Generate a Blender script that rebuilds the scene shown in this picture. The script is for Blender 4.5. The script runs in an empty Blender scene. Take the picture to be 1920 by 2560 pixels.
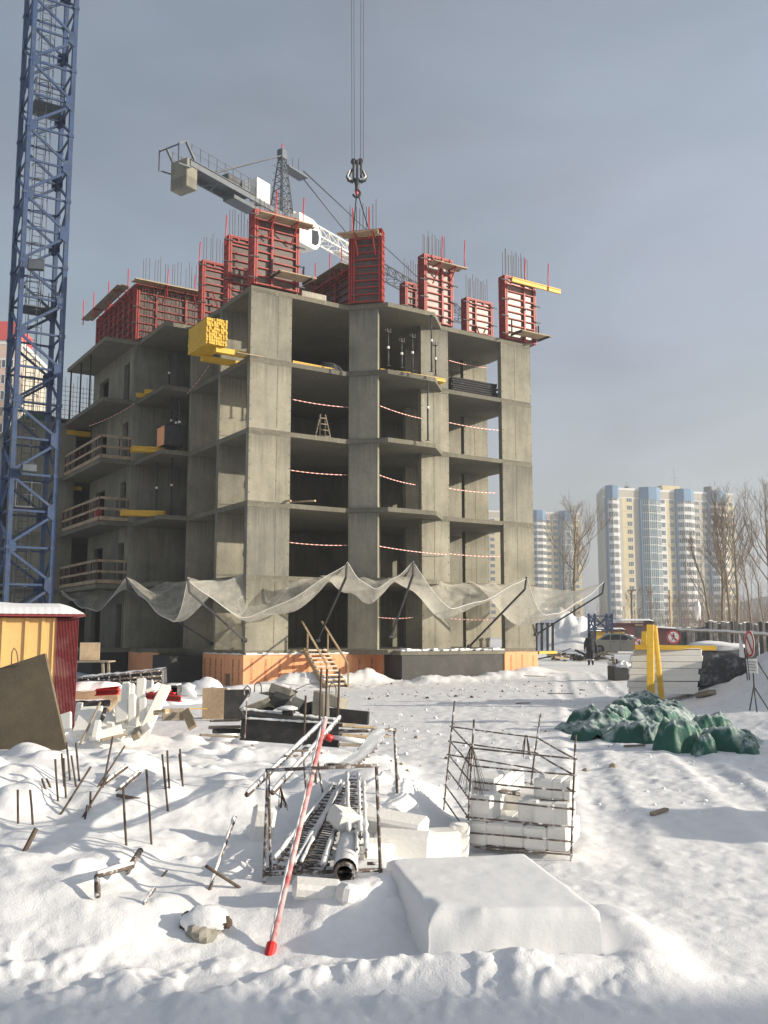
import bpy, bmesh, math, random
import numpy as np
from mathutils import Vector, Matrix

R = math.radians
rnd = random.Random(7)
scene = bpy.context.scene
col = scene.collection

# ------------------------------------------------------------------ camera
EYE = 1.75
FPX = 2400.0                                  # focal length for a 2560 high frame
PITCH = math.atan(306.0 / FPX)
cd = bpy.data.cameras.new('camera')
cam = bpy.data.objects.new('camera', cd)
col.objects.link(cam)
cam.location = (0, 0, EYE)
cam.rotation_euler = (R(90) + PITCH, 0, 0)
cd.sensor_fit = 'VERTICAL'
cd.sensor_height = 24.0
cd.lens = 24.0 * FPX / 2560.0
cd.clip_start = 0.05
cd.clip_end = 6000
scene.camera = cam

# ------------------------------------------------------------------ sky and sun
SUN_AZ = 100.0                                # compass style, from +Y clockwise
SUN_EL = 16.0
w = bpy.data.worlds.new('World')
scene.world = w
w.use_nodes = True
nt = w.node_tree
nt.nodes.clear()
wo = nt.nodes.new('ShaderNodeOutputWorld')
bg = nt.nodes.new('ShaderNodeBackground')
sk = nt.nodes.new('ShaderNodeTexSky')
sk.sky_type = 'NISHITA'
sk.sun_disc = False
sk.sun_elevation = R(SUN_EL)
sk.sun_rotation = R(SUN_AZ)
sk.air_density = 1.6
sk.dust_density = 3.0
sk.ozone_density = 2.0
tc = nt.nodes.new('ShaderNodeTexCoord')
mp = nt.nodes.new('ShaderNodeMapping')
mp.inputs['Scale'].default_value = (1.2, 1.2, 3.2)
nz = nt.nodes.new('ShaderNodeTexNoise')
nz.inputs['Scale'].default_value = 1.9
nz.inputs['Detail'].default_value = 5
nz.inputs['Roughness'].default_value = 0.5
rp = nt.nodes.new('ShaderNodeValToRGB')
rp.color_ramp.elements[0].position = 0.30
rp.color_ramp.elements[0].color = (0.50, 0.50, 0.50, 1)
rp.color_ramp.elements[1].position = 0.72
rp.color_ramp.elements[1].color = (1.0, 1.0, 1.0, 1)
mx = nt.nodes.new('ShaderNodeMix')
mx.data_type = 'RGBA'
sx = nt.nodes.new('ShaderNodeSeparateXYZ')
hz = nt.nodes.new('ShaderNodeValToRGB')                   # thin high cloud, paler where one looks through more of it
for _e, (_p, _c) in zip([hz.color_ramp.elements[0], hz.color_ramp.elements[1], hz.color_ramp.elements.new(.5)],
                        [(0.0, (2.20, 2.30, 2.52, 1)), (0.75, (0.92, 1.05, 1.56, 1)), (0.30, (1.56, 1.73, 2.22, 1))]):
    _e.position = _p
    _e.color = _c
nt.links.new(tc.outputs['Generated'], sx.inputs[0])
nt.links.new(sx.outputs['Z'], hz.inputs['Fac'])
dt = nt.nodes.new('ShaderNodeVectorMath')                 # the veil glows towards the sun
dt.operation = 'DOT_PRODUCT'
dt.inputs[1].default_value = (math.sin(R(SUN_AZ)) * math.cos(R(SUN_EL)), math.cos(R(SUN_AZ)) * math.cos(R(SUN_EL)), math.sin(R(SUN_EL)))
nt.links.new(tc.outputs['Generated'], dt.inputs[0])
mr = nt.nodes.new('ShaderNodeFloatCurve')
_cv = mr.mapping.curves[0].points                         # -1 .. 1 mapped to 0 .. 1
_cv[0].location = (0.0, 0.20)
_cv[1].location = (1.0, 1.0)
_cv.new(0.5, 0.31)
_cv.new(0.8, 0.46)
mr.mapping.update()
m1 = nt.nodes.new('ShaderNodeMath')
m1.operation = 'MULTIPLY_ADD'
m1.inputs[1].default_value = .5
m1.inputs[2].default_value = .5
nt.links.new(dt.outputs['Value'], m1.inputs[0])
nt.links.new(m1.outputs[0], mr.inputs['Value'])
m2 = nt.nodes.new('ShaderNodeMath')
m2.operation = 'MULTIPLY'
m2.inputs[1].default_value = 3.1
nt.links.new(mr.outputs['Value'], m2.inputs[0])
n2 = nt.nodes.new('ShaderNodeTexNoise')
n2.inputs['Scale'].default_value = 2.3
n2.inputs['Detail'].default_value = 6
n2.inputs['Roughness'].default_value = .52
n2.inputs['Distortion'].default_value = .4
nt.links.new(mp.outputs['Vector'], n2.inputs['Vector'])
m3 = nt.nodes.new('ShaderNodeMapRange')
m3.inputs['From Min'].default_value = .32
m3.inputs['From Max'].default_value = .68
m3.inputs['To Min'].default_value = 2.62
m3.inputs['To Max'].default_value = 3.72
nt.links.new(n2.outputs['Fac'], m3.inputs['Value'])
nt.links.new(m3.outputs['Result'], m2.inputs[1])
gl = nt.nodes.new('ShaderNodeVectorMath')
gl.operation = 'SCALE'
nt.links.new(hz.outputs['Color'], gl.inputs[0])
nt.links.new(m2.outputs[0], gl.inputs['Scale'])
nt.links.new(gl.outputs[0], mx.inputs['B'])
nt.links.new(tc.outputs['Generated'], mp.inputs['Vector'])
nt.links.new(mp.outputs['Vector'], nz.inputs['Vector'])
nt.links.new(nz.outputs['Fac'], rp.inputs['Fac'])
nt.links.new(rp.outputs['Color'], mx.inputs['Factor'])
nt.links.new(sk.outputs['Color'], mx.inputs['A'])
nt.links.new(mx.outputs['Result'], bg.inputs['Color'])
bg.inputs['Strength'].default_value = 0.119
nt.links.new(bg.outputs['Background'], wo.inputs['Surface'])

sl = bpy.data.lights.new('sun', 'SUN')
sl.energy = 4.45
sl.angle = R(0.6)
sl.color = (1.0, 0.89, 0.72)
sun = bpy.data.objects.new('sun', sl)
col.objects.link(sun)
SUNV = Vector((math.sin(R(SUN_AZ)) * math.cos(R(SUN_EL)), math.cos(R(SUN_AZ)) * math.cos(R(SUN_EL)), math.sin(R(SUN_EL))))
sun.rotation_euler = (-SUNV).to_track_quat('-Z', 'Y').to_euler()
sun.location = (30, 0, 30)

scene.view_settings.view_transform = 'Standard'
scene.view_settings.look = 'None'
scene.view_settings.gamma = 1.0
scene.view_settings.exposure = 0.90
try:
    scene.view_settings.use_curve_mapping = False
except Exception:
    pass
scene.render.engine = 'CYCLES'
scene.cycles.max_bounces = 6
scene.cycles.transparent_max_bounces = 16
scene.cycles.use_denoising = True

# ------------------------------------------------------------------ coordinates
CP, SP = math.cos(PITCH), math.sin(PITCH)
def ray(px, py):
    x = (px - 960.0) / FPX
    y = -(py - 1280.0) / FPX
    return Vector((x, CP - y * SP, SP + y * CP))
def at(px, py, Y):
    """point seen at a spot of the photograph, Y metres in front of the viewer"""
    r = ray(px, py)
    return Vector((0, 0, EYE)) + r * (Y / r.y)
def onz(px, py, z):
    r = ray(px, py)
    return Vector((0, 0, EYE)) + r * ((z - EYE) / r.z)
U = Vector((math.sin(R(57.1)), math.cos(R(57.1)), 0))      # along the sunny front
V = Vector((-U.y, U.x, 0))                                 # along the shaded side, away from the viewer
A0 = at(612, 1627, 39.4)
A0.z = 0
RZ = math.atan2(U.y, U.x)
def W(a, b, z):
    p = A0 + U * a + V * b
    return Vector((p.x, p.y, z))

# ------------------------------------------------------------------ noise and terrain
def _h(ix, iy, s):
    n = (ix * 374761393 + iy * 668265263 + s * 1442695041) & 0x7fffffff
    n = ((n ^ (n >> 13)) * 1274126177) & 0x7fffffff
    return ((n ^ (n >> 16)) & 0xffff) / 65535.0
def vnoise(x, y, s=0):
    x = np.asarray(x, dtype=np.float64)
    y = np.asarray(y, dtype=np.float64)
    xi = np.floor(x).astype(np.int64)
    yi = np.floor(y).astype(np.int64)
    fx = x - xi
    fy = y - yi
    fx = fx * fx * fx * (fx * (fx * 6 - 15) + 10)
    fy = fy * fy * fy * (fy * (fy * 6 - 15) + 10)
    a = _h(xi, yi, s)
    b = _h(xi + 1, yi, s)
    c = _h(xi, yi + 1, s)
    d = _h(xi + 1, yi + 1, s)
    return (a + (b - a) * fx) * (1 - fy) + (c + (d - c) * fx) * fy - 0.5
def fbm(x, y, s=0, o=4):
    r = 0
    amp = 1.0
    for i in range(o):
        c, sn = math.cos(i * 0.9), math.sin(i * 0.9)
        r = r + amp * vnoise((x * c - y * sn) * 2 ** i, (x * sn + y * c) * 2 ** i, s + i * 17)
        amp *= 0.5
    return r
def sstep(e0, e1, x):
    t = np.clip((x - e0) / (e1 - e0), 0, 1)
    return t * t * (3 - 2 * t)
def bump(x, y, cx, cy, rx, ry, h, rot=0.0, p=2.0):
    c, s = math.cos(rot), math.sin(rot)
    dx = (x - cx) * c + (y - cy) * s
    dy = -(x - cx) * s + (y - cy) * c
    d = (dx / rx) ** 2 + (dy / ry) ** 2
    return h * np.exp(-d ** (p / 2.0) * 1.6)
crng = np.random.RandomState(11)
CHUNKS = []
for _i in range(170):                        # lumps of broken snow in the heap on the left
    cx = crng.uniform(-5.0, 0.75)
    cy = crng.uniform(4.9, 13.5)
    r = crng.choice([0.06, 0.10, 0.15, 0.22], p=[.34, .33, .22, .11]) * crng.uniform(.8, 1.25)
    CHUNKS.append((cx, cy, r, r * crng.uniform(.6, 1.3), r * crng.uniform(.35, .8), crng.uniform(0, 3.1)))
def dents(x, y, cell, prob, rx, ry, s):
    """shallow prints, at most one in every cell"""
    x = np.asarray(x) / cell
    y = np.asarray(y) / cell
    xi, yi = np.floor(x).astype(np.int64), np.floor(y).astype(np.int64)
    out = np.zeros_like(x)
    for dx in (-1, 0, 1):
        for dy in (-1, 0, 1):
            a, b = xi + dx, yi + dy
            on = _h(a, b, s) < prob
            cx, cy = a + .2 + .6 * _h(a, b, s + 1), b + .2 + .6 * _h(a, b, s + 2)
            an = 6.28 * _h(a, b, s + 3)
            ca, sa = np.cos(an), np.sin(an)
            ux, uy = (x - cx) * ca + (y - cy) * sa, -(x - cx) * sa + (y - cy) * ca
            d = (ux * cell / rx) ** 2 + (uy * cell / ry) ** 2
            out = np.maximum(out, np.where(on, np.exp(-d ** 2), 0) * (.5 + .5 * _h(a, b, s + 4)))
    return out
def mound_mask(x, y):
    """1 inside the snow heap at the left, 0 on the open ground"""
    edge = 0.30 + 0.30 * vnoise(y * 0.9, y * 0.0 + 3.3, 5) + 0.25 * sstep(7.5, 9.5, y) * (1 - sstep(11, 13, y))
    m = 1 - sstep(edge - 0.45, edge + 0.30, x)
    front = 5.05 + 0.35 * vnoise(x * 1.1, x * 0 + 8.1, 9) + 0.25 * sstep(-1.5, .2, x)
    m = m * sstep(front - .05, front + 0.9, y) * (1 - sstep(12.0, 15.0, y + 0.4 * x))
    return m
def gh(x, y):
    x = np.asarray(x, dtype=np.float64)
    y = np.asarray(y, dtype=np.float64)
    d = np.hypot(x, y)
    z = 0.05 * fbm(x * 0.25, y * 0.25, 1, 3) * sstep(4, 9, d)
    # site falls a little towards the corner of the building
    ra = (x - A0.x) * U.x + (y - A0.y) * U.y
    rb = (x - A0.x) * V.x + (y - A0.y) * V.y
    near = np.exp(-((x + 6) / 14.0) ** 2 - ((y - 37) / 16.0) ** 2)
    z = z - 0.36 * near
    # trodden snow
    fine = np.clip(1.25 - d / 60.0, 0, 1)
    z = z + fine * (0.010 * fbm(x * 1.7, y * 1.7, 21, 3) + 0.013 * np.maximum(fbm(x * 5.0, y * 5.0, 31, 4), -.25)) * sstep(4.2, 7.5, y)
    z = z + 0.010 * fbm(x * 6, y * 6, 41, 3) * (d < 9)
    # churned tracks further along the path
    tr = sstep(9, 12, y) * (1 - sstep(36, 48, y)) * sstep(0.3, 1.5, x)
    z = z + tr * (0.022 * np.abs(fbm(x * 2.2, y * 1.6, 51, 4)) + 0.014 * fbm(x * 6, y * 5, 61, 3))
    walk = np.clip(1.2 - d / 45.0, 0, 1) * sstep(4.6, 5.6, y)
    z = z - walk * (.015 * dents(x, y, .42, .40, .15, .07, 131) - .010 * dents(x, y, .23, .4, .06, .05, 141))
    for (off, wd) in ((0.0, .22), (1.55, .22)):                   # wheel ruts along the track
        cxr = 1.9 + off + .17 * (y - 8) + .25 * vnoise(y * .12, y * 0 + 2.2, 151)
        z = z - sstep(7, 9, y) * (1 - sstep(40, 50, y)) * (.030 * np.exp(-((x - cxr) / wd) ** 4) - .018 * np.exp(-((np.abs(x - cxr) - wd * 1.5) / .12) ** 2)) * (.6 + .8 * np.abs(vnoise(x * .8, y * .5, 152)))
    # heap at the left
    m = mound_mask(x, y)
    hill = 0.20 + 0.42 * np.exp(-((x + 3.6) / 2.3) ** 2 - ((y - 8.9) / 2.5) ** 2) + 0.16 * np.exp(-((x + 0.6) / 1.1) ** 2 - ((y - 9.6) / 1.8) ** 2)
    hill = hill + 0.17 * fbm(x * 0.95, y * 0.95, 71, 3)
    z = z + m * hill
    for (cx, cy, rx, ry, h, ro) in CHUNKS:
        sel = (np.abs(x - cx) < 0.8) & (np.abs(y - cy) < 0.8)
        if np.any(sel):
            z = z + np.where(sel, bump(x, y, cx, cy, rx, ry, h * 0.62, ro, 4.5), 0) * np.clip(m * 1.4, 0, 1)
    z = z + bump(x, y, -3.7, 13.4, 1.6, .8, .34) + bump(x, y, -1.0, 12.4, 1.5, .8, .12)
    # snow drifted round the flat slab
    z = z + bump(x, y, .62, 5.15, .95, .22, .11, 0, 2.5) + bump(x, y, 1.36, 5.75, .28, .75, .16, .1, 2.5)
    # rim of crumbs in front of the heap and along the path
    rim = np.exp(-((y - 4.95 - 0.15 * vnoise(x * 1.3, x * 0, 3)) / 0.42) ** 2) * (1 - sstep(0.9, 1.6, x))
    z = z + rim * (0.05 + 0.10 * np.clip(fbm(x * 5.5, y * 5.5, 81, 3), -0.1, 1))
    # big heap at the right
    z = z + bump(x, y, 13.3, 24.5, 4.3, 6.6, 2.25, 0.1, 2.9) + bump(x, y, 8.9, 16.5, 1.9, 4.0, .42, .2)
    z = z + bump(x, y, 12.5, 24.0, 4.6, 7.0, 0.5, 0.15, 2.6) * fbm(x * .8, y * .8, 91, 3)
    # far snow piles
    z = z + bump(x, y, 15.4, 84, 4.0, 6, 3.1, 0, 2.2) * (1 + .5 * fbm(x * .55, y * .55, 171, 4)) + bump(x, y, 19.0, 88, 4.5, 6, 1.5)
    z = z + bump(x, y, 27, 60, 5, 7, .9) + bump(x, y, 20.0, 47.0, 3.5, 3, .35)
    z = z + .33 * sstep(50, 70, y) * sstep(3, 9, x)
    # snow pushed against the foundation
    foot = np.exp(-((rb + 2.9) / .8) ** 2) * sstep(6, 7, ra) * (1 - sstep(12.5, 14, ra))
    z = z + foot * (0.20 + 0.20 * fbm(ra * 1.5, rb * 1.5, 101, 3))
    z = z + bump(ra, rb, 2.0, -1.5, 2.6, 1.2, .62) * (.85 + .5 * fbm(ra * 1.8, rb * 1.8, 161, 3)) + bump(ra, rb, 5.0, -1.3, 1.3, .9, .6) * (.85 + .5 * fbm(ra * 1.8, rb * 1.8, 162, 3)) + bump(ra, rb, 14.6, -.8, 1.6, .7, .35)
    z = z + bump(ra, rb, -1.2, -2.6, 1.5, .8, .22)
    hummock = np.exp(-((rb + 2.6) / 1.6) ** 2) * sstep(-3, 0, ra) * (1 - sstep(15, 19, ra))
    z = z + hummock * (0.12 * np.abs(fbm(ra * 2.4, rb * 2.4, 111, 3)))
    return z
def gz(x, y):
    return float(gh(np.array([x]), np.array([y]))[0])
def gp(px, py, dz=0.0):
    """where the line of sight through a spot of the photograph meets the ground"""
    r = ray(px, py)
    t = np.geomspace(2.0, 400.0, 700)
    X, Y, Z = r.x * t, r.y * t, EYE + r.z * t
    d = Z - gh(X, Y)
    k = int(np.argmax(d < 0))
    if k == 0:
        k = len(t) - 1
    tt = t[k - 1] + (t[k] - t[k - 1]) * d[k - 1] / (d[k - 1] - d[k] + 1e-9)
    return Vector((r.x * tt, r.y * tt, EYE + r.z * tt + dz))

# ------------------------------------------------------------------ materials
MATS = {}
def _new(name):
    m = bpy.data.materials.new(name)
    m.use_nodes = True
    n = m.node_tree
    b = n.nodes['Principled BSDF']
    MATS[name] = m
    return m, n, b
def _noise(n, vec, scale, detail=4, rough=.55):
    t = n.nodes.new('ShaderNodeTexNoise')
    t.inputs['Scale'].default_value = scale
    t.inputs['Detail'].default_value = detail
    t.inputs['Roughness'].default_value = rough
    if vec is not None:
        n.links.new(vec, t.inputs['Vector'])
    return t
def _ramp(n, fac, stops):
    r = n.nodes.new('ShaderNodeValToRGB')
    e = r.color_ramp.elements
    while len(e) < len(stops):
        e.new(0.5)
    for i, (p, c) in enumerate(stops):
        e[i].position = p
        e[i].color = (c[0], c[1], c[2], 1) if hasattr(c, '__len__') else (c, c, c, 1)
    n.links.new(fac, r.inputs['Fac'])
    return r
def _mix(n, fac, a, b, mode='MIX'):
    m = n.nodes.new('ShaderNodeMix')
    m.data_type = 'RGBA'
    m.blend_type = mode
    for s, v in (('Factor', fac), ('A', a), ('B', b)):
        if hasattr(v, 'links') or hasattr(v, 'is_linked'):
            n.links.new(v, m.inputs[s])
        elif s == 'Factor':
            m.inputs[s].default_value = v
        else:
            m.inputs[s].default_value = (v[0], v[1], v[2], 1)
    return m.outputs['Result']
def _coord(n, scale=(1, 1, 1), kind='Object'):
    t = n.nodes.new('ShaderNodeTexCoord')
    m = n.nodes.new('ShaderNodeMapping')
    m.inputs['Scale'].default_value = scale
    oi = n.nodes.new('ShaderNodeObjectInfo')
    mu = n.nodes.new('ShaderNodeVectorMath')
    mu.operation = 'SCALE'
    cb = n.nodes.new('ShaderNodeCombineXYZ')
    for i in range(3):
        n.links.new(oi.outputs['Random'], cb.inputs[i])
    n.links.new(cb.outputs[0], mu.inputs[0])
    mu.inputs['Scale'].default_value = 23.0
    n.links.new(t.outputs[kind], m.inputs['Vector'])
    n.links.new(mu.outputs[0], m.inputs['Location'])
    return m.outputs['Vector']
def _bump(n, b, h, strength, dist=.02):
    k = n.nodes.new('ShaderNodeBump')
    k.inputs['Strength'].default_value = strength
    k.inputs['Distance'].default_value = dist
    n.links.new(h, k.inputs['Height'])
    n.links.new(k.outputs['Normal'], b.inputs['Normal'])
def plain(name, c, rough=.7, metal=0.0, var=.25, scale=4.0, bmp=.15, bscale=40.0, dirt=None, dirt_amt=.5, stretch=(1, 1, 1)):
    """paint, wood, steel ...: base colour broken up by two noises, optional dirt or frost in patches"""
    m, n, b = _new(name)
    v = _coord(n, stretch)
    n1 = _noise(n, v, scale, 5)
    n2 = _noise(n, v, scale * 7.3, 3)
    lo = [x * (1 - var) for x in c]
    hi = [min(1, x * (1 + var)) for x in c]
    f = _mix(n, .35, n1.outputs['Fac'], n2.outputs['Fac'])
    r = _ramp(n, f, [(.34, lo), (.66, hi)])
    out = r.outputs['Color']
    if dirt is not None:
        n3 = _noise(n, v, scale * 2.1, 6, .65)
        k = _ramp(n, n3.outputs['Fac'], [(.62 - .3 * dirt_amt, 0.0), (.72 - .2 * dirt_amt, 1.0)])
        out = _mix(n, k.outputs['Color'], out, dirt)
    n.links.new(out, b.inputs['Base Color'])
    b.inputs['Roughness'].default_value = rough
    b.inputs['Metallic'].default_value = metal
    if bmp:
        nb = _noise(n, v, bscale, 4)
        _bump(n, b, nb.outputs['Fac'], bmp)
    return m
def concrete(name, c, dark=.55):
    m, n, b = _new(name)
    v = _coord(n)
    vs = _coord(n, (2.6, 2.6, .22))
    big = _noise(n, v, .55, 5, .6)
    st = _noise(n, vs, 1.5, 5, .6)
    fine = _noise(n, v, 9.0, 5, .6)
    r1 = _ramp(n, big.outputs['Fac'], [(.30, [x * .70 for x in c]), (.52, c), (.72, [min(1, x * 1.25) for x in c])])
    r2 = _ramp(n, st.outputs['Fac'], [(.30, [dark] * 3), (.50, [1.0] * 3), (.72, [1.08] * 3)])
    r3 = _ramp(n, fine.outputs['Fac'], [(.30, [.86] * 3), (.60, [1.05] * 3)])
    o = _mix(n, .5, r1.outputs['Color'], r2.outputs['Color'], 'MULTIPLY')
    o = _mix(n, .8, o, r3.outputs['Color'], 'MULTIPLY')
    t = n.nodes.new('ShaderNodeTexCoord')                  # rain and grout runs below each pour joint
    sz = n.nodes.new('ShaderNodeSeparateXYZ')
    n.links.new(t.outputs['Object'], sz.inputs[0])
    q = n.nodes.new('ShaderNodeMath')
    q.operation = 'MULTIPLY_ADD'
    q.inputs[1].default_value = 1 / 3.09
    q.inputs[2].default_value = -1.09 / 3.09 + 10.0
    n.links.new(sz.outputs['Z'], q.inputs[0])
    fq = n.nodes.new('ShaderNodeMath')
    fq.operation = 'FRACT'
    n.links.new(q.outputs[0], fq.inputs[0])
    vr = _coord(n, (7, 7, .10))
    run = _noise(n, vr, 1.6, 4, .6)
    sm_ = n.nodes.new('ShaderNodeMath')
    sm_.operation = 'MULTIPLY_ADD'
    n.links.new(run.outputs['Fac'], sm_.inputs[0])
    sm_.inputs[1].default_value = .9
    n.links.new(fq.outputs[0], sm_.inputs[2])
    mrr = n.nodes.new('ShaderNodeMapRange')
    mrr.inputs['From Min'].default_value = 1.10
    mrr.inputs['From Max'].default_value = 1.42
    mrr.inputs['To Max'].default_value = .62
    n.links.new(sm_.outputs[0], mrr.inputs['Value'])
    o = _mix(n, mrr.outputs['Result'], o, [x * .38 for x in c])
    oi = n.nodes.new('ShaderNodeObjectInfo')               # every pour came out a little different
    tn = _ramp(n, oi.outputs['Random'], [(0.0, [.76, .77, .79]), (1.0, [1.16, 1.15, 1.12])])
    o = _mix(n, 1.0, o, tn.outputs['Color'], 'MULTIPLY')
    n.links.new(o, b.inputs['Base Color'])
    b.inputs['Roughness'].default_value = .88
    _bump(n, b, fine.outputs['Fac'], .25, .015)
    return m
def snow_mat(name, dirt=0.0, bs=1.0, c=(.82, .825, .84)):
    m, n, b = _new(name)
    t = n.nodes.new('ShaderNodeTexCoord')
    v = t.outputs['Object']
    n1 = _noise(n, v, 14 * bs, 6, .62)
    n2 = _noise(n, v, 90 * bs, 3, .6)
    n3 = _noise(n, v, .9, 5, .6)
    o = _ramp(n, n3.outputs['Fac'], [(.3, [x * .95 for x in c]), (.7, c)]).outputs['Color']
    if dirt:
        n4 = _noise(n, v, 1.7, 6, .7)
        n5 = _noise(n, v, 13.0, 4, .6)
        k = _mix(n, .5, n4.outputs['Fac'], n5.outputs['Fac'])
        kk = _ramp(n, k, [(.50, 0.0), (.66, dirt)])
        sy = n.nodes.new('ShaderNodeSeparateXYZ')
        n.links.new(v, sy.inputs[0])
        my = n.nodes.new('ShaderNodeMapRange')
        my.inputs['From Min'].default_value = 6.0
        my.inputs['From Max'].default_value = 22.0
        my.inputs['To Min'].default_value = .25
        n.links.new(sy.outputs['Y'], my.inputs['Value'])
        mm = n.nodes.new('ShaderNodeMath')
        mm.operation = 'MULTIPLY'
        n.links.new(kk.outputs['Color'], mm.inputs[0])
        n.links.new(my.outputs['Result'], mm.inputs[1])
        o = _mix(n, mm.outputs[0], o, (.36, .31, .25))
    n.links.new(o, b.inputs['Base Color'])
    b.inputs['Roughness'].default_value = .62
    hh = _mix(n, .30, n1.outputs['Fac'], n2.outputs['Fac'])
    _bump(n, b, hh, .18 if name == 'slab_snow' else .5, .02)
    return m

concrete('concrete', (.238, .228, .184))
concrete('concrete_slab', (.225, .212, .165), .7)
concrete('concrete_block', (.29, .275, .235), .8)
plain('grout_line', (.12, .11, .08), .9, bmp=0)
plain('form_red', (.31, .028, .020), .55, var=.35, scale=2.5, dirt=(.19, .04, .036), dirt_amt=.35)
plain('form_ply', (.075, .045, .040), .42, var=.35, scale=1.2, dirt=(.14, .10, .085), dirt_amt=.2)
plain('form_ply_sheen', (.165, .105, .095), .38, var=.3, scale=1.2, dirt=(.27, .20, .18), dirt_amt=.3)  # same plywood made paler, the sun's sheen put into its colour
plain('rebar', (.10, .072, .055), .8, metal=.2, var=.4, scale=9)
plain('rebar_frost', (.11, .085, .07), .8, var=.4, scale=9, dirt=(.8, .8, .82), dirt_amt=.35)
plain('dark_steel', (.045, .045, .05), .6, metal=.3, var=.4, scale=5)
plain('crane_blue', (.008, .034, .105), .5, var=.4, scale=1.6, dirt=(.03, .05, .09), dirt_amt=.35)
plain('crane_blue_dark', (.03, .06, .12), .55, var=.35, scale=1.8)
plain('crane_steel', (.055, .070, .09), .55, var=.3, scale=2)
plain('white_paint', (.78, .76, .70), .45, var=.06, scale=1.5)
plain('yellow_timber', (.58, .36, .022), .55, var=.16, scale=2.5, stretch=(1, 1, 4))
plain('yellow_paint', (.58, .37, .035), .5, var=.12, scale=1.5, dirt=(.55, .42, .2), dirt_amt=.15)
plain('raw_wood', (.40, .29, .165), .75, var=.28, scale=3, stretch=(1, 1, 6), dirt=(.62, .58, .52), dirt_amt=.25)
plain('grey_wood', (.27, .23, .175), .85, var=.3, scale=3, stretch=(1, 1, 6))
plain('plank_wood', (.35, .265, .175), .8, var=.3, scale=2)
plain('orange_foam', (.80, .37, .185), .8, var=.08, scale=1.3, bmp=.08)
plain('print_brown', (.10, .03, .012), .8, bmp=0)
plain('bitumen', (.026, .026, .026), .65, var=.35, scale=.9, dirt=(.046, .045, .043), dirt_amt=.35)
plain('shed_yellow', (.66, .43, .165), .5, var=.08, scale=.8, dirt=(.62, .40, .14), dirt_amt=.2)
plain('shed_red', (.22, .032, .036), .5, var=.2, scale=.9, dirt=(.33, .13, .12), dirt_amt=.3)
plain('sheet_brown', (.145, .115, .072), .7, var=.3, scale=.8, dirt=(.125, .10, .065), dirt_amt=.5)
plain('foam_white', (.82, .80, .74), .8, var=.06, scale=2, bmp=.1)
plain('black_wrap', (.05, .05, .055), .35, var=.4, scale=2, dirt=(.2, .2, .21), dirt_amt=.3, bmp=.4, bscale=6)
plain('pole_red', (.55, .09, .09), .5, var=.2, scale=3, dirt=(.68, .47, .46), dirt_amt=.95)
plain('red_paint', (.55, .03, .03), .45, var=.15)
plain('cloth_dark', (.016, .018, .026), .85, var=.3, scale=4)
plain('skin', (.45, .27, .20), .6, var=.1)
plain('car_grey', (.33, .325, .30), .3, metal=.5, var=.06, scale=1, dirt=(.30, .29, .26), dirt_amt=.25)
plain('glass_dark', (.02, .025, .028), .08, var=.2)
plain('rubber', (.015, .015, .015), .8)
plain('bark', (.21, .165, .115), .9, var=.35, scale=3)
plain('twig', (.20, .15, .11), .9, var=.3, scale=3)
plain('brush', (.17, .12, .085), .9, var=.3, scale=.3)
plain('fence_dark', (.065,.065,.068), .85, var=.45, scale=.9, dirt=(.17, .165, .16), dirt_amt=.35)
plain('maroon', (.095, .027,.027), .7, var=.25, scale=1)
plain('sign_white', (.78, .77, .74), .4, var=.06)
plain('apt_cream', (.54, .46, .27), .8, var=.05, scale=.2, bmp=0)
plain('apt_beige', (.40,.37,.31), .8, var=.06, scale=.2, bmp=0)
plain('apt_white', (.62,.62,.61), .8, var=.06, scale=.2, bmp=0)
plain('apt_blue', (.075,.165,.29), .6, var=.10, scale=.2, bmp=0)
plain('apt_glass', (.055, .075, .085), .12, var=.5, scale=.35, bmp=0)
plain('apt_teal', (.10, .17, .20), .15, var=.4, scale=.3, bmp=0)
plain('apt_pink', (.54,.40,.33), .8, var=.05, scale=.2, bmp=0)
plain('apt_red', (.50, .065, .06), .7, var=.1, scale=.2, bmp=0)
def tarp(name, amt):
    """green plastic sheet; snow has settled on what faces up"""
    m, n, b = _new(name)
    v = _coord(n)
    n1 = _noise(n, v, 1.3, 4)
    g = _ramp(n, n1.outputs['Fac'], [(.3, (.006, .062, .045)), (.7, (.016, .125, .085))])
    ge = n.nodes.new('ShaderNodeNewGeometry')
    sx_ = n.nodes.new('ShaderNodeSeparateXYZ')
    n.links.new(ge.outputs['Normal'], sx_.inputs[0])
    n2 = _noise(n, v, 2.6, 6, .7)
    ad = n.nodes.new('ShaderNodeMath')
    ad.operation = 'MULTIPLY_ADD'
    n.links.new(n2.outputs['Fac'], ad.inputs[0])
    ad.inputs[1].default_value = 1.6
    n.links.new(sx_.outputs['Z'], ad.inputs[2])
    k = _ramp(n, ad.outputs[0], [(1.0, 0.0), (1.0, 0.0)])
    k.color_ramp.elements[0].position = .0
    mrn = n.nodes.new('ShaderNodeMapRange')
    mrn.inputs['From Min'].default_value = 1.62 - amt
    mrn.inputs['From Max'].default_value = 2.0 - amt * .8
    mrn.inputs['To Max'].default_value = .80
    n.links.new(ad.outputs[0], mrn.inputs['Value'])
    o = _mix(n, mrn.outputs['Result'], g.outputs['Color'], (.56, .62, .61))
    n.links.new(o, b.inputs['Base Color'])
    b.inputs['Roughness'].default_value = .5
    n3 = _noise(n, v, 5.0, 5, .6)
    _bump(n, b, n3.outputs['Fac'], .35, .05)
tarp('tarp_green', .34)
snow_mat('snow_ground', .38)
snow_mat('snow')
snow_mat('snow_block', 0, 2.0, (.80, .79, .76))
snow_mat('slab_snow', 0, .7, (.81, .815, .82))
snow_mat('frost', 0, 2.0, (.74, .75, .76))

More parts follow.
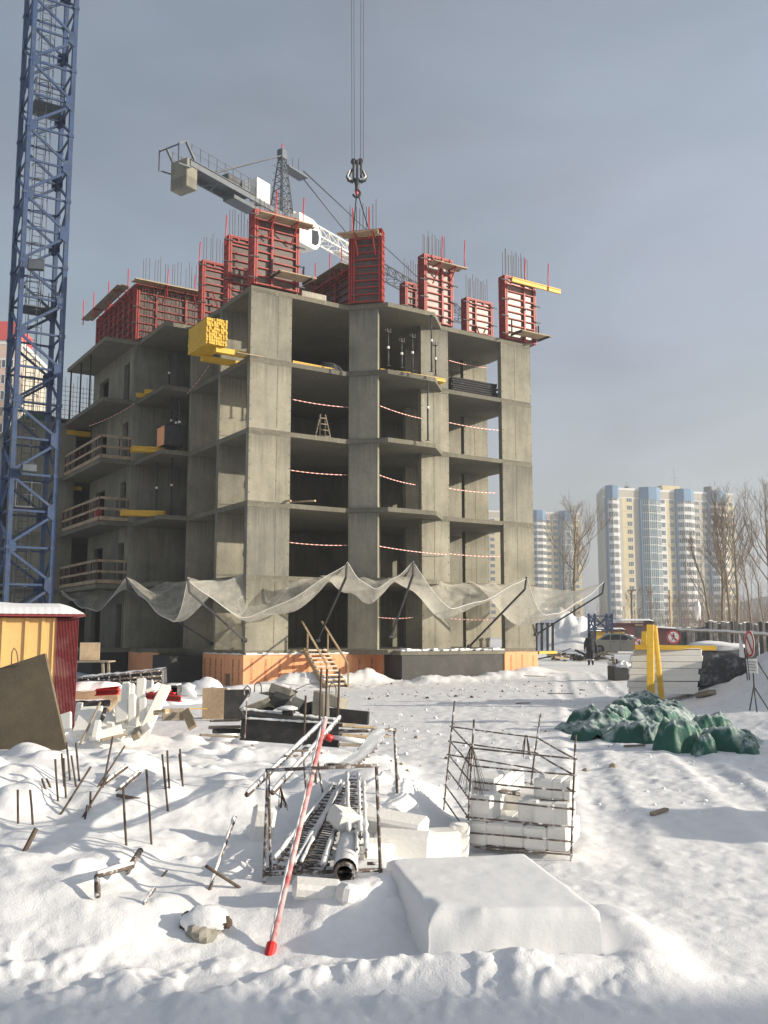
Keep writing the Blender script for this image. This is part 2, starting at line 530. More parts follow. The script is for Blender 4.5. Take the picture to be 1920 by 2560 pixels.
def net_mat():
    m, n, b = _new('net')
    t = n.nodes.new('ShaderNodeTexCoord')
    nn = _noise(n, t.outputs['Object'], 2.2, 5, .65)
    r = _ramp(n, nn.outputs['Fac'], [(.26, .28), (.70, .72)])
    d = n.nodes.new('ShaderNodeBsdfDiffuse')
    d.inputs['Color'].default_value = (.74, .72, .64, 1)
    tl = n.nodes.new('ShaderNodeBsdfTranslucent')
    tl.inputs['Color'].default_value = (.74, .72, .64, 1)
    a = n.nodes.new('ShaderNodeMixShader')
    a.inputs[0].default_value = .5
    n.links.new(d.outputs[0], a.inputs[1])
    n.links.new(tl.outputs[0], a.inputs[2])
    tr = n.nodes.new('ShaderNodeBsdfTransparent')
    x = n.nodes.new('ShaderNodeMixShader')
    n.links.new(r.outputs['Color'], x.inputs[0])
    n.links.new(tr.outputs[0], x.inputs[1])
    n.links.new(a.outputs[0], x.inputs[2])
    n.links.new(x.outputs[0], n.nodes['Material Output'].inputs['Surface'])
net_mat()
def stripe_mat():
    m, n, b = _new('barrier_tape')
    t = n.nodes.new('ShaderNodeTexCoord')
    wv = n.nodes.new('ShaderNodeTexWave')
    wv.inputs['Scale'].default_value = 1.3
    n.links.new(t.outputs['UV'], wv.inputs['Vector'])
    r = _ramp(n, wv.outputs['Color'], [(.48, (.55, .05, .04)), (.52, (.62, .60, .56))])
    n.links.new(r.outputs['Color'], b.inputs['Base Color'])
stripe_mat()

# ------------------------------------------------------------------ mesh helpers
ORG = {}
ZV = Vector((0, 0, 1))
def tag(o, label=None, cat=None, group=None, kind=None):
    if label: o['label'] = label
    if cat: o['category'] = cat
    if group: o['group'] = group
    if kind: o['kind'] = kind
    return o
def thing(name, label, cat, loc=(0, 0, 0), group=None):
    o = bpy.data.objects.new(name, None)
    o.empty_display_size = .2
    col.objects.link(o)
    o.location = loc
    ORG[o.name] = Vector(loc)
    return tag(o, label, cat, group)
class MB:
    def __init__(s):
        s.v, s.f, s.m = [], [], []
    def add(s, vs, fs, mi=0):
        k = len(s.v)
        s.v += [tuple(p) for p in vs]
        s.f += [tuple(i + k for i in f) for f in fs]
        s.m += [mi] * len(fs)
        return s
    def hexa(s, c, mi=0):
        return s.add(c, [(3, 2, 1, 0), (4, 5, 6, 7), (0, 1, 5, 4), (1, 2, 6, 5), (2, 3, 7, 6), (3, 0, 4, 7)], mi)
    def box(s, x0, x1, y0, y1, z0, z1, mi=0):
        return s.hexa([(x0, y0, z0), (x1, y0, z0), (x1, y1, z0), (x0, y1, z0), (x0, y0, z1), (x1, y0, z1), (x1, y1, z1), (x0, y1, z1)], mi)
    def obox(s, fr, x0, x1, y0, y1, z0, z1, mi=0):
        O, X, Y, Z = fr
        c = [O + X * a + Y * b + Z * d for (a, b, d) in ((x0, y0, z0), (x1, y0, z0), (x1, y1, z0), (x0, y1, z0), (x0, y0, z1), (x1, y0, z1), (x1, y1, z1), (x0, y1, z1))]
        return s.hexa(c, mi)
    def prism(s, pts, z0, z1, mi=0):
        n = len(pts)
        vs = [(p[0], p[1], z0) for p in pts] + [(p[0], p[1], z1) for p in pts]
        fs = [tuple(range(n - 1, -1, -1)), tuple(range(n, 2 * n))] + [(i, (i + 1) % n, n + (i + 1) % n, n + i) for i in range(n)]
        return s.add(vs, fs, mi)
    def extr(s, pts, d, mi=0):
        """polygon (3-D points) pushed along d"""
        n = len(pts)
        d = Vector(d)
        vs = [Vector(p) for p in pts] + [Vector(p) + d for p in pts]
        fs = [tuple(range(n - 1, -1, -1)), tuple(range(n, 2 * n))] + [(i, (i + 1) % n, n + (i + 1) % n, n + i) for i in range(n)]
        return s.add(vs, fs, mi)
    def bar(s, p, q, w, h=None, up=ZV, mi=0):
        p, q = Vector(p), Vector(q)
        h = w if h is None else h
        d = (q - p)
        if d.length < 1e-6:
            return s
        d.normalize()
        x = d.cross(up)
        if x.length < 1e-3:
            x = d.cross(Vector((1, 0, 0)))
        x.normalize()
        y = x.cross(d)
        x = x * (w / 2)
        y = y * (h / 2)
        return s.hexa([p - x - y, p + x - y, p + x + y, p - x + y, q - x - y, q + x - y, q + x + y, q - x + y], mi)
    def tube(s, pts, r, n=6, mi=0, caps=True):
        pts = [Vector(p) for p in pts]
        k0 = len(s.v)
        rr = r if hasattr(r, '__len__') else [r] * len(pts)
        pd = None
        for i, p in enumerate(pts):
            d = (pts[min(i + 1, len(pts) - 1)] - pts[max(i - 1, 0)])
            if d.length < 1e-9:
                d = Vector((0, 0, 1))
            d.normalize()
            if pd is None:
                x = d.cross(ZV)
                if x.length < .05:
                    x = d.cross(Vector((1, 0, 0)))
            else:
                x = px_ - d * px_.dot(d)
            x.normalize()
            px_ = x
            pd = d
            y = d.cross(x)
            for j in range(n):
                t = 2 * math.pi * j / n
                s.v.append(tuple(p + x * (rr[i] * math.cos(t)) + y * (rr[i] * math.sin(t))))
        for i in range(len(pts) - 1):
            for j in range(n):
                a, b = k0 + i * n + j, k0 + i * n + (j + 1) % n
                s.f.append((a, b, b + n, a + n))
                s.m.append(mi)
        if caps:
            s.f.append(tuple(k0 + j for j in range(n - 1, -1, -1)))
            s.m.append(mi)
            s.f.append(tuple(k0 + (len(pts) - 1) * n + j for j in range(n)))
            s.m.append(mi)
        return s
    def lathe(s, c, prof, n=16, mi=0, axis=ZV, ref=None):
        c = Vector(c)
        axis = Vector(axis).normalized()
        x = axis.orthogonal().normalized() if ref is None else Vector(ref).normalized()
        y = axis.cross(x)
        k0 = len(s.v)
        for (r, z) in prof:
            for j in range(n):
                t = 2 * math.pi * j / n
                s.v.append(tuple(c + axis * z + x * (r * math.cos(t)) + y * (r * math.sin(t))))
        for i in range(len(prof) - 1):
            for j in range(n):
                a, b = k0 + i * n + j, k0 + i * n + (j + 1) % n
                s.f.append((a, b, b + n, a + n))
                s.m.append(mi)
        s.f.append(tuple(k0 + j for j in range(n - 1, -1, -1)))
        s.m.append(mi)
        s.f.append(tuple(k0 + (len(prof) - 1) * n + j for j in range(n)))
        s.m.append(mi)
        return s
    def grid(s, fn, nu, nv, mi=0, closed=False):
        k0 = len(s.v)
        for i in range(nu + 1):
            for j in range(nv + 1):
                s.v.append(tuple(fn(i / nu, j / nv)))
        for i in range(nu):
            for j in range(nv):
                a = k0 + i * (nv + 1) + j
                s.f.append((a, a + nv + 1, a + nv + 2, a + 1))
                s.m.append(mi)
        return s
    def build(s, name, mats, parent=None, bevel=0.0, smooth=False, uv=None, thick=0.0, seg=1):
        org = ORG.get(parent.name, Vector((0, 0, 0))) if parent is not None else Vector((0, 0, 0))
        me = bpy.data.meshes.new(name)
        me.from_pydata([(p[0] - org.x, p[1] - org.y, p[2] - org.z) for p in s.v], [], s.f)
        if isinstance(mats, str):
            mats = [mats]
        for x in mats:
            me.materials.append(MATS[x])
        if len(mats) > 1:
            me.polygons.foreach_set('material_index', s.m)
        if uv is not None:
            l = me.uv_layers.new(name='uv')
            for lp in me.loops:
                l.data[lp.index].uv = uv(lp.vertex_index)
        bm = bmesh.new()
        bm.from_mesh(me)
        if thick:
            bmesh.ops.solidify(bm, geom=bm.faces[:], thickness=thick)
        if bevel:
            bmesh.ops.bevel(bm, geom=bm.edges[:], offset=bevel, segments=seg, affect='EDGES', profile=.6, clamp_overlap=True)
        if not (uv or thick):
            bmesh.ops.recalc_face_normals(bm, faces=bm.faces[:])
        bm.to_mesh(me)
        bm.free()
        if smooth:
            me.polygons.foreach_set('use_smooth', [True] * len(me.polygons))
        me.update()
        o = bpy.data.objects.new(name, me)
        col.objects.link(o)
        ORG[o.name] = org
        if parent is not None:
            o.parent = parent
        return o
def frame(O, X, Z=ZV):
    X = Vector(X).normalized()
    Z = Vector(Z).normalized()
    Y = Z.cross(X).normalized()
    return (Vector(O), X, Y, Z)
def ob(name, m, T, fr, x0, x1, y0, y1, z0, z1, bevel=0.0):
    return MB().obox(fr, x0, x1, y0, y1, z0, z1).build(name, m, T, bevel)
def barpart(name, m, T, p, q, w_, h=None, up=ZV, bevel=0.0):
    return MB().bar(p, q, w_, h, up).build(name, m, T, bevel)
def tubepart(name, m, T, pts, r, n=8, smooth=True):
    return MB().tube(pts, r, n).build(name, m, T, 0, smooth)
def copy_tree(o, parent=None):
    c = o.copy()
    col.objects.link(c)
    if parent is not None:
        c.parent = parent
    for ch in KIDS(o):
        copy_tree(ch, c)
    return c
def KIDS(o):
    return [x for x in o.children]
def text_mesh(body, size, thick=0.0):
    c = bpy.data.curves.new('lettering', 'FONT')
    c.body = body
    c.size = size
    c.extrude = thick
    c.align_x = 'CENTER'
    c.align_y = 'CENTER'
    o = bpy.data.objects.new('lettering', c)
    col.objects.link(o)
    me = bpy.data.meshes.new_from_object(o)
    bpy.data.objects.remove(o)
    bpy.data.curves.remove(c)
    return me

# ------------------------------------------------------------------ ground
def make_ground():
    rs = np.concatenate([np.linspace(0.6, 3.6, 10, endpoint=False), np.geomspace(3.6, 16, 330, endpoint=False), np.geomspace(16, 60, 170, endpoint=False), np.geomspace(60, 160, 60, endpoint=False), np.geomspace(160, 900, 22)])
    th = np.concatenate([np.linspace(-180, -52, 40, endpoint=False), np.linspace(-52, -27, 60, endpoint=False), np.linspace(-27, 27, 460, endpoint=False), np.linspace(27, 52, 60, endpoint=False), np.linspace(52, 180, 40, endpoint=False)])
    tr = np.radians(th)
    RR, TT = np.meshgrid(rs, tr, indexing='ij')
    X = RR * np.sin(TT)
    Y = RR * np.cos(TT)
    Z = gh(X.ravel(), Y.ravel()).reshape(X.shape)
    nr, nt_ = X.shape
    vs = np.stack([X.ravel(), Y.ravel(), Z.ravel()], 1)
    vs = np.concatenate([vs, [[0, 0, 0]]])
    i, j = np.meshgrid(np.arange(nr - 1), np.arange(nt_), indexing='ij')
    a = (i * nt_ + j).ravel()
    b = (i * nt_ + (j + 1) % nt_).ravel()
    q = np.stack([a, a + nt_, b + nt_, b], 1)
    jj = np.arange(nt_)
    tri = np.stack([np.full(nt_, nr * nt_), jj, (jj + 1) % nt_], 1)
    me = bpy.data.meshes.new('ground')
    nq, ntri = len(q), len(tri)
    me.vertices.add(len(vs))
    me.vertices.foreach_set('co', vs.ravel())
    me.loops.add(nq * 4 + ntri * 3)
    me.loops.foreach_set('vertex_index', np.concatenate([q.ravel(), tri.ravel()]).astype(np.int32))
    me.polygons.add(nq + ntri)
    me.polygons.foreach_set('loop_start', np.concatenate([np.arange(nq) * 4, nq * 4 + np.arange(ntri) * 3]).astype(np.int32))
    me.polygons.foreach_set('loop_total', np.concatenate([np.full(nq, 4), np.full(ntri, 3)]).astype(np.int32))
    me.polygons.foreach_set('use_smooth', np.ones(nq + ntri, dtype=bool))
    me.update(calc_edges=True)
    me.validate()
    me.materials.append(MATS['snow_ground'])
    o = bpy.data.objects.new('snowy_ground', me)
    col.objects.link(o)
    o['kind'] = 'structure'
    # outward normals
    if me.polygons[0].normal.z < 0:
        me.flip_normals()
make_ground()

# ------------------------------------------------------------------ frosty air
def haze():
    o = MB().box(-1000, 1000, -1000, 1000, -9, 82).build('haze', [], None)
    m = bpy.data.materials.new('haze')
    m.use_nodes = True
    n = m.node_tree
    n.nodes.clear()
    out = n.nodes.new('ShaderNodeOutputMaterial')
    v = n.nodes.new('ShaderNodeVolumePrincipled')
    v.inputs['Color'].default_value = (.84, .91, 1.0, 1)
    v.inputs['Density'].default_value = HAZE
    v.inputs['Anisotropy'].default_value = .3
    n.links.new(v.outputs[0], out.inputs['Volume'])
    o.data.materials.append(m)
    o['kind'] = 'stuff'
HAZE = .0011
haze()
# ------------------------------------------------------------------ the concrete building
FL = [1.09 + 3.09 * k for k in range(6)]           # floor levels
ST = 0.20                                          # slab thickness
B = thing('concrete_building', 'unfinished bare concrete apartment block with open floors and orange boards round its base', 'building', W(0, 0, 0))
BF = (W(0, 0, 0), U, V, ZV)                        # local frame: along the front, into the depth, up
def bb(name, m, x0, x1, y0, y1, z0, z1, bevel=0.0, T=B):
    return ob(name, m, T, BF, x0, x1, y0, y1, z0, z1, bevel)
OUT = [(0, 0), (4.75, 0), (6.05, -1.38), (8.65, -1.38), (10.04, 0), (15.65, 0), (15.65, 5.9), (15.65, 17.5), (-3.1, 17.5), (-3.1, 10.45), (-1.6, 10.45), (-1.4, 10.4), (-1.4, 6.55), (0, 6.55)]
def wpts(pts):
    return [tuple(W(a, b, 0))[:2] for a, b in pts]
slabs = []
for k in range(6):
    s = MB().prism(wpts(OUT), FL[k] - ST, FL[k]).build('floor_slab', 'concrete_slab', B)
    slabs.append(s)
# walls that carry the floors: (a0, a1, b0, b1)
WALLS = [(0, 1.95, -.012, .26), (0, 1.95, 3.1, 3.36), (0, 4.4, 6.56, 6.82), (-1.6, 5.0, 10.44, 10.70),
         (8.82, 10.42, .0, .26), (13.72, 15.662, -.012, .26), (14.05, 15.65, 3.5, 3.76), (10.3, 11.9, 3.5, 3.76),
         (13.9, 15.65, 5.65, 5.91), (4.4, 4.66, 6.9, 17.2), (9.0, 9.26, 4.2, 17.2), (4.66, 9.0, 8.6, 8.86),
         (9.26, 13.6, 7.2, 7.46), (-1.6, 15.6, 17.2, 17.46), (15.38, 15.64, 6.1, 17.2)]
for k in range(5):
    z0, z1 = FL[k], FL[k + 1] - ST
    for i, (a0, a1, b0, b1) in enumerate(WALLS):
        bb('shear_wall', 'concrete', a0, a1, b0, b1, z0 + (.004 if i else -.0), z1)
    # wall set at forty five degrees beside the bay
    q0, q1, t = (4.86, .0), (5.78, -.96), .19
    MB().prism(wpts([q0, q1, (q1[0] + t, q1[1] + t * .9), (q0[0] + t, q0[1] + t * .9)]), z0, z1).build('shear_wall', 'concrete', B)
    # wall with two doorways behind the balcony
    for (b0, b1) in ((10.70, 11.05), (11.95, 14.6), (16.3, 17.2)):
        bb('shear_wall', 'concrete', -1.6, -1.36, b0, b1, z0, z1)
    for (b0, b1) in ((11.05, 11.95), (14.6, 16.3)):
        bb('lintel', 'concrete', -1.6, -1.36, b0, b1, z0 + 2.15, z1)
# lips of concrete at the construction joints and dark seams left by the formwork
tm = MB()
for k in range(1, 6):
    for (a0, a1) in ((-.015, 1.965), (8.81, 10.43), (13.71, 15.675)):
        b_ = -.03
        n = 9
        jm = MB()
        for i in range(n):
            x0 = a0 + (a1 - a0) * i / n
            x1 = a0 + (a1 - a0) * (i + 1) / n
            h = .05 + .05 * rnd.random()
            jm.obox(BF, x0, x1, b_ + .012 * rnd.random(), .05, FL[k] - ST - .02 - .05 * rnd.random(), FL[k] - ST + h)
        jm.build('joint_lip', 'concrete_slab', B)
for k in range(5):
    z0, z1 = FL[k], FL[k + 1] - ST
    for (a0, a1, b_) in ((0, 1.95, -.012), (8.82, 10.42, 0), (13.72, 15.66, -.012), (14.05, 15.65, 3.5), (0, 1.95, 3.1)):
        sa = a0 + (a1 - a0) * (.66 if a0 == 0 else .45)
        tm.obox(BF, sa - .013, sa + .013, b_ - .004, b_ + .02, z0 + .1, z1 - .06)
        for sx in (a0 + .05, sa, a1 - .05):
            for t in range(5):
                zz = z0 + .35 + t * .58
                tm.obox(BF, sx - .028, sx + .028, b_ - .006, b_ + .02, zz - .028, zz + .028)
o = tm.build('tie_mark', 'grout_line', B)
o['kind'] = 'stuff'
# foundation: walls below the ground floor
zf = FL[0] - ST
bb('foundation_wall', 'concrete', 0.0, 15.6, .02, .3, -1.2, zf - .004)
bb('foundation_wall', 'concrete', 0.02, .3, .3, 10.4, -1.2, zf - .004)
bb('foundation_wall', 'bitumen', 6.35, 11.86, -2.0, -.012, -1.2, zf - .02)
bb('porch_slab', 'concrete_slab', 6.25, 9.4, -2.05, -1.40, zf - .016, FL[0] - .06)
bb('porch_slab', 'concrete_slab', 9.41, 12.0, -2.04, -.02, zf - .016, FL[0] - .07)
bb('foundation_wall', 'bitumen', -1.62, .0, 4.25, 6.3, -1.2, zf - .06)
bb('foundation_wall', 'bitumen', -3.1, 0, 10.6, 17.4, -1.2, zf - .006)
bb('foundation_wall', 'concrete', -1.3, 0, 6.6, 10.4, -1.2, zf - .006)
# orange insulation boards with the maker's lettering running up them
LET = text_mesh('ПЕНОПЛЭКС', .15, .003)
LET.materials.append(MATS['print_brown'])
def lettering(board, p, Xd, up):
    """flat print: the word runs along up, its letters stand towards -Xd"""
    o = bpy.data.objects.new('lettering', LET)
    col.objects.link(o)
    o.parent = board
    X = up.normalized()
    Nn = Xd.normalized().cross(ZV).normalized()
    Y = Nn.cross(X)
    o.matrix_local = Matrix.Translation(p - ORG[board.name]) @ Matrix((X, Y, Nn)).transposed().to_4x4()
    ORG[o.name] = ORG[board.name]
def boards_front(a0, a1, b_, step, prints=True, zt=zf + .02, zb=-1.0):
    n = max(1, round((a1 - a0) / step))
    for i in range(n):
        x0 = a0 + (a1 - a0) * i / n
        x1 = a0 + (a1 - a0) * (i + 1) / n
        pr = rnd.uniform(0, .012)
        o = bb('insulation_board', 'orange_foam', x0 + .004, x1 - .004, b_ - .10 - pr, b_ - .004, zb, zt + rnd.uniform(-.02, .02))
        if prints:
            lettering(o, W((x0 + x1) / 2 + .05, b_ - .10 - pr - .002, .28 + rnd.uniform(-.05, .08)), U, ZV)
def boards_side(b0, b1, a_, step, prints=True, zt=zf + .02, hole=None):
    n = max(1, round((b1 - b0) / step))
    for i in range(n):
        y0 = b0 + (b1 - b0) * i / n
        y1 = b0 + (b1 - b0) * (i + 1) / n
        zb = -1.0
        if hole and y0 < hole < y1:
            zb = .12
        o = bb('insulation_board', 'orange_foam', a_ - .10 - rnd.uniform(0, .012), a_ - .004, y0 + .004, y1 - .004, zb, zt + rnd.uniform(-.02, .02))
        if prints and not (hole and y0 < hole < y1):
            lettering(o, W(a_ - .117, (y0 + y1) / 2, .25), -V, ZV)
boards_front(-.1, 6.33, .02, .64)
boards_front(13.6, 15.72, .02, .70)
boards_side(0.03, 4.2, .02, .6, hole=1.75)
boards_side(6.35, 10.4, -1.3, .68, False)
bb('insulation_board', 'orange_foam', 6.24, 6.346, -.62, -.10, -1.0, zf)
# snow lying along the ledge above the boards and on the porch
sm = MB()
for i in range(26):
    x0 = 0.0 + i * .245
    sm.obox(BF, x0, x0 + .26, -.10 - rnd.uniform(0, .03), -.013, zf + .02, zf + .05 + rnd.uniform(.02, .09))
for i in range(24):
    x0 = 6.4 + i * .235
    sm.obox(BF, x0, x0 + .25, -2.0 + rnd.uniform(0, .25), -1.4, FL[0] - .062, FL[0] - .04 + rnd.uniform(.02, .11))
for i in range(16):
    y0 = .1 + i * .255
    sm.obox(BF, -.085 + rnd.uniform(0, .02), -.002, y0, y0 + .26, zf + .02, zf + .04 + rnd.uniform(.02, .06))
sm.build('snow_ledge', 'snow', B, .02)
# balcony plates seen through the open corner, on the far side
for k in (2, 3, 4):
    bb('balcony_slab', 'concrete_slab', 15.66, 16.9, 6.4, 9.2, FL[k] - ST, FL[k])
# reinforcing bars left standing out of the wall tops
st = MB()
def starter(a0, a1, b_, z0, z1, n, jit=.05):
    for i in range(n):
        a = a0 + (a1 - a0) * (i + .5) / n + rnd.uniform(-jit, jit)
        l = rnd.uniform(-.25, .15)
        st.tube([W(a, b_ + rnd.uniform(-.06, .06), z0), W(a + rnd.uniform(-.03, .03), b_, z1 + l)], .013, 4)
starter(.2, 2.0, .25, 16.6, 21.0, 13)
starter(.3, 2.1, 3.35, 16.6, 21.3, 12)
starter(.4, 2.0, 6.75, 16.6, 21.4, 9)
starter(-1.2, 3.8, 11.0, 16.6, 21.4, 26)
starter(9.1, 10.6, .3, 16.6, 21.2, 14)
starter(10.4, 12.0, 3.8, 16.6, 21.2, 11)
starter(14.5, 16.1, 3.85, 16.6, 21.3, 14)
starter(14.2, 15.9, .35, 16.6, 21.4, 16)
starter(3.0, 8.5, 6.2, 16.6, 19.6, 20, .2)
for i in range(9):
    t = i / 8
    st.tube([W(4.95 + t * .85, .12 - t * .9, 16.6), W(4.95 + t * .85, .12 - t * .9, 21.3 + rnd.uniform(-.4, .3))], .014, 4)
o = st.build('starter_bar', 'rebar', B)
o['kind'] = 'stuff'

# left wing, lower, behind the blue mast
LW = thing('concrete_building', 'dark lower wing of the concrete block with stripped formwork and scaffold, behind the blue mast', 'building', W(-3.2, 18.0, 0))
def lb(name, m, x0, x1, y0, y1, z0, z1, bevel=0.0):
    return ob(name, m, LW, BF, x0, x1, y0, y1, z0, z1, bevel)
for k in range(5):
    lb('floor_slab', 'concrete_slab', -5.5, 6, 17.7, 32, FL[k] - ST, FL[k])
for k in range(4):
    for (a0, a1, b0, b1) in ((-5.4, -2.4, 17.75, 18.0), (-.6, 6, 17.75, 18.0), (-5.45, -5.2, 18.2, 20), (-5.45, -5.2, 22, 25), (-5.45, -5.2, 27, 31.8), (-5.1, 5.9, 21.4, 21.66), (-5.1, 5.9, 26, 26.2), (-5.1, 5.9, 31.5, 31.8)):
        lb('shear_wall', 'concrete', a0, a1, b0, b1, FL[k] + .003, FL[k + 1] - ST)
lb('foundation_wall', 'bitumen', -5.3, 5.8, 17.9, 31.8, -1.2, FL[0] - ST - .005)
gm = MB()
for i in range(34):
    a = -5.4 + i * .2
    gm.tube([W(a, 18.0, FL[4]), W(a + rnd.uniform(-.05, .05), 18.0, FL[4] + 2.6 + rnd.uniform(-.5, .4))], .012, 4)
    b_ = 18 + i * .25
    gm.tube([W(-5.4, b_, FL[4]), W(-5.4, b_, FL[4] + 2.5 + rnd.uniform(-.5, .4))], .012, 4)
for i in range(8):
    gm.tube([W(-5.4, 18.0, FL[4] + .3 + i * .27), W(1.3, 18.0, FL[4] + .3 + i * .27)], .011, 4)
o = gm.build('starter_bar', 'rebar', LW)
o['kind'] = 'stuff'

# stripped formwork boards, a green sheet and yellow beams lying on top of the lower wing
for i in range(9):
    a = -5.3 + rnd.uniform(0, 3.6)
    t = thing('stripped_board', 'stripped brown formwork board heaped on the roof edge of the dark lower wing', 'board', W(a, 19, FL[4]), 'stripped boards on the lower wing')
    p = W(a, 17.9 + rnd.uniform(.1, 2.5), FL[4] + .08 + .12 * (i // 3))
    barpart('board', ('plank_wood', 'yellow_timber', 'grey_wood')[i % 3], t, p, p + U * rnd.uniform(1.2, 2.2) + V * rnd.uniform(-.6, .6) + ZV * rnd.uniform(-.04, .35), .45, .09)
t = thing('tarpaulin_sheet', 'green sheet bundled on the roof edge of the dark lower wing behind the mast', 'tarpaulin', W(-4.6, 18.6, FL[4]))
MB().grid(lambda s, u_: W(-5.3 + 2.2 * s, 18.0 + 1.3 * u_, FL[4] + .01 + (.75 + .4 * float(vnoise(s * 5, u_ * 4, 6))) * (math.sin(math.pi * s) * math.sin(math.pi * u_)) ** .4), 16, 10).build('sheet', 'tarp_green', t, 0, True)
for k in (1, 2, 3):
    for b_ in (19.5, 23, 27):
        t = thing('steel_prop', 'slim steel prop under the slab edge of the dark lower wing behind the mast', 'prop', W(-5.3, b_, FL[k]), 'props in the lower wing')
        tubepart('prop_tube', 'crane_steel', t, [W(-5.35, b_, FL[k] + .003), W(-5.35, b_, FL[k + 1] - ST - .003)], .045, 6)
# ------------------------------------------------------------------ red wall and column formwork on the top floor
def onB(px, py, b):
    """point of the plane at depth b of the building"""
    r = ray(px, py)
    q = W(0, b, 0)
    o = Vector((0, 0, EYE))
    return o + r * ((q - o).dot(V) / r.dot(V))
def onA(px, py, a):
    r = ray(px, py)
    q = W(a, 0, 0)
    o = Vector((0, 0, EYE))
    return o + r * ((q - o).dot(U) / r.dot(U))
def formwork(label, O, X, w_, d, z0, z1, mids=(.4,), nribs=9, platform=None, guards=(), low=None, rods=True, plat_m='plank_wood', props=(), ply='form_ply'):
    T = thing('wall_formwork', label, 'formwork', (O.x, O.y, z0), 'red formwork panels standing on the top floor')
    fr = frame((O.x, O.y, 0), X)
    H = z1 - z0
    def P_(name, m, *a, bevel=0.0):
        return ob(name, m, T, fr, *a, bevel)
    P_('plywood_panel', ply, .03, w_ - .03, .105, d - .105, z0 + .02, z1 - .03)
    for x0 in (0, w_ - .17):
        P_('frame_post', 'form_red', x0, x0 + .07, 0, .11, z0, z1)
        P_('frame_post', 'form_red', x0 + .10, x0 + .17, 0, .11, z0, z1)
    for m_ in mids:
        P_('frame_post', 'form_red', w_ * m_ - .05, w_ * m_ + .05, -.015, .11, z0 + .01, z1 - .01)
    for x0 in (-.003, w_ - .057):
        P_('frame_post', 'form_red', x0, x0 + .06, d - .10, d, z0, z1)
        P_('side_panel', 'form_red', x0 + .018, x0 + .042, .11, d - .10, z0, z1 - .002)
    levels = [z0 + .02 + (H - .10) * i / nribs for i in range(nribs + 1)]
    levels.append(z1 - .27)
    for zz in levels:
        P_('frame_rib', 'form_red', .17, w_ - .17, .012, .10, zz, zz + .05)
        P_('side_rib', 'form_red', -.03, -.004, .06, d - .05, zz + .01, zz + .06)
        P_('side_rib', 'form_red', w_ + .004, w_ + .03, .06, d - .05, zz + .01, zz + .06)
    n = max(2, int(w_ / .5))
    for i in range(1, n):
        P_('frame_stub', 'form_red', w_ * i / n - .03, w_ * i / n + .03, .02, .095, z1 - .22, z1 - .082)
    P_('frame_cap', 'form_red', .0, w_, -.004, d, z1 - .03, z1 + .035)
    if rods:
        O_, X_, Y_, Z_ = fr
        for f_ in (.08, .36, .62, .93):
            zz = z0 + H * f_
            barpart('tie_rod', 'dark_steel', T, O_ + X_ * -.22 + Y_ * .03 + Z_ * zz, O_ + X_ * .22 + Y_ * -.02 + Z_ * zz, .05)
            barpart('tie_rod', 'dark_steel', T, O_ + X_ * (w_ - .2) + Y_ * -.05 + Z_ * zz, O_ + X_ * (w_ + .24) + Y_ * -.05 + Z_ * (zz - .03), .05)
    for m_ in mids:
        for f_ in (.10, .52, .9):
            O_, X_, Y_, Z_ = fr
            c = O_ + X_ * (w_ * m_) + Y_ * -.02 + Z_ * (z0 + H * f_)
            MB().lathe(c, [(.025, 0), (.06, .02), (.06, .04), (.025, .05), (.025, .1)], 8, 0, -Y_).build('wing_nut', 'crane_steel', T)
    if platform:
        x0, x1, dz = platform
        for i in range(3):
            P_('walkway_plank', plat_m, x0 + rnd.uniform(-.1, .1), x1 + rnd.uniform(-.1, .15), -.30 - .21 * i, -.10 - .21 * i, z1 - dz, z1 - dz + .05)
        for xx in (w_ * .28, w_ * .8):
            O_, X_, Y_, Z_ = fr
            a1, a2, a3 = O_ + X_ * xx + Y_ * -.01 + Z_ * (z1 - dz - .02), O_ + X_ * xx + Y_ * -.74 + Z_ * (z1 - dz - .02), O_ + X_ * xx + Y_ * -.01 + Z_ * (z1 - dz - .85)
            m = MB()
            m.bar(a1, a2, .05).bar(a2, a3, .045)
            m.build('bracket', 'form_red', T)
    O_, X_, Y_, Z_ = fr
    for (gx, gy) in guards:
        tubepart('guard_post', 'red_paint', T, [O_ + X_ * gx + Y_ * gy + Z_ * (z1 - .5), O_ + X_ * gx + Y_ * gy + Z_ * (z1 + .15), O_ + X_ * (gx + .02) + Y_ * (gy - .02) + Z_ * (z1 + .95)], .028, 6)
    if low:
        x0, x1, zz = low
        for i in range(3):
            P_('walkway_plank', plat_m, x0 + .04 * i, x1 + .05 * i, -.32 - .25 * i, -.08 - .25 * i, zz, zz + .05)
        for xx in (x0 + .1, x1 - .15):
            barpart('bracket', 'dark_steel', T, O_ + X_ * xx + Y_ * .0 + Z_ * (zz - .04), O_ + X_ * xx + Y_ * -.9 + Z_ * (zz - .04), .08)
            barpart('bracket', 'dark_steel', T, O_ + X_ * xx + Y_ * -.06 + Z_ * (zz - .04), O_ + X_ * xx + Y_ * -.06 + Z_ * (zz + .75), .07)
    for (xx, x2) in props:
        barpart('push_pull_prop', 'form_red', T, O_ + X_ * xx + Y_ * -.05 + Z_ * (z0 + H * .55), O_ + X_ * x2 + Y_ * -.35 + Z_ * (z0 + .02), .06)
    return T
ZT = 19.92
ZB = 16.60
formwork('tallest-looking red formwork box on the near corner column, with a plank platform at its foot', W(.05, -.13, 0), U, 2.17, .62, ZB, ZT, (.39,), 9, (0, 2.55, .42), ((.85, -.3), (2.2, -.25)), (.72, 2.5, 17.05))
formwork('red formwork box just left of the near corner box, stepping back from it', W(.22, 3.0, 0), U, 2.0, .55, ZB, ZT, (.72,), 9, None, ((-.12, .1),), props=((.75, 1.3),))
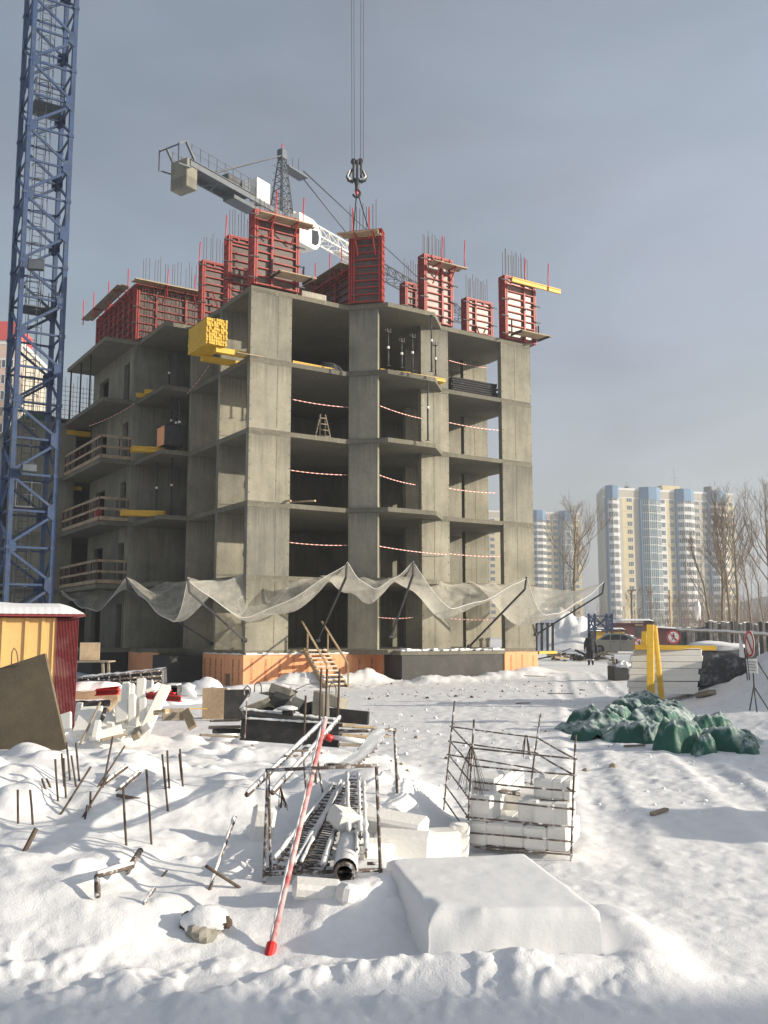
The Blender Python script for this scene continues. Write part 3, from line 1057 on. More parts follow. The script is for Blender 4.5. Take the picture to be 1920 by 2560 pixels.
formwork('red formwork box second left of the corner, beside the long red wall', W(.36, 6.46, 0), U, 1.9, .5, ZB, ZT, (.62,), 9, None, ((-.1, .2),), props=((.5, 1.05),))
formwork('long red wall formwork with a pale plank along its top and rods behind', W(-1.3, 11.25, 0), U, 4.9, .5, ZB, ZT, (.22, .55, .82), 8, (-.3, 4.6, .05), ((1.5, -.35), (3.0, -.35)), None, True, 'raw_wood')
formwork('long dark red wall formwork running back at the far left under a sloping plank walkway', W(-1.35, 18.4, 0), -V, 6.9, .5, ZB, ZT, (.12, .25, .38, .5, .62, .75, .88), 8, (-.4, 6.3, -.02), ((.2, -.8), (1.9, -.7), (4.0, -.5), (6.4, -.2)), None, False, 'grey_wood')
DX = (U - V).normalized()
formwork('dark red formwork box hanging from the hook, turned away from the sun', W(4.66, -.25, 0), DX, 1.56, .50, ZB - .05, ZT, (.16,), 10, (-.3, 1.45, .36), ((.25, -.35), (1.0, -.3)), None, False, 'raw_wood')
formwork('sunlit red formwork box with a crooked plank platform and a leaning red rail post', W(9.0, -.06, 0), U, 1.74, .54, ZB, ZT, (.62,), 9, (.15, 2.0, .55), ((.8, -.35), (2.05, -.5)), ply='form_ply_sheen')
formwork('low-looking red formwork box set back, half hidden behind the third column box', W(10.32, 3.5, 0), U, 1.7, .55, ZB, ZT, (.4,), 9, None, ())
formwork('small sunlit red formwork box set back between the last two tall ones', W(14.42, 3.62, 0), U, 1.85, .5, ZB, ZT, (.34,), 9, None, (), None, True, 'plank_wood', ((.6, 1.15), (1.5, .95)), 'form_ply_sheen')
E9 = formwork('sunlit red formwork box at the right corner with a yellow beam across its top', W(14.05, -.03, 0), U, 2.08, .52, ZB, ZT, (.62,), 9, None, ((1.0, -.4), (2.45, -.55)), (.25, 2.3, 16.85), ply='form_ply_sheen')
formwork('dark red formwork wall inside the roof, running back behind the hanging box', W(6.6, 7.0, 0), -V, 4.4, .5, ZB, ZT - .2, (.3, .6), 8, (-.5, 4.4, .05), ((.3, -.6), (1.5, -.5), (3.0, -.5), (4.0, -.4)), None, False, 'grey_wood')
formwork('two-panel red formwork far back at the left, showing above the sloping walkway', at(270, 745, 56.0), U, .9, .5, ZB, 21.6, (.5,), 10, None, (), None, False)
yb = thing('timber_beam', 'yellow timber beam lying across the top of the right corner formwork box', 'beam', W(14.2, -.5, ZT - .45))
ob('beam_web', 'yellow_timber', yb, frame(W(14.1, -.55, 0), U), 0, 3.3, 0, .10, ZT - .49, ZT - .31)
ob('beam_flange', 'yellow_timber', yb, frame(W(14.1, -.55, 0), U), .0, 3.3, -.03, .13, ZT - .31, ZT - .26)
cp = thing('concrete_block', 'pale concrete block lying on the edge of the top slab, right of the corner formwork', 'block', W(2.5, .02, FL[5]))
ob('block_body', 'concrete_block', cp, BF, 2.45, 3.7, .05, .45, FL[5] + .002, FL[5] + .28, .02)

# ------------------------------------------------------------------ loose things on the floors
def ybeam(p, q, n, label, h=.2, wd=.09, stack=1, name='timber_beam', group='yellow timber beams on the floors', side=None):
    """n yellow formwork beams side by side from p to q (bottom line)"""
    T = thing(name, label, 'beams' if n * stack > 1 else 'beam', p, group)
    d = (q - p)
    d.z = 0
    fr = frame((p.x, p.y, 0), d)
    L = d.length
    for s_ in range(stack):
        for i in range(n):
            j = rnd.uniform(-.12, .12) * (1 if stack < 3 else .45)
            y = i * (wd + (.03 if stack < 3 else .02))
            z = p.z + s_ * h
            WEB = (.3, .7) if stack < 3 else (.03, .97)
            m = MB()
            m.obox(fr, j, L + j, y, y + wd, z, z + h * .24)
            m.obox(fr, j + .01, L + j - .01, y + wd * WEB[0], y + wd * WEB[1], z + h * .24, z + h * .72)
            m.obox(fr, j, L + j, y, y + wd, z + h * .72, z + h * (.97 if stack < 3 else .90))
            m.build('beam', 'yellow_timber', T)
    return T
ybeam(W(-.95, .25, 13.74), W(-.95, 2.3, 13.74), 9, 'big stack of yellow timber beams sticking out of the shaded side beside the corner', .125, .085, 9, 'beam_stack', None)
sp = thing('timber_beam', 'pair of yellow cross beams carrying the big yellow stack', 'beams', W(-1.2, .4, 13.5))
for b_ in (.45, 1.9):
    ob('beam', 'yellow_timber', sp, BF, -1.35, .9, b_, b_ + .28, 13.50, 13.72)
ob('plank', 'raw_wood', sp, BF, -.6, .6, -.02, .3, 13.47, 13.497)
ybeam(W(-1.55, 8.6, 13.45), W(-.1, 8.35, 13.45), 3, 'yellow beams lying in a fan on the fourth floor of the shaded side')
ybeam(W(-1.7, 9.5, 13.45), W(.6, 9.3, 13.45), 2, 'yellow beams at the back of the shaded loggia on the fourth floor')
ybeam(W(-2.4, 8.05, 10.40), W(-.95, 7.6, 10.40), 3, 'yellow beams jutting from the shaded loggia under a dark cabinet', .26, .13)
ybeam(W(-2.75, 8.0, 7.29), W(-.9, 7.2, 7.29), 3, 'long yellow beams jutting from the shaded loggia two floors below the cabinet', .26, .13)
ybeam(W(-3.0, 17.7, 12.85), W(-1.7, 17.6, 12.85), 3, 'yellow beams at the far end of the top railed balcony', .26, .12)
ybeam(W(-3.4, 18.6, 9.8), W(-1.9, 17.9, 9.8), 2, 'yellow beams at the far end of the middle railed balcony', .2, .1)
ybeam(W(2.15, .12, FL[4]), W(4.3, .25, FL[4]), 3, 'yellow beams on the fourth floor edge in the first sunny bay', .14)
ybeam(W(6.1, -.9, FL[4]), W(7.6, -1.1, FL[4]), 3, 'yellow beams on the left of the projecting bay, fourth floor', .14)
ybeam(W(7.0, -.95, FL[4]), W(9.6, -1.0, FL[4]), 6, 'yellow beams on the right of the projecting bay behind the steel props, fourth floor', .16)
ybeam(W(15.9, 7.2, FL[4] - .45), W(16.9, 7.2, FL[4] - .45), 2, 'yellow beam ends seen through the open corner, upper', .2)
ybeam(W(15.9, 7.4, FL[3] - .45), W(16.9, 7.4, FL[3] - .45), 2, 'yellow beam ends seen through the open corner, lower', .2)
for (x, lab) in ((722, 'raw timber end sticking out over the second floor edge, left of two'), (783, 'raw timber end sticking out over the second floor edge, right of two')):
    p = onB(x + 5, 1252, -.25)
    t = thing('timber_offcut', lab, 'timber', p, 'raw timbers on the second floor edge')
    barpart('timber', 'raw_wood', t, p, p + V * 1.6 - U * .75 + ZV * .05, .11, .07)
cb = thing('cabinet', 'dark cabinet with an orange side standing on the shaded loggia, third floor', 'cabinet', W(-1.2, 6.9, FL[3]))
ob('cabinet_body', 'dark_steel', cb, BF, -1.15, -.2, 6.9, 7.9, FL[3] + .28, FL[3] + 1.25, .02)
ob('side_panel', 'orange_foam', cb, BF, -1.19, -1.152, 6.95, 7.85, FL[3] + .3, FL[3] + 1.2)
ob('hood', 'dark_steel', cb, BF, -1.0, -.2, 7.2, 7.8, FL[3] + 1.25, FL[3] + 1.38)
dk = thing('tarpaulin_bundle', 'dark bundle of tarpaulin at the back of the first sunny bay, fourth floor', 'bundle', W(4.2, 1.0, FL[4]))
MB().grid(lambda s, t: W(3.6 + 1.6 * s, .7 + .8 * t, FL[4] + .004 + (.62 + .12 * float(vnoise(s * 5, t * 4, 3))) * (math.sin(math.pi * min(max(s, .0), 1)) ** .35) * (math.sin(math.pi * t) ** .35)), 14, 8).build('bundle_cover', 'black_wrap', dk, 0, True)

def prop(px, pb, ptop, z, label, fork=True, Y=None, group='steel props on the floors'):
    p = onz(px, pb, z) if Y is None else at(px, pb, Y)
    p.z = z
    h = at(px, ptop, p.y).z - z
    T = thing('steel_prop', label, 'prop', p, group)
    tubepart('outer_tube', 'dark_steel', T, [p, p + ZV * (h * .55)], .04, 8)
    tubepart('inner_tube', 'dark_steel', T, [p + ZV * (h * .55), p + ZV * (h - .02)], .03, 8)
    MB().lathe(p + ZV * (h * .55 - .05), [(.06, 0), (.06, .1)], 8).build('adjusting_nut', 'white_paint', T)
    ob('base_plate', 'dark_steel', T, frame(p, U), -.08, .08, -.08, .08, 0.002, .016)
    if fork:
        m = MB()
        m.obox(frame(p, U), -.09, .09, -.09, .09, h - .02, h)
        for sx in (-.08, .08):
            for sy in (-.08, .08):
                m.obox(frame(p, U), sx - .012, sx + .012, sy - .012, sy + .012, h, h + .16)
        m.build('fork_head', 'dark_steel', T)
    else:
        ob('head_plate', 'dark_steel', T, frame(p, U), -.08, .08, -.08, .08, h - .02, h)
def zbp(x, y):
    return 700 + x / 2.5136, 700 + y / 2.5136
bay = 'in the projecting bay, fourth floor'
for (x, yb_, yt, lab) in ((680, 541, 330, 'leftmost forked steel prop ' + bay), (765, 552, 390, 'short forked steel prop, second from the left ' + bay), (833, 572, 362, 'forked steel prop in the middle ' + bay), (978, 598, 410, 'forked steel prop at the right corner ' + bay)):
    a, b_ = zbp(x, yb_)
    prop(a, b_, zbp(x, yt)[1], FL[4], lab)
for (x, yb_, yt, z, lab) in ((953, 575, 222, FL[4], 'tall steel prop holding up the top slab corner of the projecting bay'), (930, 1008, 632, FL[3], 'tall steel prop holding up the slab of the projecting bay, third floor')):
    a, b_ = zbp(x, yb_)
    prop(a, b_, zbp(x, yt)[1], z, lab, False)
def zdp(x, y):
    return 140 + x / 4.1475, 950 + y / 4.1475
for (x, yb_, yt, z, lab) in ((1188, 718, 130, FL[3], 'steel prop in the shaded loggia, third floor, left of three'), (1238, 722, 190, FL[3], 'steel prop in the shaded loggia, third floor, middle of three'), (1272, 726, 190, FL[3], 'steel prop in the shaded loggia, third floor, right of three'),
                             (1190, 1395, 815, FL[2], 'steel prop in the shaded loggia, second floor'), (1035, 1405, 860, FL[2], 'steel prop at the front of the shaded loggia, second floor'), (1170, 60, -255, FL[4], 'steel prop in the shaded loggia, fourth floor')):
    a, b_ = zdp(x, yb_)
    p = onA(a, b_, -1.0 if x < 1100 else -.5)
    prop(a, b_, zdp(x, yt)[1], z, lab, False, p.y)
for (x, yb_, yt, z, bb_, lab) in ((745, 2005, 1670, FL[4], 17.2, 'scaffold prop under the far left roof slab, outermost'), (848, 1985, 1670, FL[4], 15.2, 'scaffold prop under the far left roof slab, second'), (935, 1960, 1690, FL[4], 13.4, 'scaffold prop under the far left roof slab, third')):
    a, b_ = x / 4.1475, 530 + yb_ / 4.1475
    p = W(-2.95, bb_, FL[4])
    T_ = thing('steel_prop', lab, 'prop', p, 'steel props on the floors')
    tubepart('prop_tube', 'dark_steel', T_, [p, p + ZV * (FL[5] - ST - FL[4] - .01)], .045, 8)
    ob('base_plate', 'dark_steel', T_, frame(p, U), -.08, .08, -.08, .08, .002, .014)
# stack of steel tubes in the right-hand bay
pst = thing('tube_stack', 'dark stack of steel props lying on the fourth floor edge in the right-hand bay', 'stack', W(11.0, .4, FL[4]))
for r_ in range(7):
    for c_ in range(5):
        a0 = 10.85 + .12 * rnd.random()
        y = .35 + c_ * .13 + .04 * rnd.random()
        z = FL[4] + .06 + r_ * .115
        m = MB()
        m.tube([W(a0, y, z), W(a0 + 2.75 + .15 * rnd.random(), y, z)], .045, 6)
        e = W(a0 + 2.8, y, z)
        m.obox(frame(e, U), 0, .02, -.06, .06, -.055, .055)
        m.build('steel_tube', 'dark_steel', pst)
# folding step ladder in the first bay
lad = thing('step_ladder', 'small step ladder standing on the third floor of the first sunny bay', 'ladder', W(4.2, 1.2, FL[3]))
for s_ in (-1, 1):
    for d in (-.28, .28):
        barpart('leg', 'grey_wood', lad, W(4.2 + s_ * .3, 1.2 + d, FL[3]), W(4.2 + s_ * .12, 1.2, FL[3] + 1.3), .05)
for i in range(4):
    f_ = .2 + i * .22
    barpart('rung', 'grey_wood', lad, W(4.2 - .3 + .18 * f_, 1.2 - .28 * (1 - f_), FL[3] + 1.3 * f_), W(4.2 + .3 - .18 * f_, 1.2 - .28 * (1 - f_), FL[3] + 1.3 * f_), .04)
# barrier tape
def tape(x0, y0, x1, y1, b0, b1, label, sag=.05, fn=None):
    p = (fn or onB)(x0, y0, b0)
    q = (fn or onB)(x1, y1, b1)
    n = 12
    m = MB()
    for i in range(n + 1):
        t = i / n
        c = p.lerp(q, t) - ZV * (sag * 4 * t * (1 - t))
        m.v += [tuple(c - ZV * .016), tuple(c + ZV * .016)]
        if i:
            k = 2 * i
            m.f.append((k - 2, k, k + 1, k - 1))
            m.m.append(0)
    L = (q - p).length
    o = m.build('barrier_tape', 'barrier_tape', None, 0, False, lambda vi: ((vi // 2) / n * L, vi % 2))
    tag(o, label, 'tape', 'red and white barrier tapes across the open bays')
def z3p(x, y):
    return 600 + x / 2.07375, 1000 + y / 2.07375
def zcp(x, y):
    return 700 + x / 2.5136, 1350 + y / 2.5136
for (p, q, b0, b1, lab) in ((zbp(80, 750), zbp(430, 800), .1, .15, 'striped barrier tape across the first sunny bay, third floor'),
                            (zbp(65, 1195), zbp(435, 1225), .1, .15, 'striped barrier tape across the first sunny bay, second floor'),
                            (zcp(60, 15), zcp(435, 33), .1, .15, 'striped barrier tape across the first sunny bay, first floor'),
                            (zbp(628, 790), zbp(890, 870), -.9, -.05, 'striped barrier tape across the projecting bay, third floor'),
                            (z3p(720, 388), z3p(912, 440), -.9, -.05, 'striped barrier tape across the projecting bay, second floor'),
                            (zcp(620, 38), zcp(1060, 92), -.9, -.15, 'striped barrier tape across the projecting bay, first floor'),
                            (zcp(612, 485), zcp(835, 487), -.9, -.1, 'striped barrier tape across the projecting bay, ground floor'),
                            (zbp(1062, 505), zbp(1300, 552), .1, 2.5, 'striped barrier tape in the right-hand bay, fourth floor'),
                            (zbp(1060, 895), zbp(1385, 945), .1, .1, 'striped barrier tape in the right-hand bay, third floor'),
                            (z3p(1080, 457), z3p(1330, 482), .1, .1, 'striped barrier tape in the right-hand bay, second floor'),
                            (zcp(1060, 85), zcp(1390, 103), .1, .1, 'striped barrier tape in the right-hand bay, first floor'),
                            (zcp(1065, 493), zcp(1385, 497), .1, .1, 'striped barrier tape in the right-hand bay, ground floor')):
    tape(p[0], p[1], q[0], q[1], b0, b1, lab)
pA, pB = zdp(815, 240), zdp(340, 475)
tape(pA[0], pA[1], pB[0], pB[1], -1.7, -3.0, 'striped barrier tape drooping across the shaded side above the top railed balcony', .12, onA)
tape(200 + 1075 / 3.318, 620 + 965 / 3.318, 200 + 880 / 3.318, 620 + 1215 / 3.318, -.3, -.8, 'striped barrier tape hanging down from the yellow beam stack', .1, onA)

# railed balconies on the shaded side
lev = ('lowest', 'middle', 'top')
for k in (1, 2, 3):
    T = thing('balcony_railing', '%s of the three red railings with pale boards round the shaded balconies' % lev[k - 1], 'railing', W(-3.0, 10.6, FL[k]), 'railings round the shaded balconies')
    z = FL[k]
    for i in range(8):
        b_ = 10.55 + i * .96
        ob('railing_post', 'maroon', T, BF, -3.06, -3.0, b_, b_ + .06, z, z + 1.2)
    for a_ in (-2.2, -1.66):
        ob('railing_post', 'maroon', T, BF, a_, a_ + .06, 10.5, 10.55, z, z + 1.2)
    for (zz, h) in ((.04, .18), (.55, .12), (1.08, .12)):
        for i in range(3):
            b_ = 10.6 + i * 2.25
            ob('guard_board', 'plank_wood', T, BF, -3.09, -3.062, b_, b_ + 2.2, z + zz + rnd.uniform(-.01, .01), z + zz + h)
        ob('guard_board', 'plank_wood', T, BF, -3.06, -1.62, 10.465, 10.495, z + zz, z + zz + h)
fe = thing('fire_cabinet', 'small red cabinet with a white sign behind the middle railing', 'cabinet', W(-2.6, 12.2, FL[2]))
ob('cabinet_body', 'red_paint', fe, BF, -2.75, -2.5, 12.0, 12.7, FL[2] + .01, FL[2] + .75)
ob('sign', 'sign_white', fe, BF, -2.765, -2.752, 12.3, 12.55, FL[2] + .1, FL[2] + .65)

# gas-like slings: crane hook, its ropes and the slings on the hanging box
HP = W(5.35, -.55, 0)
def hk(px, py):
    return at(px, py, HP.y)
H = thing('hook_block', 'black crane hook block hanging above the dark red box', 'hook', hk(892, 440))
for x in (880, 886, 901, 908):
    tubepart('hoist_rope', 'dark_steel', H, [hk(x, 398), hk(x - 2 if x < 890 else x + 2, -260)], .012, 5)
c = hk(892, 430)
ob('cheek_plate', 'dark_steel', H, frame(c, (1, 0, 0)), -.20, -.10, -.12, .12, -.35, .55, .02)
ob('cheek_plate', 'dark_steel', H, frame(c, (1, 0, 0)), -.04, .08, -.12, .12, -.35, .55, .02)
ob('cheek_plate', 'dark_steel', H, frame(c, (1, 0, 0)), .15, .25, -.12, .12, -.25, .5, .02)
for (x, z) in ((-.15, .5), (.16, .5)):
    MB().lathe(c + Vector((x, -.1, z)), [(.12, 0), (.14, .1), (.12, .2)], 12, 0, (0, 1, 0)).build('sheave', 'dark_steel', H)
for s_ in (-1, 1):
    pts = [c + Vector((s_ * t[0], 0, t[1])) for t in ((.16, .15), (.33, -.02), (.42, -.22), (.36, -.40), (.2, -.48), (.1, -.42))]
    MB().tube(pts, [.05, .08, .09, .09, .08, .05], 8).build('side_guard', 'dark_steel', H, 0, True)
    MB().tube([c + Vector((s_ * .30, -.08, .05)), c + Vector((s_ * .42, -.1, -.25)), c + Vector((s_ * .3, -.1, -.42))], .035, 6).build('guard_edge', 'white_paint', H, 0, True)
MB().tube([c + Vector((0, 0, -.35)), c + Vector((.02, 0, -.75)), c + Vector((-.02, 0, -.95))], [.14, .1, .08], 10).build('hook_shank', 'dark_steel', H, 0, True)
pts = [c + Vector((.0 + .17 * math.sin(t), 0, -1.05 + .17 * math.cos(t))) for t in [i * .5 for i in range(10)]]
MB().tube(pts, .055, 8).build('hook', 'dark_steel', H, 0, True)
S = thing('lifting_sling', 'pair of dark lifting slings from the hook down to the dark red box', 'sling', hk(892, 484))
tubepart('sling_leg', 'dark_steel', S, [hk(892, 478), W(4.9, -.25, ZT + .05)], .03, 6)
tubepart('sling_leg', 'dark_steel', S, [hk(893, 478), W(5.45, -.75, ZT + .05)], .03, 6)
MB().lathe(hk(892, 480) - ZV * .05, [(.06, -.08), (.08, 0), (.06, .1)], 10).build('sling_ring', 'red_paint', S)
# ------------------------------------------------------------------ blue tower crane mast at the left
def mast():
    a0, b0, s = -8.12, 5.96, 1.81
    base = W(a0, b0, 0)
    T = thing('crane_mast', 'tall blue lattice mast of a tower crane, with ladder inside, left of the building', 'crane mast', W(a0 + s / 2, b0 + s / 2, -.4))
    O = Vector((base.x, base.y, 0))
    c4 = [O, O + U * s, O + U * s + V * s, O + V * s]          # near left, near right, far right, far left
    z0, z1 = -.4, 37.0
    for i, c in enumerate(c4):
        barpart('leg', 'crane_blue', T, c + ZV * z0, c + ZV * z1, .20, .20, U, .01)
    zj = at(80, 149, 40).z
    sec = 3.12
    zs = [zj + sec * i for i in range(-9, 5)]
    for z in zs:
        for c in c4:
            if z > z0:
                ob('leg_joint', 'crane_blue', T, frame(c, U), -.125, .125, -.125, .125, z - .07, z + .07)
        zm, zt = z - sec * .5, z - sec
        faces = [(c4[0], c4[1], -V), (c4[1], c4[2], U), (c4[3], c4[2], V), (c4[0], c4[3], -U)]
        for fi, (p, q, nrm) in enumerate(faces):
            off = nrm * .03
            if zt < z0 - 2.0:
                continue
            for (pa, za, pb, zb_) in ((p, z - .12, q, zm + .12), (q, zm - .12, p, zt + .12)):
                barpart('brace', 'crane_blue', T, pa + off + ZV * max(za, z0), pb + off + ZV * max(zb_, z0), .11, .08, nrm)
            for zz in (z, zm):
                barpart('cross_tie', 'crane_blue', T, p + ZV * zz, q + ZV * zz, .07, .09)
            for (c, zz, hh, sd) in ((p, z, .30, 1), (q, zm, .42, -1)):
                d = (q - p).normalized() * sd
                MB().extr([c + off * 3.4 + ZV * (zz - hh), c + off * 3.4 + ZV * (zz + hh), c + off * 3.4 + d * .30 + ZV * (zz + hh * .5), c + off * 3.4 + d * .30 + ZV * (zz - hh * .5)], nrm * .015).build('gusset', 'crane_blue', T)
    # ladder with safety hoops
    L = O + U * (s * .42) + V * (s * .55)
    for dx in (-.2, .2):
        tubepart('ladder_rail', 'crane_steel', T, [L + U * dx + ZV * 0, L + U * dx + ZV * 36.5], .022, 5)
    rm = MB()
    for i in range(120):
        rm.tube([L - U * .2 + ZV * (.3 + i * .3), L + U * .2 + ZV * (.3 + i * .3)], .014, 4)
    o = rm.build('ladder_rung', 'crane_steel', T)
    o['kind'] = 'stuff'
    for i in range(44):
        z = 3.0 + i * .76
        pts = [L + U * (-.36 * math.cos(t)) - V * (.62 * math.sin(t)) + ZV * z for t in [math.pi * k / 8 for k in range(9)]]
        tubepart('ladder_hoop', 'crane_steel', T, pts, .018, 4)
    for dx in (-.34, .0, .34):
        y = .62 * math.sqrt(max(0, 1 - (dx / .36) ** 2))
        tubepart('hoop_strip', 'crane_steel', T, [L + U * dx - V * y + ZV * 3, L + U * dx - V * y + ZV * 36.4], .012, 4)
    for py in (262, 770, 1270):
        z = at(90, py, 40.8).z
        ob('rest_platform', 'crane_steel', T, frame(O, U), .25, 1.55, .3, 1.55, z, z + .06)
        for (x, y) in ((.27, .32), (1.53, .32), (.27, 1.53), (1.53, 1.53), (.9, .32)):
            ob('platform_post', 'crane_steel', T, frame(O, U), x - .02, x + .02, y - .02, y + .02, z + .06, z + 1.15)
        for zz in (.55, 1.1):
            m = MB()
            m.bar(O + U * .27 + V * .32 + ZV * (z + zz), O + U * 1.53 + V * .32 + ZV * (z + zz), .035)
            m.bar(O + U * .27 + V * .32 + ZV * (z + zz), O + U * .27 + V * 1.53 + ZV * (z + zz), .035)
            m.build('platform_rail', 'crane_steel', T)
    f = at(90, 661, 39.6)
    ob('floodlight', 'dark_steel', T, frame(f, (1, .3, .05)), -.34, .34, -.02, .16, -.24, .24, .02)
    ob('floodlight_glass', 'crane_steel', T, frame(f, (1, .3, .05)), -.30, .30, -.035, -.022, -.20, .20)
    cl = at(72, 1170, 39.8)
    ob('clamp_box', 'crane_steel', T, frame(cl, U), -.3, .3, -.15, .15, -.16, .16, .03)
mast()

# ------------------------------------------------------------------ the other crane, beyond the building
def crane2():
    ZJ = 36.0
    p0, p1 = onz(460, 405, ZJ), onz(1003, 708, ZJ)
    Jd = (p1 - p0)
    Jd.z = 0
    Jd.normalize()
    T0 = onz(703, 555, ZJ)
    S_ = Vector((Jd.y, -Jd.x, 0))                       # towards the viewer's right
    T = thing('tower_crane', 'grey and white tower crane rising behind the building with its counterweight towards us', 'crane', (T0.x, T0.y, 0))
    def pt(d, s, z):
        return T0 + Jd * d + S_ * s + ZV * z
    # mast
    for (d, s) in ((-.8, -.8), (.8, -.8), (.8, .8), (-.8, .8)):
        barpart('mast_leg', 'crane_steel', T, Vector((pt(d, s, 0).x, pt(d, s, 0).y, 0)), pt(d, s, -.2), .2)
    mm = MB()
    for i in range(12):
        z = -36 + i * 3
        for (a, b) in (((-.8, -.8), (.8, -.8)), ((.8, -.8), (.8, .8)), ((.8, .8), (-.8, .8)), ((-.8, .8), (-.8, -.8))):
            mm.bar(pt(a[0], a[1], z), pt(b[0], b[1], z + 3), .1)
    mm.build('mast_lattice', 'crane_steel', T)
    ob('slewing_ring', 'crane_steel', T, frame(pt(0, 0, 0), Jd), -1.1, 1.1, -1.1, 1.1, -.6, -.1)
    # tower head
    ap = at(709, 385, T0.y)
    hz = ap.z - ZJ
    for (d, s) in ((-.75, -.75), (.75, -.75), (.75, .75), (-.75, .75)):
        barpart('head_leg', 'crane_steel', T, pt(d, s, 0), pt(d * .22, s * .22, hz), .13)
    n = 9
    for i in range(n):
        f0, f1 = i / n, (i + 1) / n
        w0, w1 = .75 * (1 - .78 * f0), .75 * (1 - .78 * f1)
        for (a, b) in (((-1, -1), (1, -1)), ((1, -1), (1, 1)), ((1, 1), (-1, 1)), ((-1, 1), (-1, -1))):
            m = MB()
            m.bar(pt(a[0] * w0, a[1] * w0, hz * f0), pt(b[0] * w1, b[1] * w1, hz * f1), .06)
            m.bar(pt(a[0] * w0, a[1] * w0, hz * f0), pt(b[0] * w0, b[1] * w0, hz * f0), .05)
            m.build('head_brace', 'crane_steel', T)
        if i < 8:
            m = MB().tube([pt(-w0 - .0, .2, hz * f0), pt(-w0 - .55, .2, hz * f0), pt(-w0 - .55, -.2, hz * f0), pt(-w0, -.2, hz * f0)], .025, 4)
            m.build('ladder_hoop', 'crane_steel', T)
    ob('head_cap', 'crane_steel', T, frame(pt(0, 0, hz), Jd), -.35, .35, -.3, .3, -.5, .35, .05)
    tubepart('aerial', 'red_paint', T, [pt(0, 0, hz + .3), pt(0, 0, hz + .9)], .06, 6)
    ob('head_platform', 'crane_steel', T, frame(pt(.3, 0, hz - 1.0), Jd, (-.35 * Jd.x, -.35 * Jd.y, 1)), 0, 2.6, -.5, .5, -.1, .06)
    for x in (.9, 1.7, 2.5):
        barpart('platform_post', 'crane_steel', T, pt(.3 + x, -.5, hz - 1.0 + .33 * x), pt(.3 + x, -.5, hz + .1 + .33 * x), .04)
    # counter jib
    L = (p0 - T0).length - .5
    for s in (-.85, .85):
        barpart('side_beam', 'crane_steel', T, pt(-.8, s, .1), pt(-L, s, .1), .14, .42)
    m = MB()
    for i in range(10):
        d = -1 - (L - 1.5) * i / 9
        m.bar(pt(d, -.85, -.1), pt(d - .8 * (-1) ** i, .85, -.1), .09)
    m.build('deck_lattice', 'crane_steel', T)
    ob('deck', 'crane_steel', T, frame(pt(-L, 0, 0), Jd), 0, L * .62, -1.0, 1.0, .33, .39)
    for s in (-1.0, 1.0):
        for i in range(9):
            d = -L + L * .62 * i / 8
            barpart('rail_post', 'crane_steel', T, pt(d, s, .43), pt(d, s, 1.5), .04)
        for z in (.95, 1.5):
            barpart('rail', 'crane_steel', T, pt(-L, s, z), pt(-L * .38, s, z), .04)
    for s in (-1.0, 1.0):
        m = MB()
        m.bar(pt(-L + .3, s, .4), pt(-L - .6, s, 1.5), .16).bar(pt(-L - .6, s, 1.5), pt(-L - 1.3, s, 1.0), .12).bar(pt(-L - 1.3, s, 1.0), pt(-L - 1.3, s, -.5), .08).bar(pt(-L - 1.3, s, -.5), pt(-L, s, -.3), .09)
        m.build('end_frame', 'crane_steel', T)
    barpart('end_frame', 'crane_steel', T, pt(-L - 1.3, -1, .95), pt(-L - 1.3, 1, .95), .08)
    ob('counterweight', 'concrete', T, frame(pt(-L + .25, 0, 0), Jd), -.55, .55, -.85, .85, -1.75, .45, .05)
    ob('winch', 'dark_steel', T, frame(pt(-L * .52, 0, .43), Jd), -1.2, .2, -.6, .6, 0, .8, .08)
    MB().lathe(pt(-L * .45, -.7, .9), [(.5, 0), (.5, .1), (.35, .15), (.35, 1.2), (.5, 1.25), (.5, 1.4)], 14, 0, S_).build('winch_drum', 'crane_steel', T)
    ob('ballast_box', 'crane_steel', T, frame(pt(-L * .42, 0, -.1), Jd), -1.6, 1.2, -.6, .6, -.45, -.12, .03)
    ob('switch_cabinet', 'white_paint', T, frame(pt(-3.0, 0, .5), Jd), -.8, .8, -.65, .2, -.1, 1.75, .04)
    for s in (-.5, .5):
        barpart('tie_bar', 'crane_steel', T, pt(-.1, s * .3, hz - .2), pt(-L * .76, s * 1.6, .6), .09)
    # jib
    JL = 34.0
    for (d0, d1, mt) in ((.8, 13, 'white_paint'), (13, JL, 'crane_steel')):
        for (s, z) in ((-.65, .2), (.65, .2), (0, 1.5)):
            tubepart('jib_chord', mt, T, [pt(d0, s, z), pt(d1, s, z)], .08, 6)
        d = d0
        while d < d1 - .6:
            e = min(d1, d + 1.3)
            for s in (-.65, .65):
                m = MB()
                m.bar(pt(d, s, .2), pt((d + e) / 2, 0, 1.5), .06).bar(pt((d + e) / 2, 0, 1.5), pt(e, s, .2), .06)
                m.build('jib_brace', mt, T)
            barpart('jib_brace', mt, T, pt(d, -.65, .2), pt(e, .65, .2), .05)
            d = e
    hp = pt(2.9, 0, hz - .3)
    tubepart('jib_tie', 'crane_steel', T, [hp, pt(25, 0, 1.5)], .06, 5)
    tubepart('jib_tie', 'crane_steel', T, [pt(2.6, 0, hz - .9), pt(11.5, 0, 1.5)], .06, 5)
    wk = pt(9.5, -.4, .3)
    ob('jib_walkway', 'white_paint', T, frame(wk, Jd), -1.2, 1.0, -.35, .35, 0, .07)
    # cab
    c = at(757, 590, T0.y - 1.0)
    cf = frame(c, Jd)
    prof = [(-1.4, -1.15), (.5, -1.15), (1.0, -1.0), (1.35, -.6), (1.5, .1), (1.4, .7), (1.05, 1.15), (.5, 1.4), (-1.4, 1.4)]
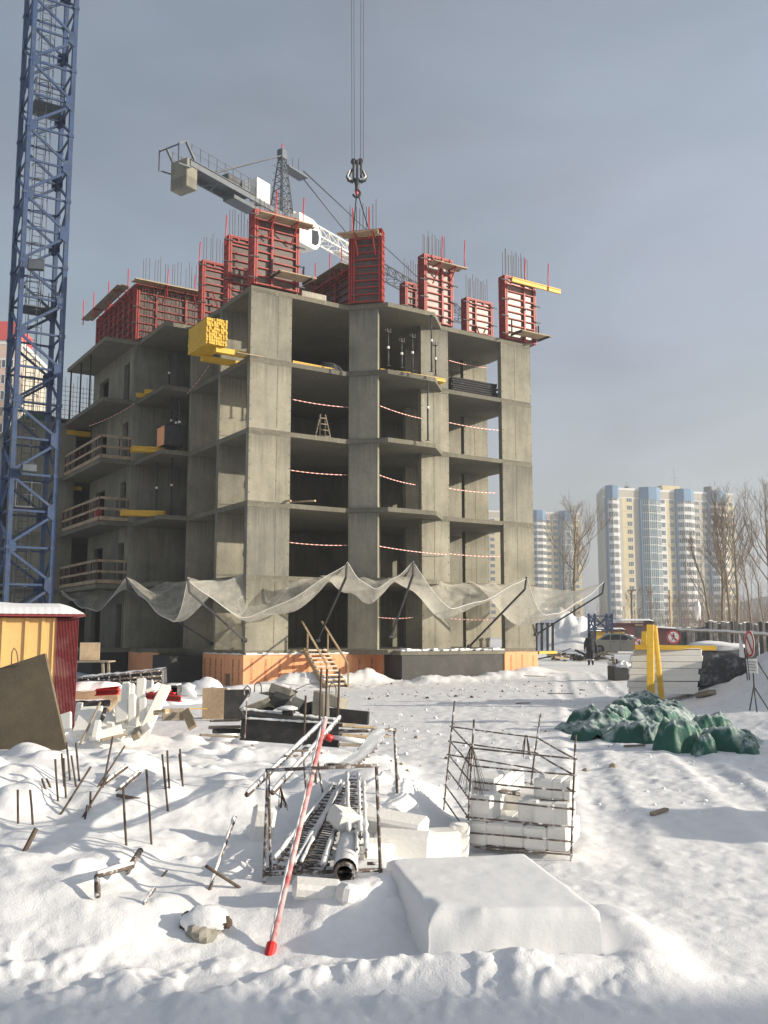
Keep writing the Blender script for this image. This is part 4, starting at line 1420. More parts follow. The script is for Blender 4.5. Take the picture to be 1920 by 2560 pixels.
    MB().extr([c + Jd * x - S_ * -.75 + ZV * z for x, z in prof], S_ * -1.5).build('cab', 'white_paint', T, .09, False, None, 0, 2)
    MB().extr([c + Jd * x + S_ * .76 + ZV * z for x, z in ((.25, -.75), (.75, -.75), (1.12, -.45), (1.2, .15), (1.05, .6), (.25, .45))], S_ * .02).build('cab_window', 'glass_dark', T)
    MB().extr([c + Jd * 1.46 + S_ * s + ZV * z for s, z in ((-.6, -.4), (.6, -.4), (.6, .7), (-.6, .7))], Jd * .06).build('cab_window', 'glass_dark', T)
    ob('cab_stripe', 'crane_blue', T, cf, -1.0, -.3, -.775, -.755, .35, .62)
crane2()

# ------------------------------------------------------------------ safety net and its struts
TIPS = [W(-3.3, 5.25, 4.25), W(-2.5, .02, 3.95), W(3.35, -2.45, 4.62), W(6.0, -3.4, 4.75), W(12.6, -2.9, 4.35), W(17.95, -2.5, 4.28)]
BASES = [W(-.02, 3.3, 1.35), W(-.05, -.05, 1.52), W(3.35, -.03, 1.5), W(6.15, -1.45, 1.65), W(11.5, -.05, 1.2), W(15.7, -.03, 1.75)]
where = ['left of the corner on the shaded side', 'at the near corner of the building', 'over the stairs', 'in front of the projecting bay', 'in front of the right-hand bay', 'at the right corner, reaching out past the building']
for i, (t, b_) in enumerate(zip(TIPS, BASES)):
    T = thing('net_strut', 'dark slanting net strut ' + where[i], 'strut', b_, 'struts holding the safety net')
    k = t - ZV * .48
    k = b_.lerp(k, .97)
    barpart('strut_arm', 'dark_steel', T, b_, k, .075)
    barpart('strut_tip', 'dark_steel', T, k, t, .07)
    MB().lathe(b_, [(.08, -.1), (.08, .1)], 8, 0, U).build('strut_hinge', 'dark_steel', T)
def net(label, p, q, wp, wq, s0, D, Dm, seed, wz=0.0, up=0.0):
    T = thing('safety_net', label, 'net', wp, 'lengths of white safety net')
    def sag(s):
        x = s / s0 if s < s0 else (1 - s) / (1 - s0)
        return x ** 1.1 * (1.75 - .75 * x)
    def f(s, t):
        o = p.lerp(q, s) - ZV * (D * sag(s))
        i = wp.lerp(wq, s) - ZV * (wz + .10 * abs(math.sin(s * 9 + seed)))
        e = i.lerp(o, t)
        belly = Dm * math.sin(math.pi * t) * (.35 + .65 * math.sin(math.pi * s))
        fold = .16 * math.sin(t * math.pi) * math.sin(s * 13 + seed * 2 + 3 * t) + .22 * float(vnoise(s * 6 + seed, t * 3, 5))
        inw = (i - o)
        inw.z = 0
        return e - ZV * (belly - fold * .8) + inw * (.12 * math.sin(s * 10 + seed) * t * (1 - t) + .10 * sag(s) * t)
    MB().grid(f, 36, 16).build('net_sheet', 'net', T, 0, True)
    tubepart('edge_rope', 'white_paint', T, [f(i / 36, 1) for i in range(37)], .014, 4)
    for (s_) in (.22, .5, .78):
        tubepart('net_rope', 'white_paint', T, [f(s_ + .06 * math.sin(j), j / 12) for j in range(13)], .007, 3)
net('white safety net hanging below the lowest red railing on the shaded side', W(-3.15, 16.6, 4.1), TIPS[0], W(-3.0, 16.6, 4.0), W(-1.5, 10.5, 4.0), .6, 1.35, .3, 1)
net('white safety net drooping to a point left of the corner', TIPS[0], TIPS[1], W(-1.4, 6.6, 4.1), W(-.03, 1.2, 4.15), .74, 1.8, .6, 2)
net('white safety net sagging in front of the near corner column', TIPS[1], TIPS[2], W(-.06, .4, 4.25), W(3.6, -.06, 4.2), .34, 1.75, .9, 3)
net('white safety net between the stair strut and the projecting bay strut', TIPS[2], TIPS[3], W(3.4, -.06, 4.25), W(6.1, -1.45, 4.2), .45, 1.05, .75, 4)
net('white safety net drooping in front of the third column', TIPS[3], TIPS[4], W(6.1, -1.45, 4.25), W(12.0, -.06, 4.2), .34, 1.75, .9, 5)
net('white safety net at the right corner, its edge pulled tight to the outermost strut', TIPS[4], TIPS[5], W(11.4, -.06, 4.25), W(15.72, -.06, 4.2), .30, 1.75, 1.2, 6)
net('last white safety net flap going round the right corner', TIPS[5], W(17.6, 3.0, 3.9), W(15.73, -.03, 4.2), W(15.75, 4.0, 4.2), .5, .5, .8, 7)

# ------------------------------------------------------------------ wooden site stairs
def stairs():
    tl = onB(*zcp(152, 690), -.12)
    tr = onB(*zcp(285, 680), -.12)
    bl, br = gp(*zcp(292, 935)), gp(*zcp(412, 922))
    tl.z = tr.z = FL[0] - .02
    wv = (tr - tl) * .5 + (br - bl) * .5
    wv.z = 0
    wv = wv.normalized() * 1.05
    br = bl + wv
    br.z = bl.z = min(bl.z, gz(br.x, br.y)) - .05
    tr = tl + wv
    T = thing('wooden_stairs', 'raw wooden site stairs with handrails up to the first sunny bay', 'stairs', bl)
    barpart('stringer', 'raw_wood', T, bl, tl, .06, .24)
    barpart('stringer', 'raw_wood', T, br, tr, .06, .24)
    n = 9
    dr = (bl - tl)
    dr.z = 0
    dr.normalize()
    for i in range(n):
        f = (i + .6) / (n + .2)
        p, q = bl.lerp(tl, f) + ZV * .10, br.lerp(tr, f) + ZV * .10
        barpart('tread', 'raw_wood', T, p, q, .26, .05)
        m = MB()
        m.bar(p + ZV * .032, q + ZV * .032, .2, .02)
        m.build('tread_snow', 'snow', T)
    for (b0, t0, nm) in ((bl, tl, 'l'), (br, tr, 'r')):
        lo, hi = b0 + ZV * .98, t0 + ZV * 1.05
        barpart('handrail', 'raw_wood', T, lo, hi.lerp(lo, -.12), .08, .05)
        barpart('post', 'raw_wood', T, b0 - ZV * .1, b0 + ZV * .97, .08, .06)
        m_ = b0.lerp(t0, .84)
        barpart('post', 'raw_wood', T, m_ - ZV * .05, m_ + ZV * .98, .08, .06)
stairs()
# ------------------------------------------------------------------ foreground
class Pix:
    """a zoomed crop of the photograph: origin and scale"""
    def __init__(s, x, y, k):
        s.x, s.y, s.k = x, y, k
    def __call__(s, a, b):
        return s.x + a / s.k, s.y + b / s.k
def rot_fr(p, yaw=0.0, pitch=0.0, roll=0.0):
    M = Matrix.Rotation(yaw, 3, 'Z') @ Matrix.Rotation(pitch, 3, 'Y') @ Matrix.Rotation(roll, 3, 'X')
    return (Vector(p), M.col[0].copy(), M.col[1].copy(), M.col[2].copy())
def cblock(name, label, cat, m, c, sx, sy, sz, yaw=0, pitch=0, roll=0, group=None, bevel=.012, T=None, part='body', snow=0.0):
    """a single block-shaped thing standing on c (bottom centre)"""
    t = T or thing(name, label, cat, c, group)
    fr = rot_fr(c, yaw, pitch, roll)
    ob(part, m, t, fr, -sx / 2, sx / 2, -sy / 2, sy / 2, 0, sz, bevel)
    if snow:
        fn = lambda s_, u_: fr[0] + fr[1] * ((s_ - .5) * sx * .99) + fr[2] * ((u_ - .5) * sy * .99) + fr[3] * (sz + .004 + snow * (min(1, 6 * min(s_, 1 - s_)) * min(1, 6 * min(u_, 1 - u_))) ** .5 * (.7 + .8 * (float(vnoise(s_ * 4 + c[0] * 7, u_ * 4 + c[1] * 7, 2)) + .5)))
        MB().grid(fn, 10, 8).build('snow_cap', 'snow', t, 0, True)
    return t

# --- snow covered slab in front
def front_slab():
    z = .30
    c = [onz(1074, 2273, z), onz(1497, 2270, z), onz(1312, 2131, z), onz(968, 2147, z)]
    T = thing('insulation_slab', 'big flat rectangular white slab dusted with snow, lying nearest in front of the rebar crate', 'slab', Vector((c[0] + c[2]) / 2) - ZV * .31)
    nu, nv, sk_ = 64, 56, 6
    m = MB()
    for i in range(-sk_, nu + sk_ + 1):
        for j in range(-sk_, nv + sk_ + 1):
            s_, t_ = min(max(i / nu, 0), 1), min(max(j / nv, 0), 1)
            k = max(0, -i, i - nu, -j, j - nv) / sk_                 # 0 on top, 1 at the foot of the side
            p = c[0].lerp(c[1], s_).lerp(c[3].lerp(c[2], s_), t_)
            e = min(s_, 1 - s_, t_ * 1.2, (1 - t_) * 1.2)
            wear = float(fbm(p.x * 5.5, p.y * 5.5, 4, 3))
            rnd_ = .020 * math.exp(-(e / .012) ** 1.2) * (1 + .8 * wear)
            out = Vector((0, 0, 0))
            if k > 0:
                ctr = (c[0] + c[2]) / 2
                dd = (p - ctr)
                out = Vector((dd.x, dd.y, 0)).normalized() * (.016 + .022 * k * k + .010 * float(fbm(p.x * 6 + k * 2, p.y * 6 - k * 3, 9, 3)))
            chip = .025 * max(0, float(vnoise(p.x * 3.1, p.y * 3.1, 14)) - .22) * math.exp(-(e / .05) ** 2) * 6
            z_ = p.z + .004 * float(fbm(p.x * 7, p.y * 7, 24, 4)) - rnd_ - chip - (.40 * k ** 1.1 if k > 0 else 0)
            m.v.append((p.x + out.x, p.y + out.y, z_))
    w_ = nv + 2 * sk_ + 1
    for i in range(nu + 2 * sk_):
        for j in range(nv + 2 * sk_):
            a_ = i * w_ + j
            m.f.append((a_, a_ + w_, a_ + w_ + 1, a_ + 1))
            m.m.append(0)
    m.build('slab_body', 'slab_snow', T, 0, True)
front_slab()

# --- rebar crate
CZ = Pix(1080, 1730, 4.1475)
def crate():
    FLb, FRb, BLb = onz(*CZ(355, 1612), .03), onz(*CZ(1435, 1700), .03), onz(*CZ(112, 1195), .05)
    BRb = FRb + (BLb - FLb)
    FLt = at(*CZ(437, 285), FLb.y + .03)
    FRt = at(*CZ(1490, 445), FRb.y + .03)
    BLt = at(*CZ(235, 92), BLb.y + .03)
    BRt = at(*CZ(1128, 218), BRb.y + .02)
    T = thing('rebar_crate', 'open crate of welded rebar bars holding white blocks, standing in the snow', 'crate', (FLb + BRb) / 2)
    posts = {'FL': (FLb, FLt), 'FR': (FRb, FRt), 'BL': (BLb, BLt), 'BR': (BRb, BRt)}
    for k, (b_, t_) in posts.items():
        tubepart('corner_bar', 'rebar_frost', T, [b_ - ZV * .1, b_.lerp(t_, .5) + Vector((rnd.uniform(-.004, .004), 0, 0)), t_], .009, 6)
    def rail(k1, k2, f1, f2, cut=None):
        p, q = posts[k1][0].lerp(posts[k1][1], f1), posts[k2][0].lerp(posts[k2][1], f2)
        if cut:
            p = p.lerp(q, cut)
        e = (q - p).normalized() * .02
        tubepart('crate_bar', 'rebar_frost', T, [p - e, p.lerp(q, .5) + ZV * rnd.uniform(-.006, .004), q + e], .0078, 6)
    for f1, f2 in ((.772, .80), (.635, .665), (.51, .53), (.376, .38), (.232, .235), (.114, .115), (0.008, .01)):
        rail('FL', 'FR', f1, f2)
    for f1, f2 in ((.753, .772), (.616, .635), (.489, .51), (.352, .376), (.205, .232), (.078, .114)):
        rail('BL', 'FL', f1, f2)
    for f1, f2, c_ in ((.753, .75, 0), (.616, .60, 0), (.489, .44, 0), (.352, .29, .42)):
        rail('BL', 'BR', f1, f2, c_)
    for f1, f2 in ((.75, .80), (.60, .665), (.44, .53), (.29, .38)):
        rail('BR', 'FR', f1, f2)
    tubepart('crate_bar', 'rebar_frost', T, [FLb + Vector((0, .06, .02)), FRb + Vector((0, .07, .015))], .008, 6)
    # blocks
    ex = (FRb - FLb)
    L = ex.length
    ex.normalize()
    ey = ZV.cross(ex)
    if ey.dot(BLb - FLb) < 0:
        ey = -ey
    yaw = math.atan2(ex.y, ex.x)
    G_ = 'white blocks in and beside the rebar crate'
    def blk(fx, dy, z, sx, sz, sy=.30, lab='white block stacked inside the rebar crate', dyaw=0, tilt=0):
        c = FLb + ex * (fx * L) + ey * (dy + sy / 2)
        c.z = z
        cblock('foam_block', lab, 'block', 'snow_block', c, sx, sy, sz, yaw + dyaw, tilt, 0, G_, .018, None, 'block_body')
    for i, fx in enumerate((.10, .275, .45, .655, .865)):
        blk(fx, .03 + .02 * rnd.random(), .04, (.158, .165, .172, .185, .17)[i], .185 + .01 * rnd.random(), .3, lab='white block %s in the bottom front row of the rebar crate' % ('at the left end', 'second from the left', 'in the middle', 'second from the right', 'at the right end')[i], dyaw=rnd.uniform(-.03, .03))
        blk(fx, .36, .04, .165, .19, .3, 'white block in the hidden second row at the bottom of the rebar crate')
    for i, (fx, sx, sz, dy) in enumerate(((.135, .19, .20, .05), (.58, .17, .18, .10), (.745, .175, .165, .05), (.90, .15, .17, .07))):
        blk(fx, dy, .235, sx, sz, .28, 'white block %s in the second layer of the rebar crate' % ('standing alone at the left', 'left of three', 'in the middle of three', 'right of three')[i], dyaw=rnd.uniform(-.05, .05))
    for i, (fx, sx, sz) in enumerate(((.70, .165, .17), (.84, .10, .165), (.93, .08, .155))):
        blk(fx, .22, .41, sx, sz, .34, 'white block in the top layer of the rebar crate, %s' % ('the wide left one', 'the narrow middle one', 'the narrowest at the right')[i], tilt=rnd.uniform(-.03, .06))
    for dy in (.45, .8, 1.15):
        blk(.02 + .03 * dy, dy, .04, .22, .50 - .05 * dy, .33, '%s tall white block along the left side of the rebar crate' % {.45: 'nearest', .8: 'middle', 1.15: 'farthest'}[dy])
    blk(.30, .75, .06, .5, .30, .5, 'broad white block at the back of the rebar crate')
    # frosted bundle lying across
    t = thing('rebar_bundle', 'short frosted bundle of rods lying across inside the rebar crate', 'rods', at(*CZ(420, 985), 8.55))
    for k in range(5):
        a = at(*CZ(415 + 6 * k, 965 + 9 * k), 8.62 - .03 * k)
        b_ = at(*CZ(915, 1050 + 6 * k), 8.6 - .03 * k)
        tubepart('rod', 'rebar_frost', t, [a, b_], .008, 5)
    m = MB()
    m.tube([at(*CZ(430, 950), 8.66), at(*CZ(650, 985), 8.66), at(*CZ(910, 1022), 8.62)], [.02, .035, .025], 7)
    m.build('snow_cap', 'frost', t, 0, True)
    # bundles of tie wire hanging from the bars
    for (x, y, y2, sp_, n, Yw, lab) in ((975, 445, 700, 55, 22, None, 'bundle of tie wire hanging from the back bar of the rebar crate'), (408, 560, 1100, 150, 20, FLb.y + .04, 'splayed bundle of tie wire hanging by the front left post of the rebar crate')):
        Yw = Yw or (posts['BL'][0].lerp(posts['BR'][0], .87).y - .02)
        top = at(*CZ(x, y), Yw)
        t = thing('wire_bundle', lab, 'wire', top)
        m = MB()
        for k in range(n):
            s_ = rnd.choice((-1, 1)) * (.25 + .75 * rnd.random())
            l_ = .7 + .3 * rnd.random()
            e = at(*CZ(x + s_ * sp_, y + (y2 - y) * l_), Yw + rnd.uniform(-.05, .05))
            mid = top.lerp(e, .5) + Vector((s_ * .01, 0, .0))
            m.tube([top + Vector((s_ * .008, 0, 0)), mid, e], .0022, 3)
        m.build('wires', 'rebar', t)
crate()
# loose white blocks between rack and crate
LB = Pix(500, 1600, 2.37)
for (x, y, sx, sy, sz, yaw, pit, lab) in ((1530, 1278, .16, .10, .26, .1, .05, 'white block standing on end against the left of the rebar crate'),
                                          (1415, 1280, .30, .26, .20, .3, .0, 'white block with a snowy lump on it, left of the upright block'),
                                          (1200, 1270, .42, .3, .16, -.1, .05, 'white block half sunk in the snow behind the flat slab'),
                                          (1120, 1150, .55, .35, .15, -.25, .12, 'broad white board tilted in the snow right of the rack'),
                                          (1010, 1290, .28, .22, .12, .5, .1, 'small white board lying beside the right leg of the rack'),
                                          (350, 1180, .17, .12, .24, .2, .15, 'tilted white block left of the rack'),
                                          (880, 1520, .17, .12, .07, .7, .25, 'white block tumbled in the snow below the frosted pipe'),
                                          (690, 1470, .30, .2, .04, .1, .1, 'white board under the front of the rack')):
    p = gp(*LB(x, y))
    p.z -= .05
    cblock('foam_block', lab, 'block', 'snow_block', p, sx, sy, sz + .05, yaw, pit, rnd.uniform(-.08, .08), 'loose white blocks in the snow', .025, None, 'block_body')

# --- rack of welded rebar with frosted cages and a pipe
RZX = Pix(500, 1600, 2.37)
def rack():
    Yf, Yb = 6.35, 8.5
    P_ = lambda x, y, Y: at(*RZX(x, y), Y)
    T = thing('rebar_rack', 'open rack of welded rebar holding frosted cages and a pipe, in the snow heap', 'rack', P_(720, 1500, Yf))
    def tb(name, *pts, r=.011):
        tubepart(name, 'rebar_frost', T, list(pts), r, 7)
    tb('leg', P_(375, 1520, Yf), P_(402, 765, Yf), r=.0105)
    tb('leg', P_(418, 1400, Yf + .12), P_(406, 775, Yf + .06), r=.009)
    tb('leg', P_(1077, 1580, Yf), P_(1045, 742, Yf), r=.0115)
    tb('leg', P_(1176, 1060, Yb), P_(1152, 530, Yb), r=.0125)
    tb('leg', P_(684, 1015, Yb), P_(688, 640, Yb), r=.0125)
    tb('leg', P_(745, 1025, Yb - .2), P_(695, 700, Yb - .2), r=.009)
    tb('leg', P_(640, 1030, Yb - .3), P_(612, 690, Yb - .3), P_(604, 655, Yb - .3), P_(620, 640, Yb - .3), P_(690, 640, Yb - .3), r=.009)
    tb('top_bar', P_(388, 772, Yf), P_(1062, 743, Yf), r=.012)
    tb('top_bar', P_(760, 545, Yb), P_(1165, 532, Yb), r=.015)
    tb('lower_bar', P_(380, 1388, Yf), P_(1082, 1362, Yf), r=.013)
    tb('lower_bar', P_(392, 1360, Yf + .1), P_(770, 1330, Yf + .1), r=.011)
    tb('lower_bar', P_(990, 1325, Yf + .1), P_(1080, 1325, Yf + .1), r=.011)
    tb('lower_bar', P_(676, 950, Yb), P_(1182, 968, Yb), r=.014)
    tb('cross_bar', P_(500, 688, Yf + .3), P_(610, 686, Yf + .5), r=.008)
    tb('cross_bar', P_(550, 656, Yf + .5), P_(640, 655, Yf + .7), r=.008)
    # cages
    def cage(label, a0, a1, b0, b1, n, y0, y1):
        t = thing('rebar_cage', label, 'rebar cage', P_(a0[0], a0[1], y0), 'frosted rebar cages on the rack')
        A_, B_ = P_(a0[0], a0[1], y0), P_(b0[0], b0[1], y1)
        C_, D_ = P_(a1[0], a1[1], y0), P_(b1[0], b1[1], y1)
        for (p, q) in ((A_, B_), (C_, D_)):
            for dz in (0, .05):
                tubepart('long_bar', 'rebar_frost', t, [p + ZV * dz, p.lerp(q, .5) + ZV * (dz + rnd.uniform(-.01, .01)), q + ZV * dz], .0085, 5)
            m = MB()
            k = 14
            pts = [p.lerp(q, i / k) + ZV * (.06 + .008 * rnd.random()) for i in range(k + 1)]
            m.tube(pts, [.008 + .017 * rnd.random() for _ in pts], 6)
            m.build('snow_cap', 'frost', t, 0, True)
        for i in range(n):
            f_ = (i + .5) / n
            p, q = A_.lerp(B_, f_), C_.lerp(D_, f_)
            e = (q - p) * .16
            m = MB()
            m.tube([p - e, q + e], .006, 4)
            m.tube([p - e + ZV * .05, q + e + ZV * .05], .006, 4)
            m.build('tie_bar', 'rebar_frost', t)
    cage('wide frosted rebar cage at the left of the rack', (440, 1350), (560, 1375), (790, 890), (850, 890), 20, Yf - .05, Yb + .2)
    cage('frosted rebar cage in the middle of the rack, under the others', (600, 1370), (730, 1385), (830, 880), (880, 890), 20, Yf - .05, Yb + .3)
    cage('frosted ladder-like rebar cage leaning highest at the back of the rack', (880, 1180), (950, 1180), (872, 832), (938, 832), 13, Yf + .45, Yb + .1)
    cage('short frosted rebar cage at the right of the rack', (930, 1290), (985, 1290), (930, 900), (970, 880), 10, Yf + .1, Yb)
    # pipe
    t = thing('pipe', 'snow crusted pipe with its dark open end towards us, lying on the rack', 'pipe', P_(855, 1385, Yf - .1))
    a, b_ = P_(857, 1385, Yf - .12), P_(905, 1090, Yf + 1.15)
    r = .068
    d = (b_ - a).normalized()
    MB().lathe(a, [(r * .72, .25), (r * .72, 0.0), (r, 0.0), (r, (b_ - a).length)], 18, 0, d).build('pipe_wall', 'rebar_frost', t, 0, False)
    fr = frame(a, d.cross(ZV))
    m = MB()
    def cap(s, u_):
        an = math.pi * (-.12 + 1.24 * u_)
        rr = r * 1.02 + .022 * math.sin(math.pi * u_) + .012 * float(vnoise(s * 9, u_ * 3, 4))
        x = d.cross(ZV).normalized()
        return a + d * ((b_ - a).length * (.02 + .98 * s)) + x * (rr * math.cos(an)) + x.cross(d) * (rr * math.sin(an))
    m.grid(cap, 24, 12)
    m.build('snow_cap', 'frost', t, 0, True)
    p = P_(835, 1060, Yf + .7)
    cblock('snow_chunk', 'angular chunk of snow resting on the cages in the rack', 'snow chunk', 'snow_block', p - ZV * .06, .19, .2, .13, .5, .3, .2, None, .02)
    # two frosted bars of a ladder leaning across
    for (x0, y0, x1, y1, lab) in ((278, 917, 742, 470, 'long frosted round bar sloping over the rack, left one of two'), (430, 905, 826, 462, 'long frosted round bar sloping over the rack, right one of two')):
        t = thing('frosted_bar', lab, 'bar', P_(x0, y0, 6.15))
        a, b_ = P_(x0, y0, 6.15), P_(x1, y1, 8.7)
        tubepart('bar', 'rebar_frost', t, [a, b_], .0165, 10)
        pts = [a.lerp(b_, i / 30) + ZV * .013 for i in range(31)]
        MB().tube(pts, [.012 + .007 * ((i * 7919) % 13) / 13 for i in range(31)], 6).build('snow_cap', 'frost', t, 0, True)
    # curved frosted mesh strip
    t = thing('mesh_strip', 'curved strip of frosted rebar mesh hanging between the bars at the back of the rack', 'mesh', P_(900, 720, 7.6))
    path = [(790, 742, 6.6), (850, 745, 6.9), (905, 722, 7.2), (965, 675, 7.6), (1010, 625, 8.0), (1050, 570, 8.35), (1085, 515, 8.6)]
    pc = [P_(*q) for q in path]
    for off in (-.055, .055):
        tubepart('long_bar', 'rebar_frost', t, [q + Vector((off, 0, 0)) for q in pc], .009, 5)
    for i in range(len(pc) - 1):
        for f_ in (.2, .6):
            q = pc[i].lerp(pc[i + 1], f_)
            tubepart('tie_bar', 'rebar_frost', t, [q - Vector((.08, 0, 0)), q + Vector((.08, 0, 0))], .006, 4)
    MB().grid(lambda s, u_: (lambda k: pc[min(int(k), 5)].lerp(pc[min(int(k), 5) + 1], k - min(int(k), 5)))(s * 6) + Vector(((u_ - .5) * .13, 0, .012 + .012 * float(vnoise(s * 14, u_ * 5, 8)))), 30, 5).build('snow_cap', 'frost', t, 0, True)
    # red pole
    t = thing('steel_pole', 'long red pole crusted with snow, leaning across the front of the rack', 'pole', P_(402, 1870, 5.45))
    a, b_ = gp(*RZX(403, 1868)), P_(742, 470, 6.75)
    a -= ZV * .03
    tubepart('pole', 'pole_red', t, [a, b_], .018, 12)
    MB().lathe(a, [(.03, 0), (.03, .10)], 10, 0, (b_ - a)).build('pole_foot', 'red_paint', t)
    pts = [a.lerp(b_, .07 + .92 * i / 34) + Vector((-.014, -.004, .008)) for i in range(35)]
    MB().tube(pts, [.004 + .010 * ((i * 5077) % 11) / 11 for i in range(35)], 6).build('snow_cap', 'frost', t, 0, True)
    t = thing('pole_end', 'short snowy pole with a red clamp lying behind the red pole', 'pole', P_(740, 572, 8.9))
    tubepart('pole', 'rebar_frost', t, [P_(745, 570, 8.9), P_(1000, 612, 9.0)], .022, 8)
    tubepart('clamp', 'red_paint', t, [P_(735, 565, 8.88), P_(785, 588, 8.88)], .032, 8)
    MB().tube([P_(790, 575, 8.9), P_(900, 592, 8.95), P_(1000, 606, 9.0)], [.02, .03, .02], 6).build('snow_cap', 'frost', t, 0, True)
    # tie wire
    for (x, lab, n, sp_) in ((478, 'dark tuft of tie wire hanging from the rack, left front', 16, 45),):
        t = thing('wire_bundle', lab, 'wire', P_(x, 870, Yf - .05))
        m = MB()
        top = P_(x, 868, Yf - .05)
        for k in range(n):
            e = P_(x + rnd.uniform(-15, 45), 900 + 115 * (.6 + .4 * rnd.random()), Yf - .05 + rnd.uniform(-.04, .04))
            m.tube([top, top.lerp(e, .5) + Vector((rnd.uniform(-.01, .01), 0, 0)), e], .0025, 3)
        m.build('wires', 'rebar', t)
rack()

# --- reinforcing rods standing in the snow heap
RB = Pix(0, 1840, 3.456)
UP = 'thin upright rebar rod standing in the snow heap at the left'
rods = [(158, 757, 154, 465), (282, 765, 260, 465), (392, 457, 362, 367), (436, 445, 402, 367), (502, 562, 477, 200), (570, 537, 549, 190), (555, 440, 532, 150), (604, 380, 574, 55), (656, 437, 616, 170),
        (686, 390, 655, 58), (1093, 947, 1065, 440), (1308, 935, 1265, 287), (1430, 460, 1402, 158), (1452, 647, 1420, 270), (1465, 452, 1445, 125), (1580, 435, 1555, 112), (780, 622, 783, 480), (1572, 380, 1549, 155)]
def rod(label, x0, y0, x1, y1, r, lean, group=None, m='rebar', Z=RB, snow=False, name='rebar_rod'):
    p = gp(*Z(x0, y0))
    q = at(*Z(x1, y1), p.y + lean)
    t = thing(name, label, 'rod', p, group)
    d = (p - q).normalized()
    tubepart('rod', m, t, [p + d * .12, p.lerp(q, .5) + Vector((rnd.uniform(-.003, .003), 0, 0)), q], r, 6)
    if snow:
        pts = [p.lerp(q, .05 + .93 * i / 16) + Vector((-.006, 0, r * .9)) for i in range(17)]
        MB().tube(pts, [r * (.5 + .8 * rnd.random()) for _ in pts], 6).build('snow_cap', 'frost', t, 0, True)
    return t
ORD = ('second', 'third', 'fourth', 'fifth', 'sixth', 'seventh', 'eighth', 'ninth', 'tenth', 'eleventh', 'twelfth', 'thirteenth', 'fourteenth', 'fifteenth', 'sixteenth', 'seventeenth', 'eighteenth')
rods.sort(key=lambda q: q[2])
for i, (x0, y0, x1, y1) in enumerate(rods):
    lab = 'leftmost upright rebar rod standing in the snow heap' if i == 0 else 'rightmost upright rebar rod standing in the snow heap' if i == len(rods) - 1 else '%s upright rebar rod from the left standing in the snow heap' % ORD[i - 1]
    rod(lab, x0, y0, x1, y1, .0085, -.02, 'upright rebar rods in the snow heap')
rod('rebar rod leaning far to the right, alone at the left of the heap', 525, 677, 784, 267, .0085, .25)
rod('tallest leaning rebar rod in the crossed group at the top of the heap', 888, 445, 975, 5, .0085, .1)
rod('thin rebar rod leaning right in the crossed group at the top of the heap', 845, 437, 1078, 87, .0075, .3)
rod('long rebar rod leaning right in front of the crossed group', 720, 695, 930, 355, .0085, .25)
rod('snow topped thick rod leaning low to the right out of the crossed group', 885, 425, 1100, 265, .014, .35, None, 'rebar', RB, True)
rod('snow covered thick rod lying right of the crossed group', 1030, 465, 1212, 315, .014, .4, None, 'rebar', RB, True)
rod('short dark stub leaning at the lower left of the heap', 215, 990, 312, 803, .017, .1)
rod('short twisted rod end in front of the crossed group', 730, 720, 754, 598, .0085, .05)
rod('dark short bar lying flat beside the tall rod', 1150, 537, 1012, 512, .016, -.1)
rod('thin rod end poking out of the snow, right of the L-shaped frame', 1408, 1213, 1445, 1160, .007, .02)
R2 = Pix(0, 1700, 2.074)
rod('frosted ladder-like bar leaning in the heap left of the rack', 1088, 1085, 1222, 708, .012, .3, None, 'rebar_frost', R2, True)
rod('dark bar crossing the foot of the frosted leaning bar', 1240, 1075, 1068, 965, .011, -.15, None, 'rebar', R2)
rod('thin rod leaning out of the snow beside the L-shaped frame', 748, 1163, 806, 1080, .008, .06, None, 'rebar_frost', R2, True)
t = thing('bent_frame', 'L-shaped frame of frosted bar lying in the lower snow heap', 'frame', gp(*R2(600, 1110)))
q = [gp(*R2(505, 1150), .03), gp(*R2(500, 1108), .10), gp(*R2(685, 1070), .12), gp(*R2(725, 985), .12)]
tubepart('frame_bar', 'rebar_frost', t, [q[1], q[2]], .016, 8)
tubepart('frame_bar', 'rebar_frost', t, [q[0], q[1]], .018, 8)
tubepart('frame_bar', 'rebar_frost', t, [q[2] - Vector((.02, .06, .02)), q[3]], .02, 8)
MB().tube([q[1] + ZV * .016, q[1].lerp(q[2], .5) + ZV * .02, q[2] + ZV * .016], [.012, .018, .012], 6).build('snow_cap', 'frost', t, 0, True)
c = gp(*R2(1050, 1310))
t = thing('rubble_chunk', 'dark rubble chunk half buried in snow in front of the heap', 'rubble', c)
def lump(c, rx, ry, rz, seed, amp=.25, nu=16, nv=12, sq=1.0):
    def f(s, u_):
        th, ph = 2 * math.pi * s, math.pi * (u_ - .5)
        x, y, z = math.cos(ph) * math.cos(th), math.cos(ph) * math.sin(th), math.sin(ph)
        if sq != 1.0:
            x, y, z = [math.copysign(abs(v_) ** sq, v_) for v_ in (x, y, z)]
        n_ = 1 + amp * (float(vnoise(x * 2.1 + seed * 3.1 + z, y * 2.1 + z * 1.3, seed)) + .6 * float(vnoise(x * 5 + seed + z * 2, y * 5 - z * 3, seed + 5)))
        return Vector(c) + Vector((x * rx * n_, y * ry * n_, z * rz * n_))
    return MB().grid(f, nu, nv)
lump(c + Vector((.0, .0, .0)), .10, .09, .09, 3, .5).build('chunk', 'concrete_block', t, 0, False)
lump(c + Vector((-.09, .02, .05)), .04, .04, .06, 4, .4).build('chunk', 'rebar', t, 0, False)
lump(c + Vector((.12, .02, .05)), .045, .04, .035, 5, .4).build('chunk', 'rebar', t, 0, False)
lump(c + Vector((.0, .03, .06)), .13, .11, .075, 6, .3).build('snow_cap', 'snow', t, 0, True)

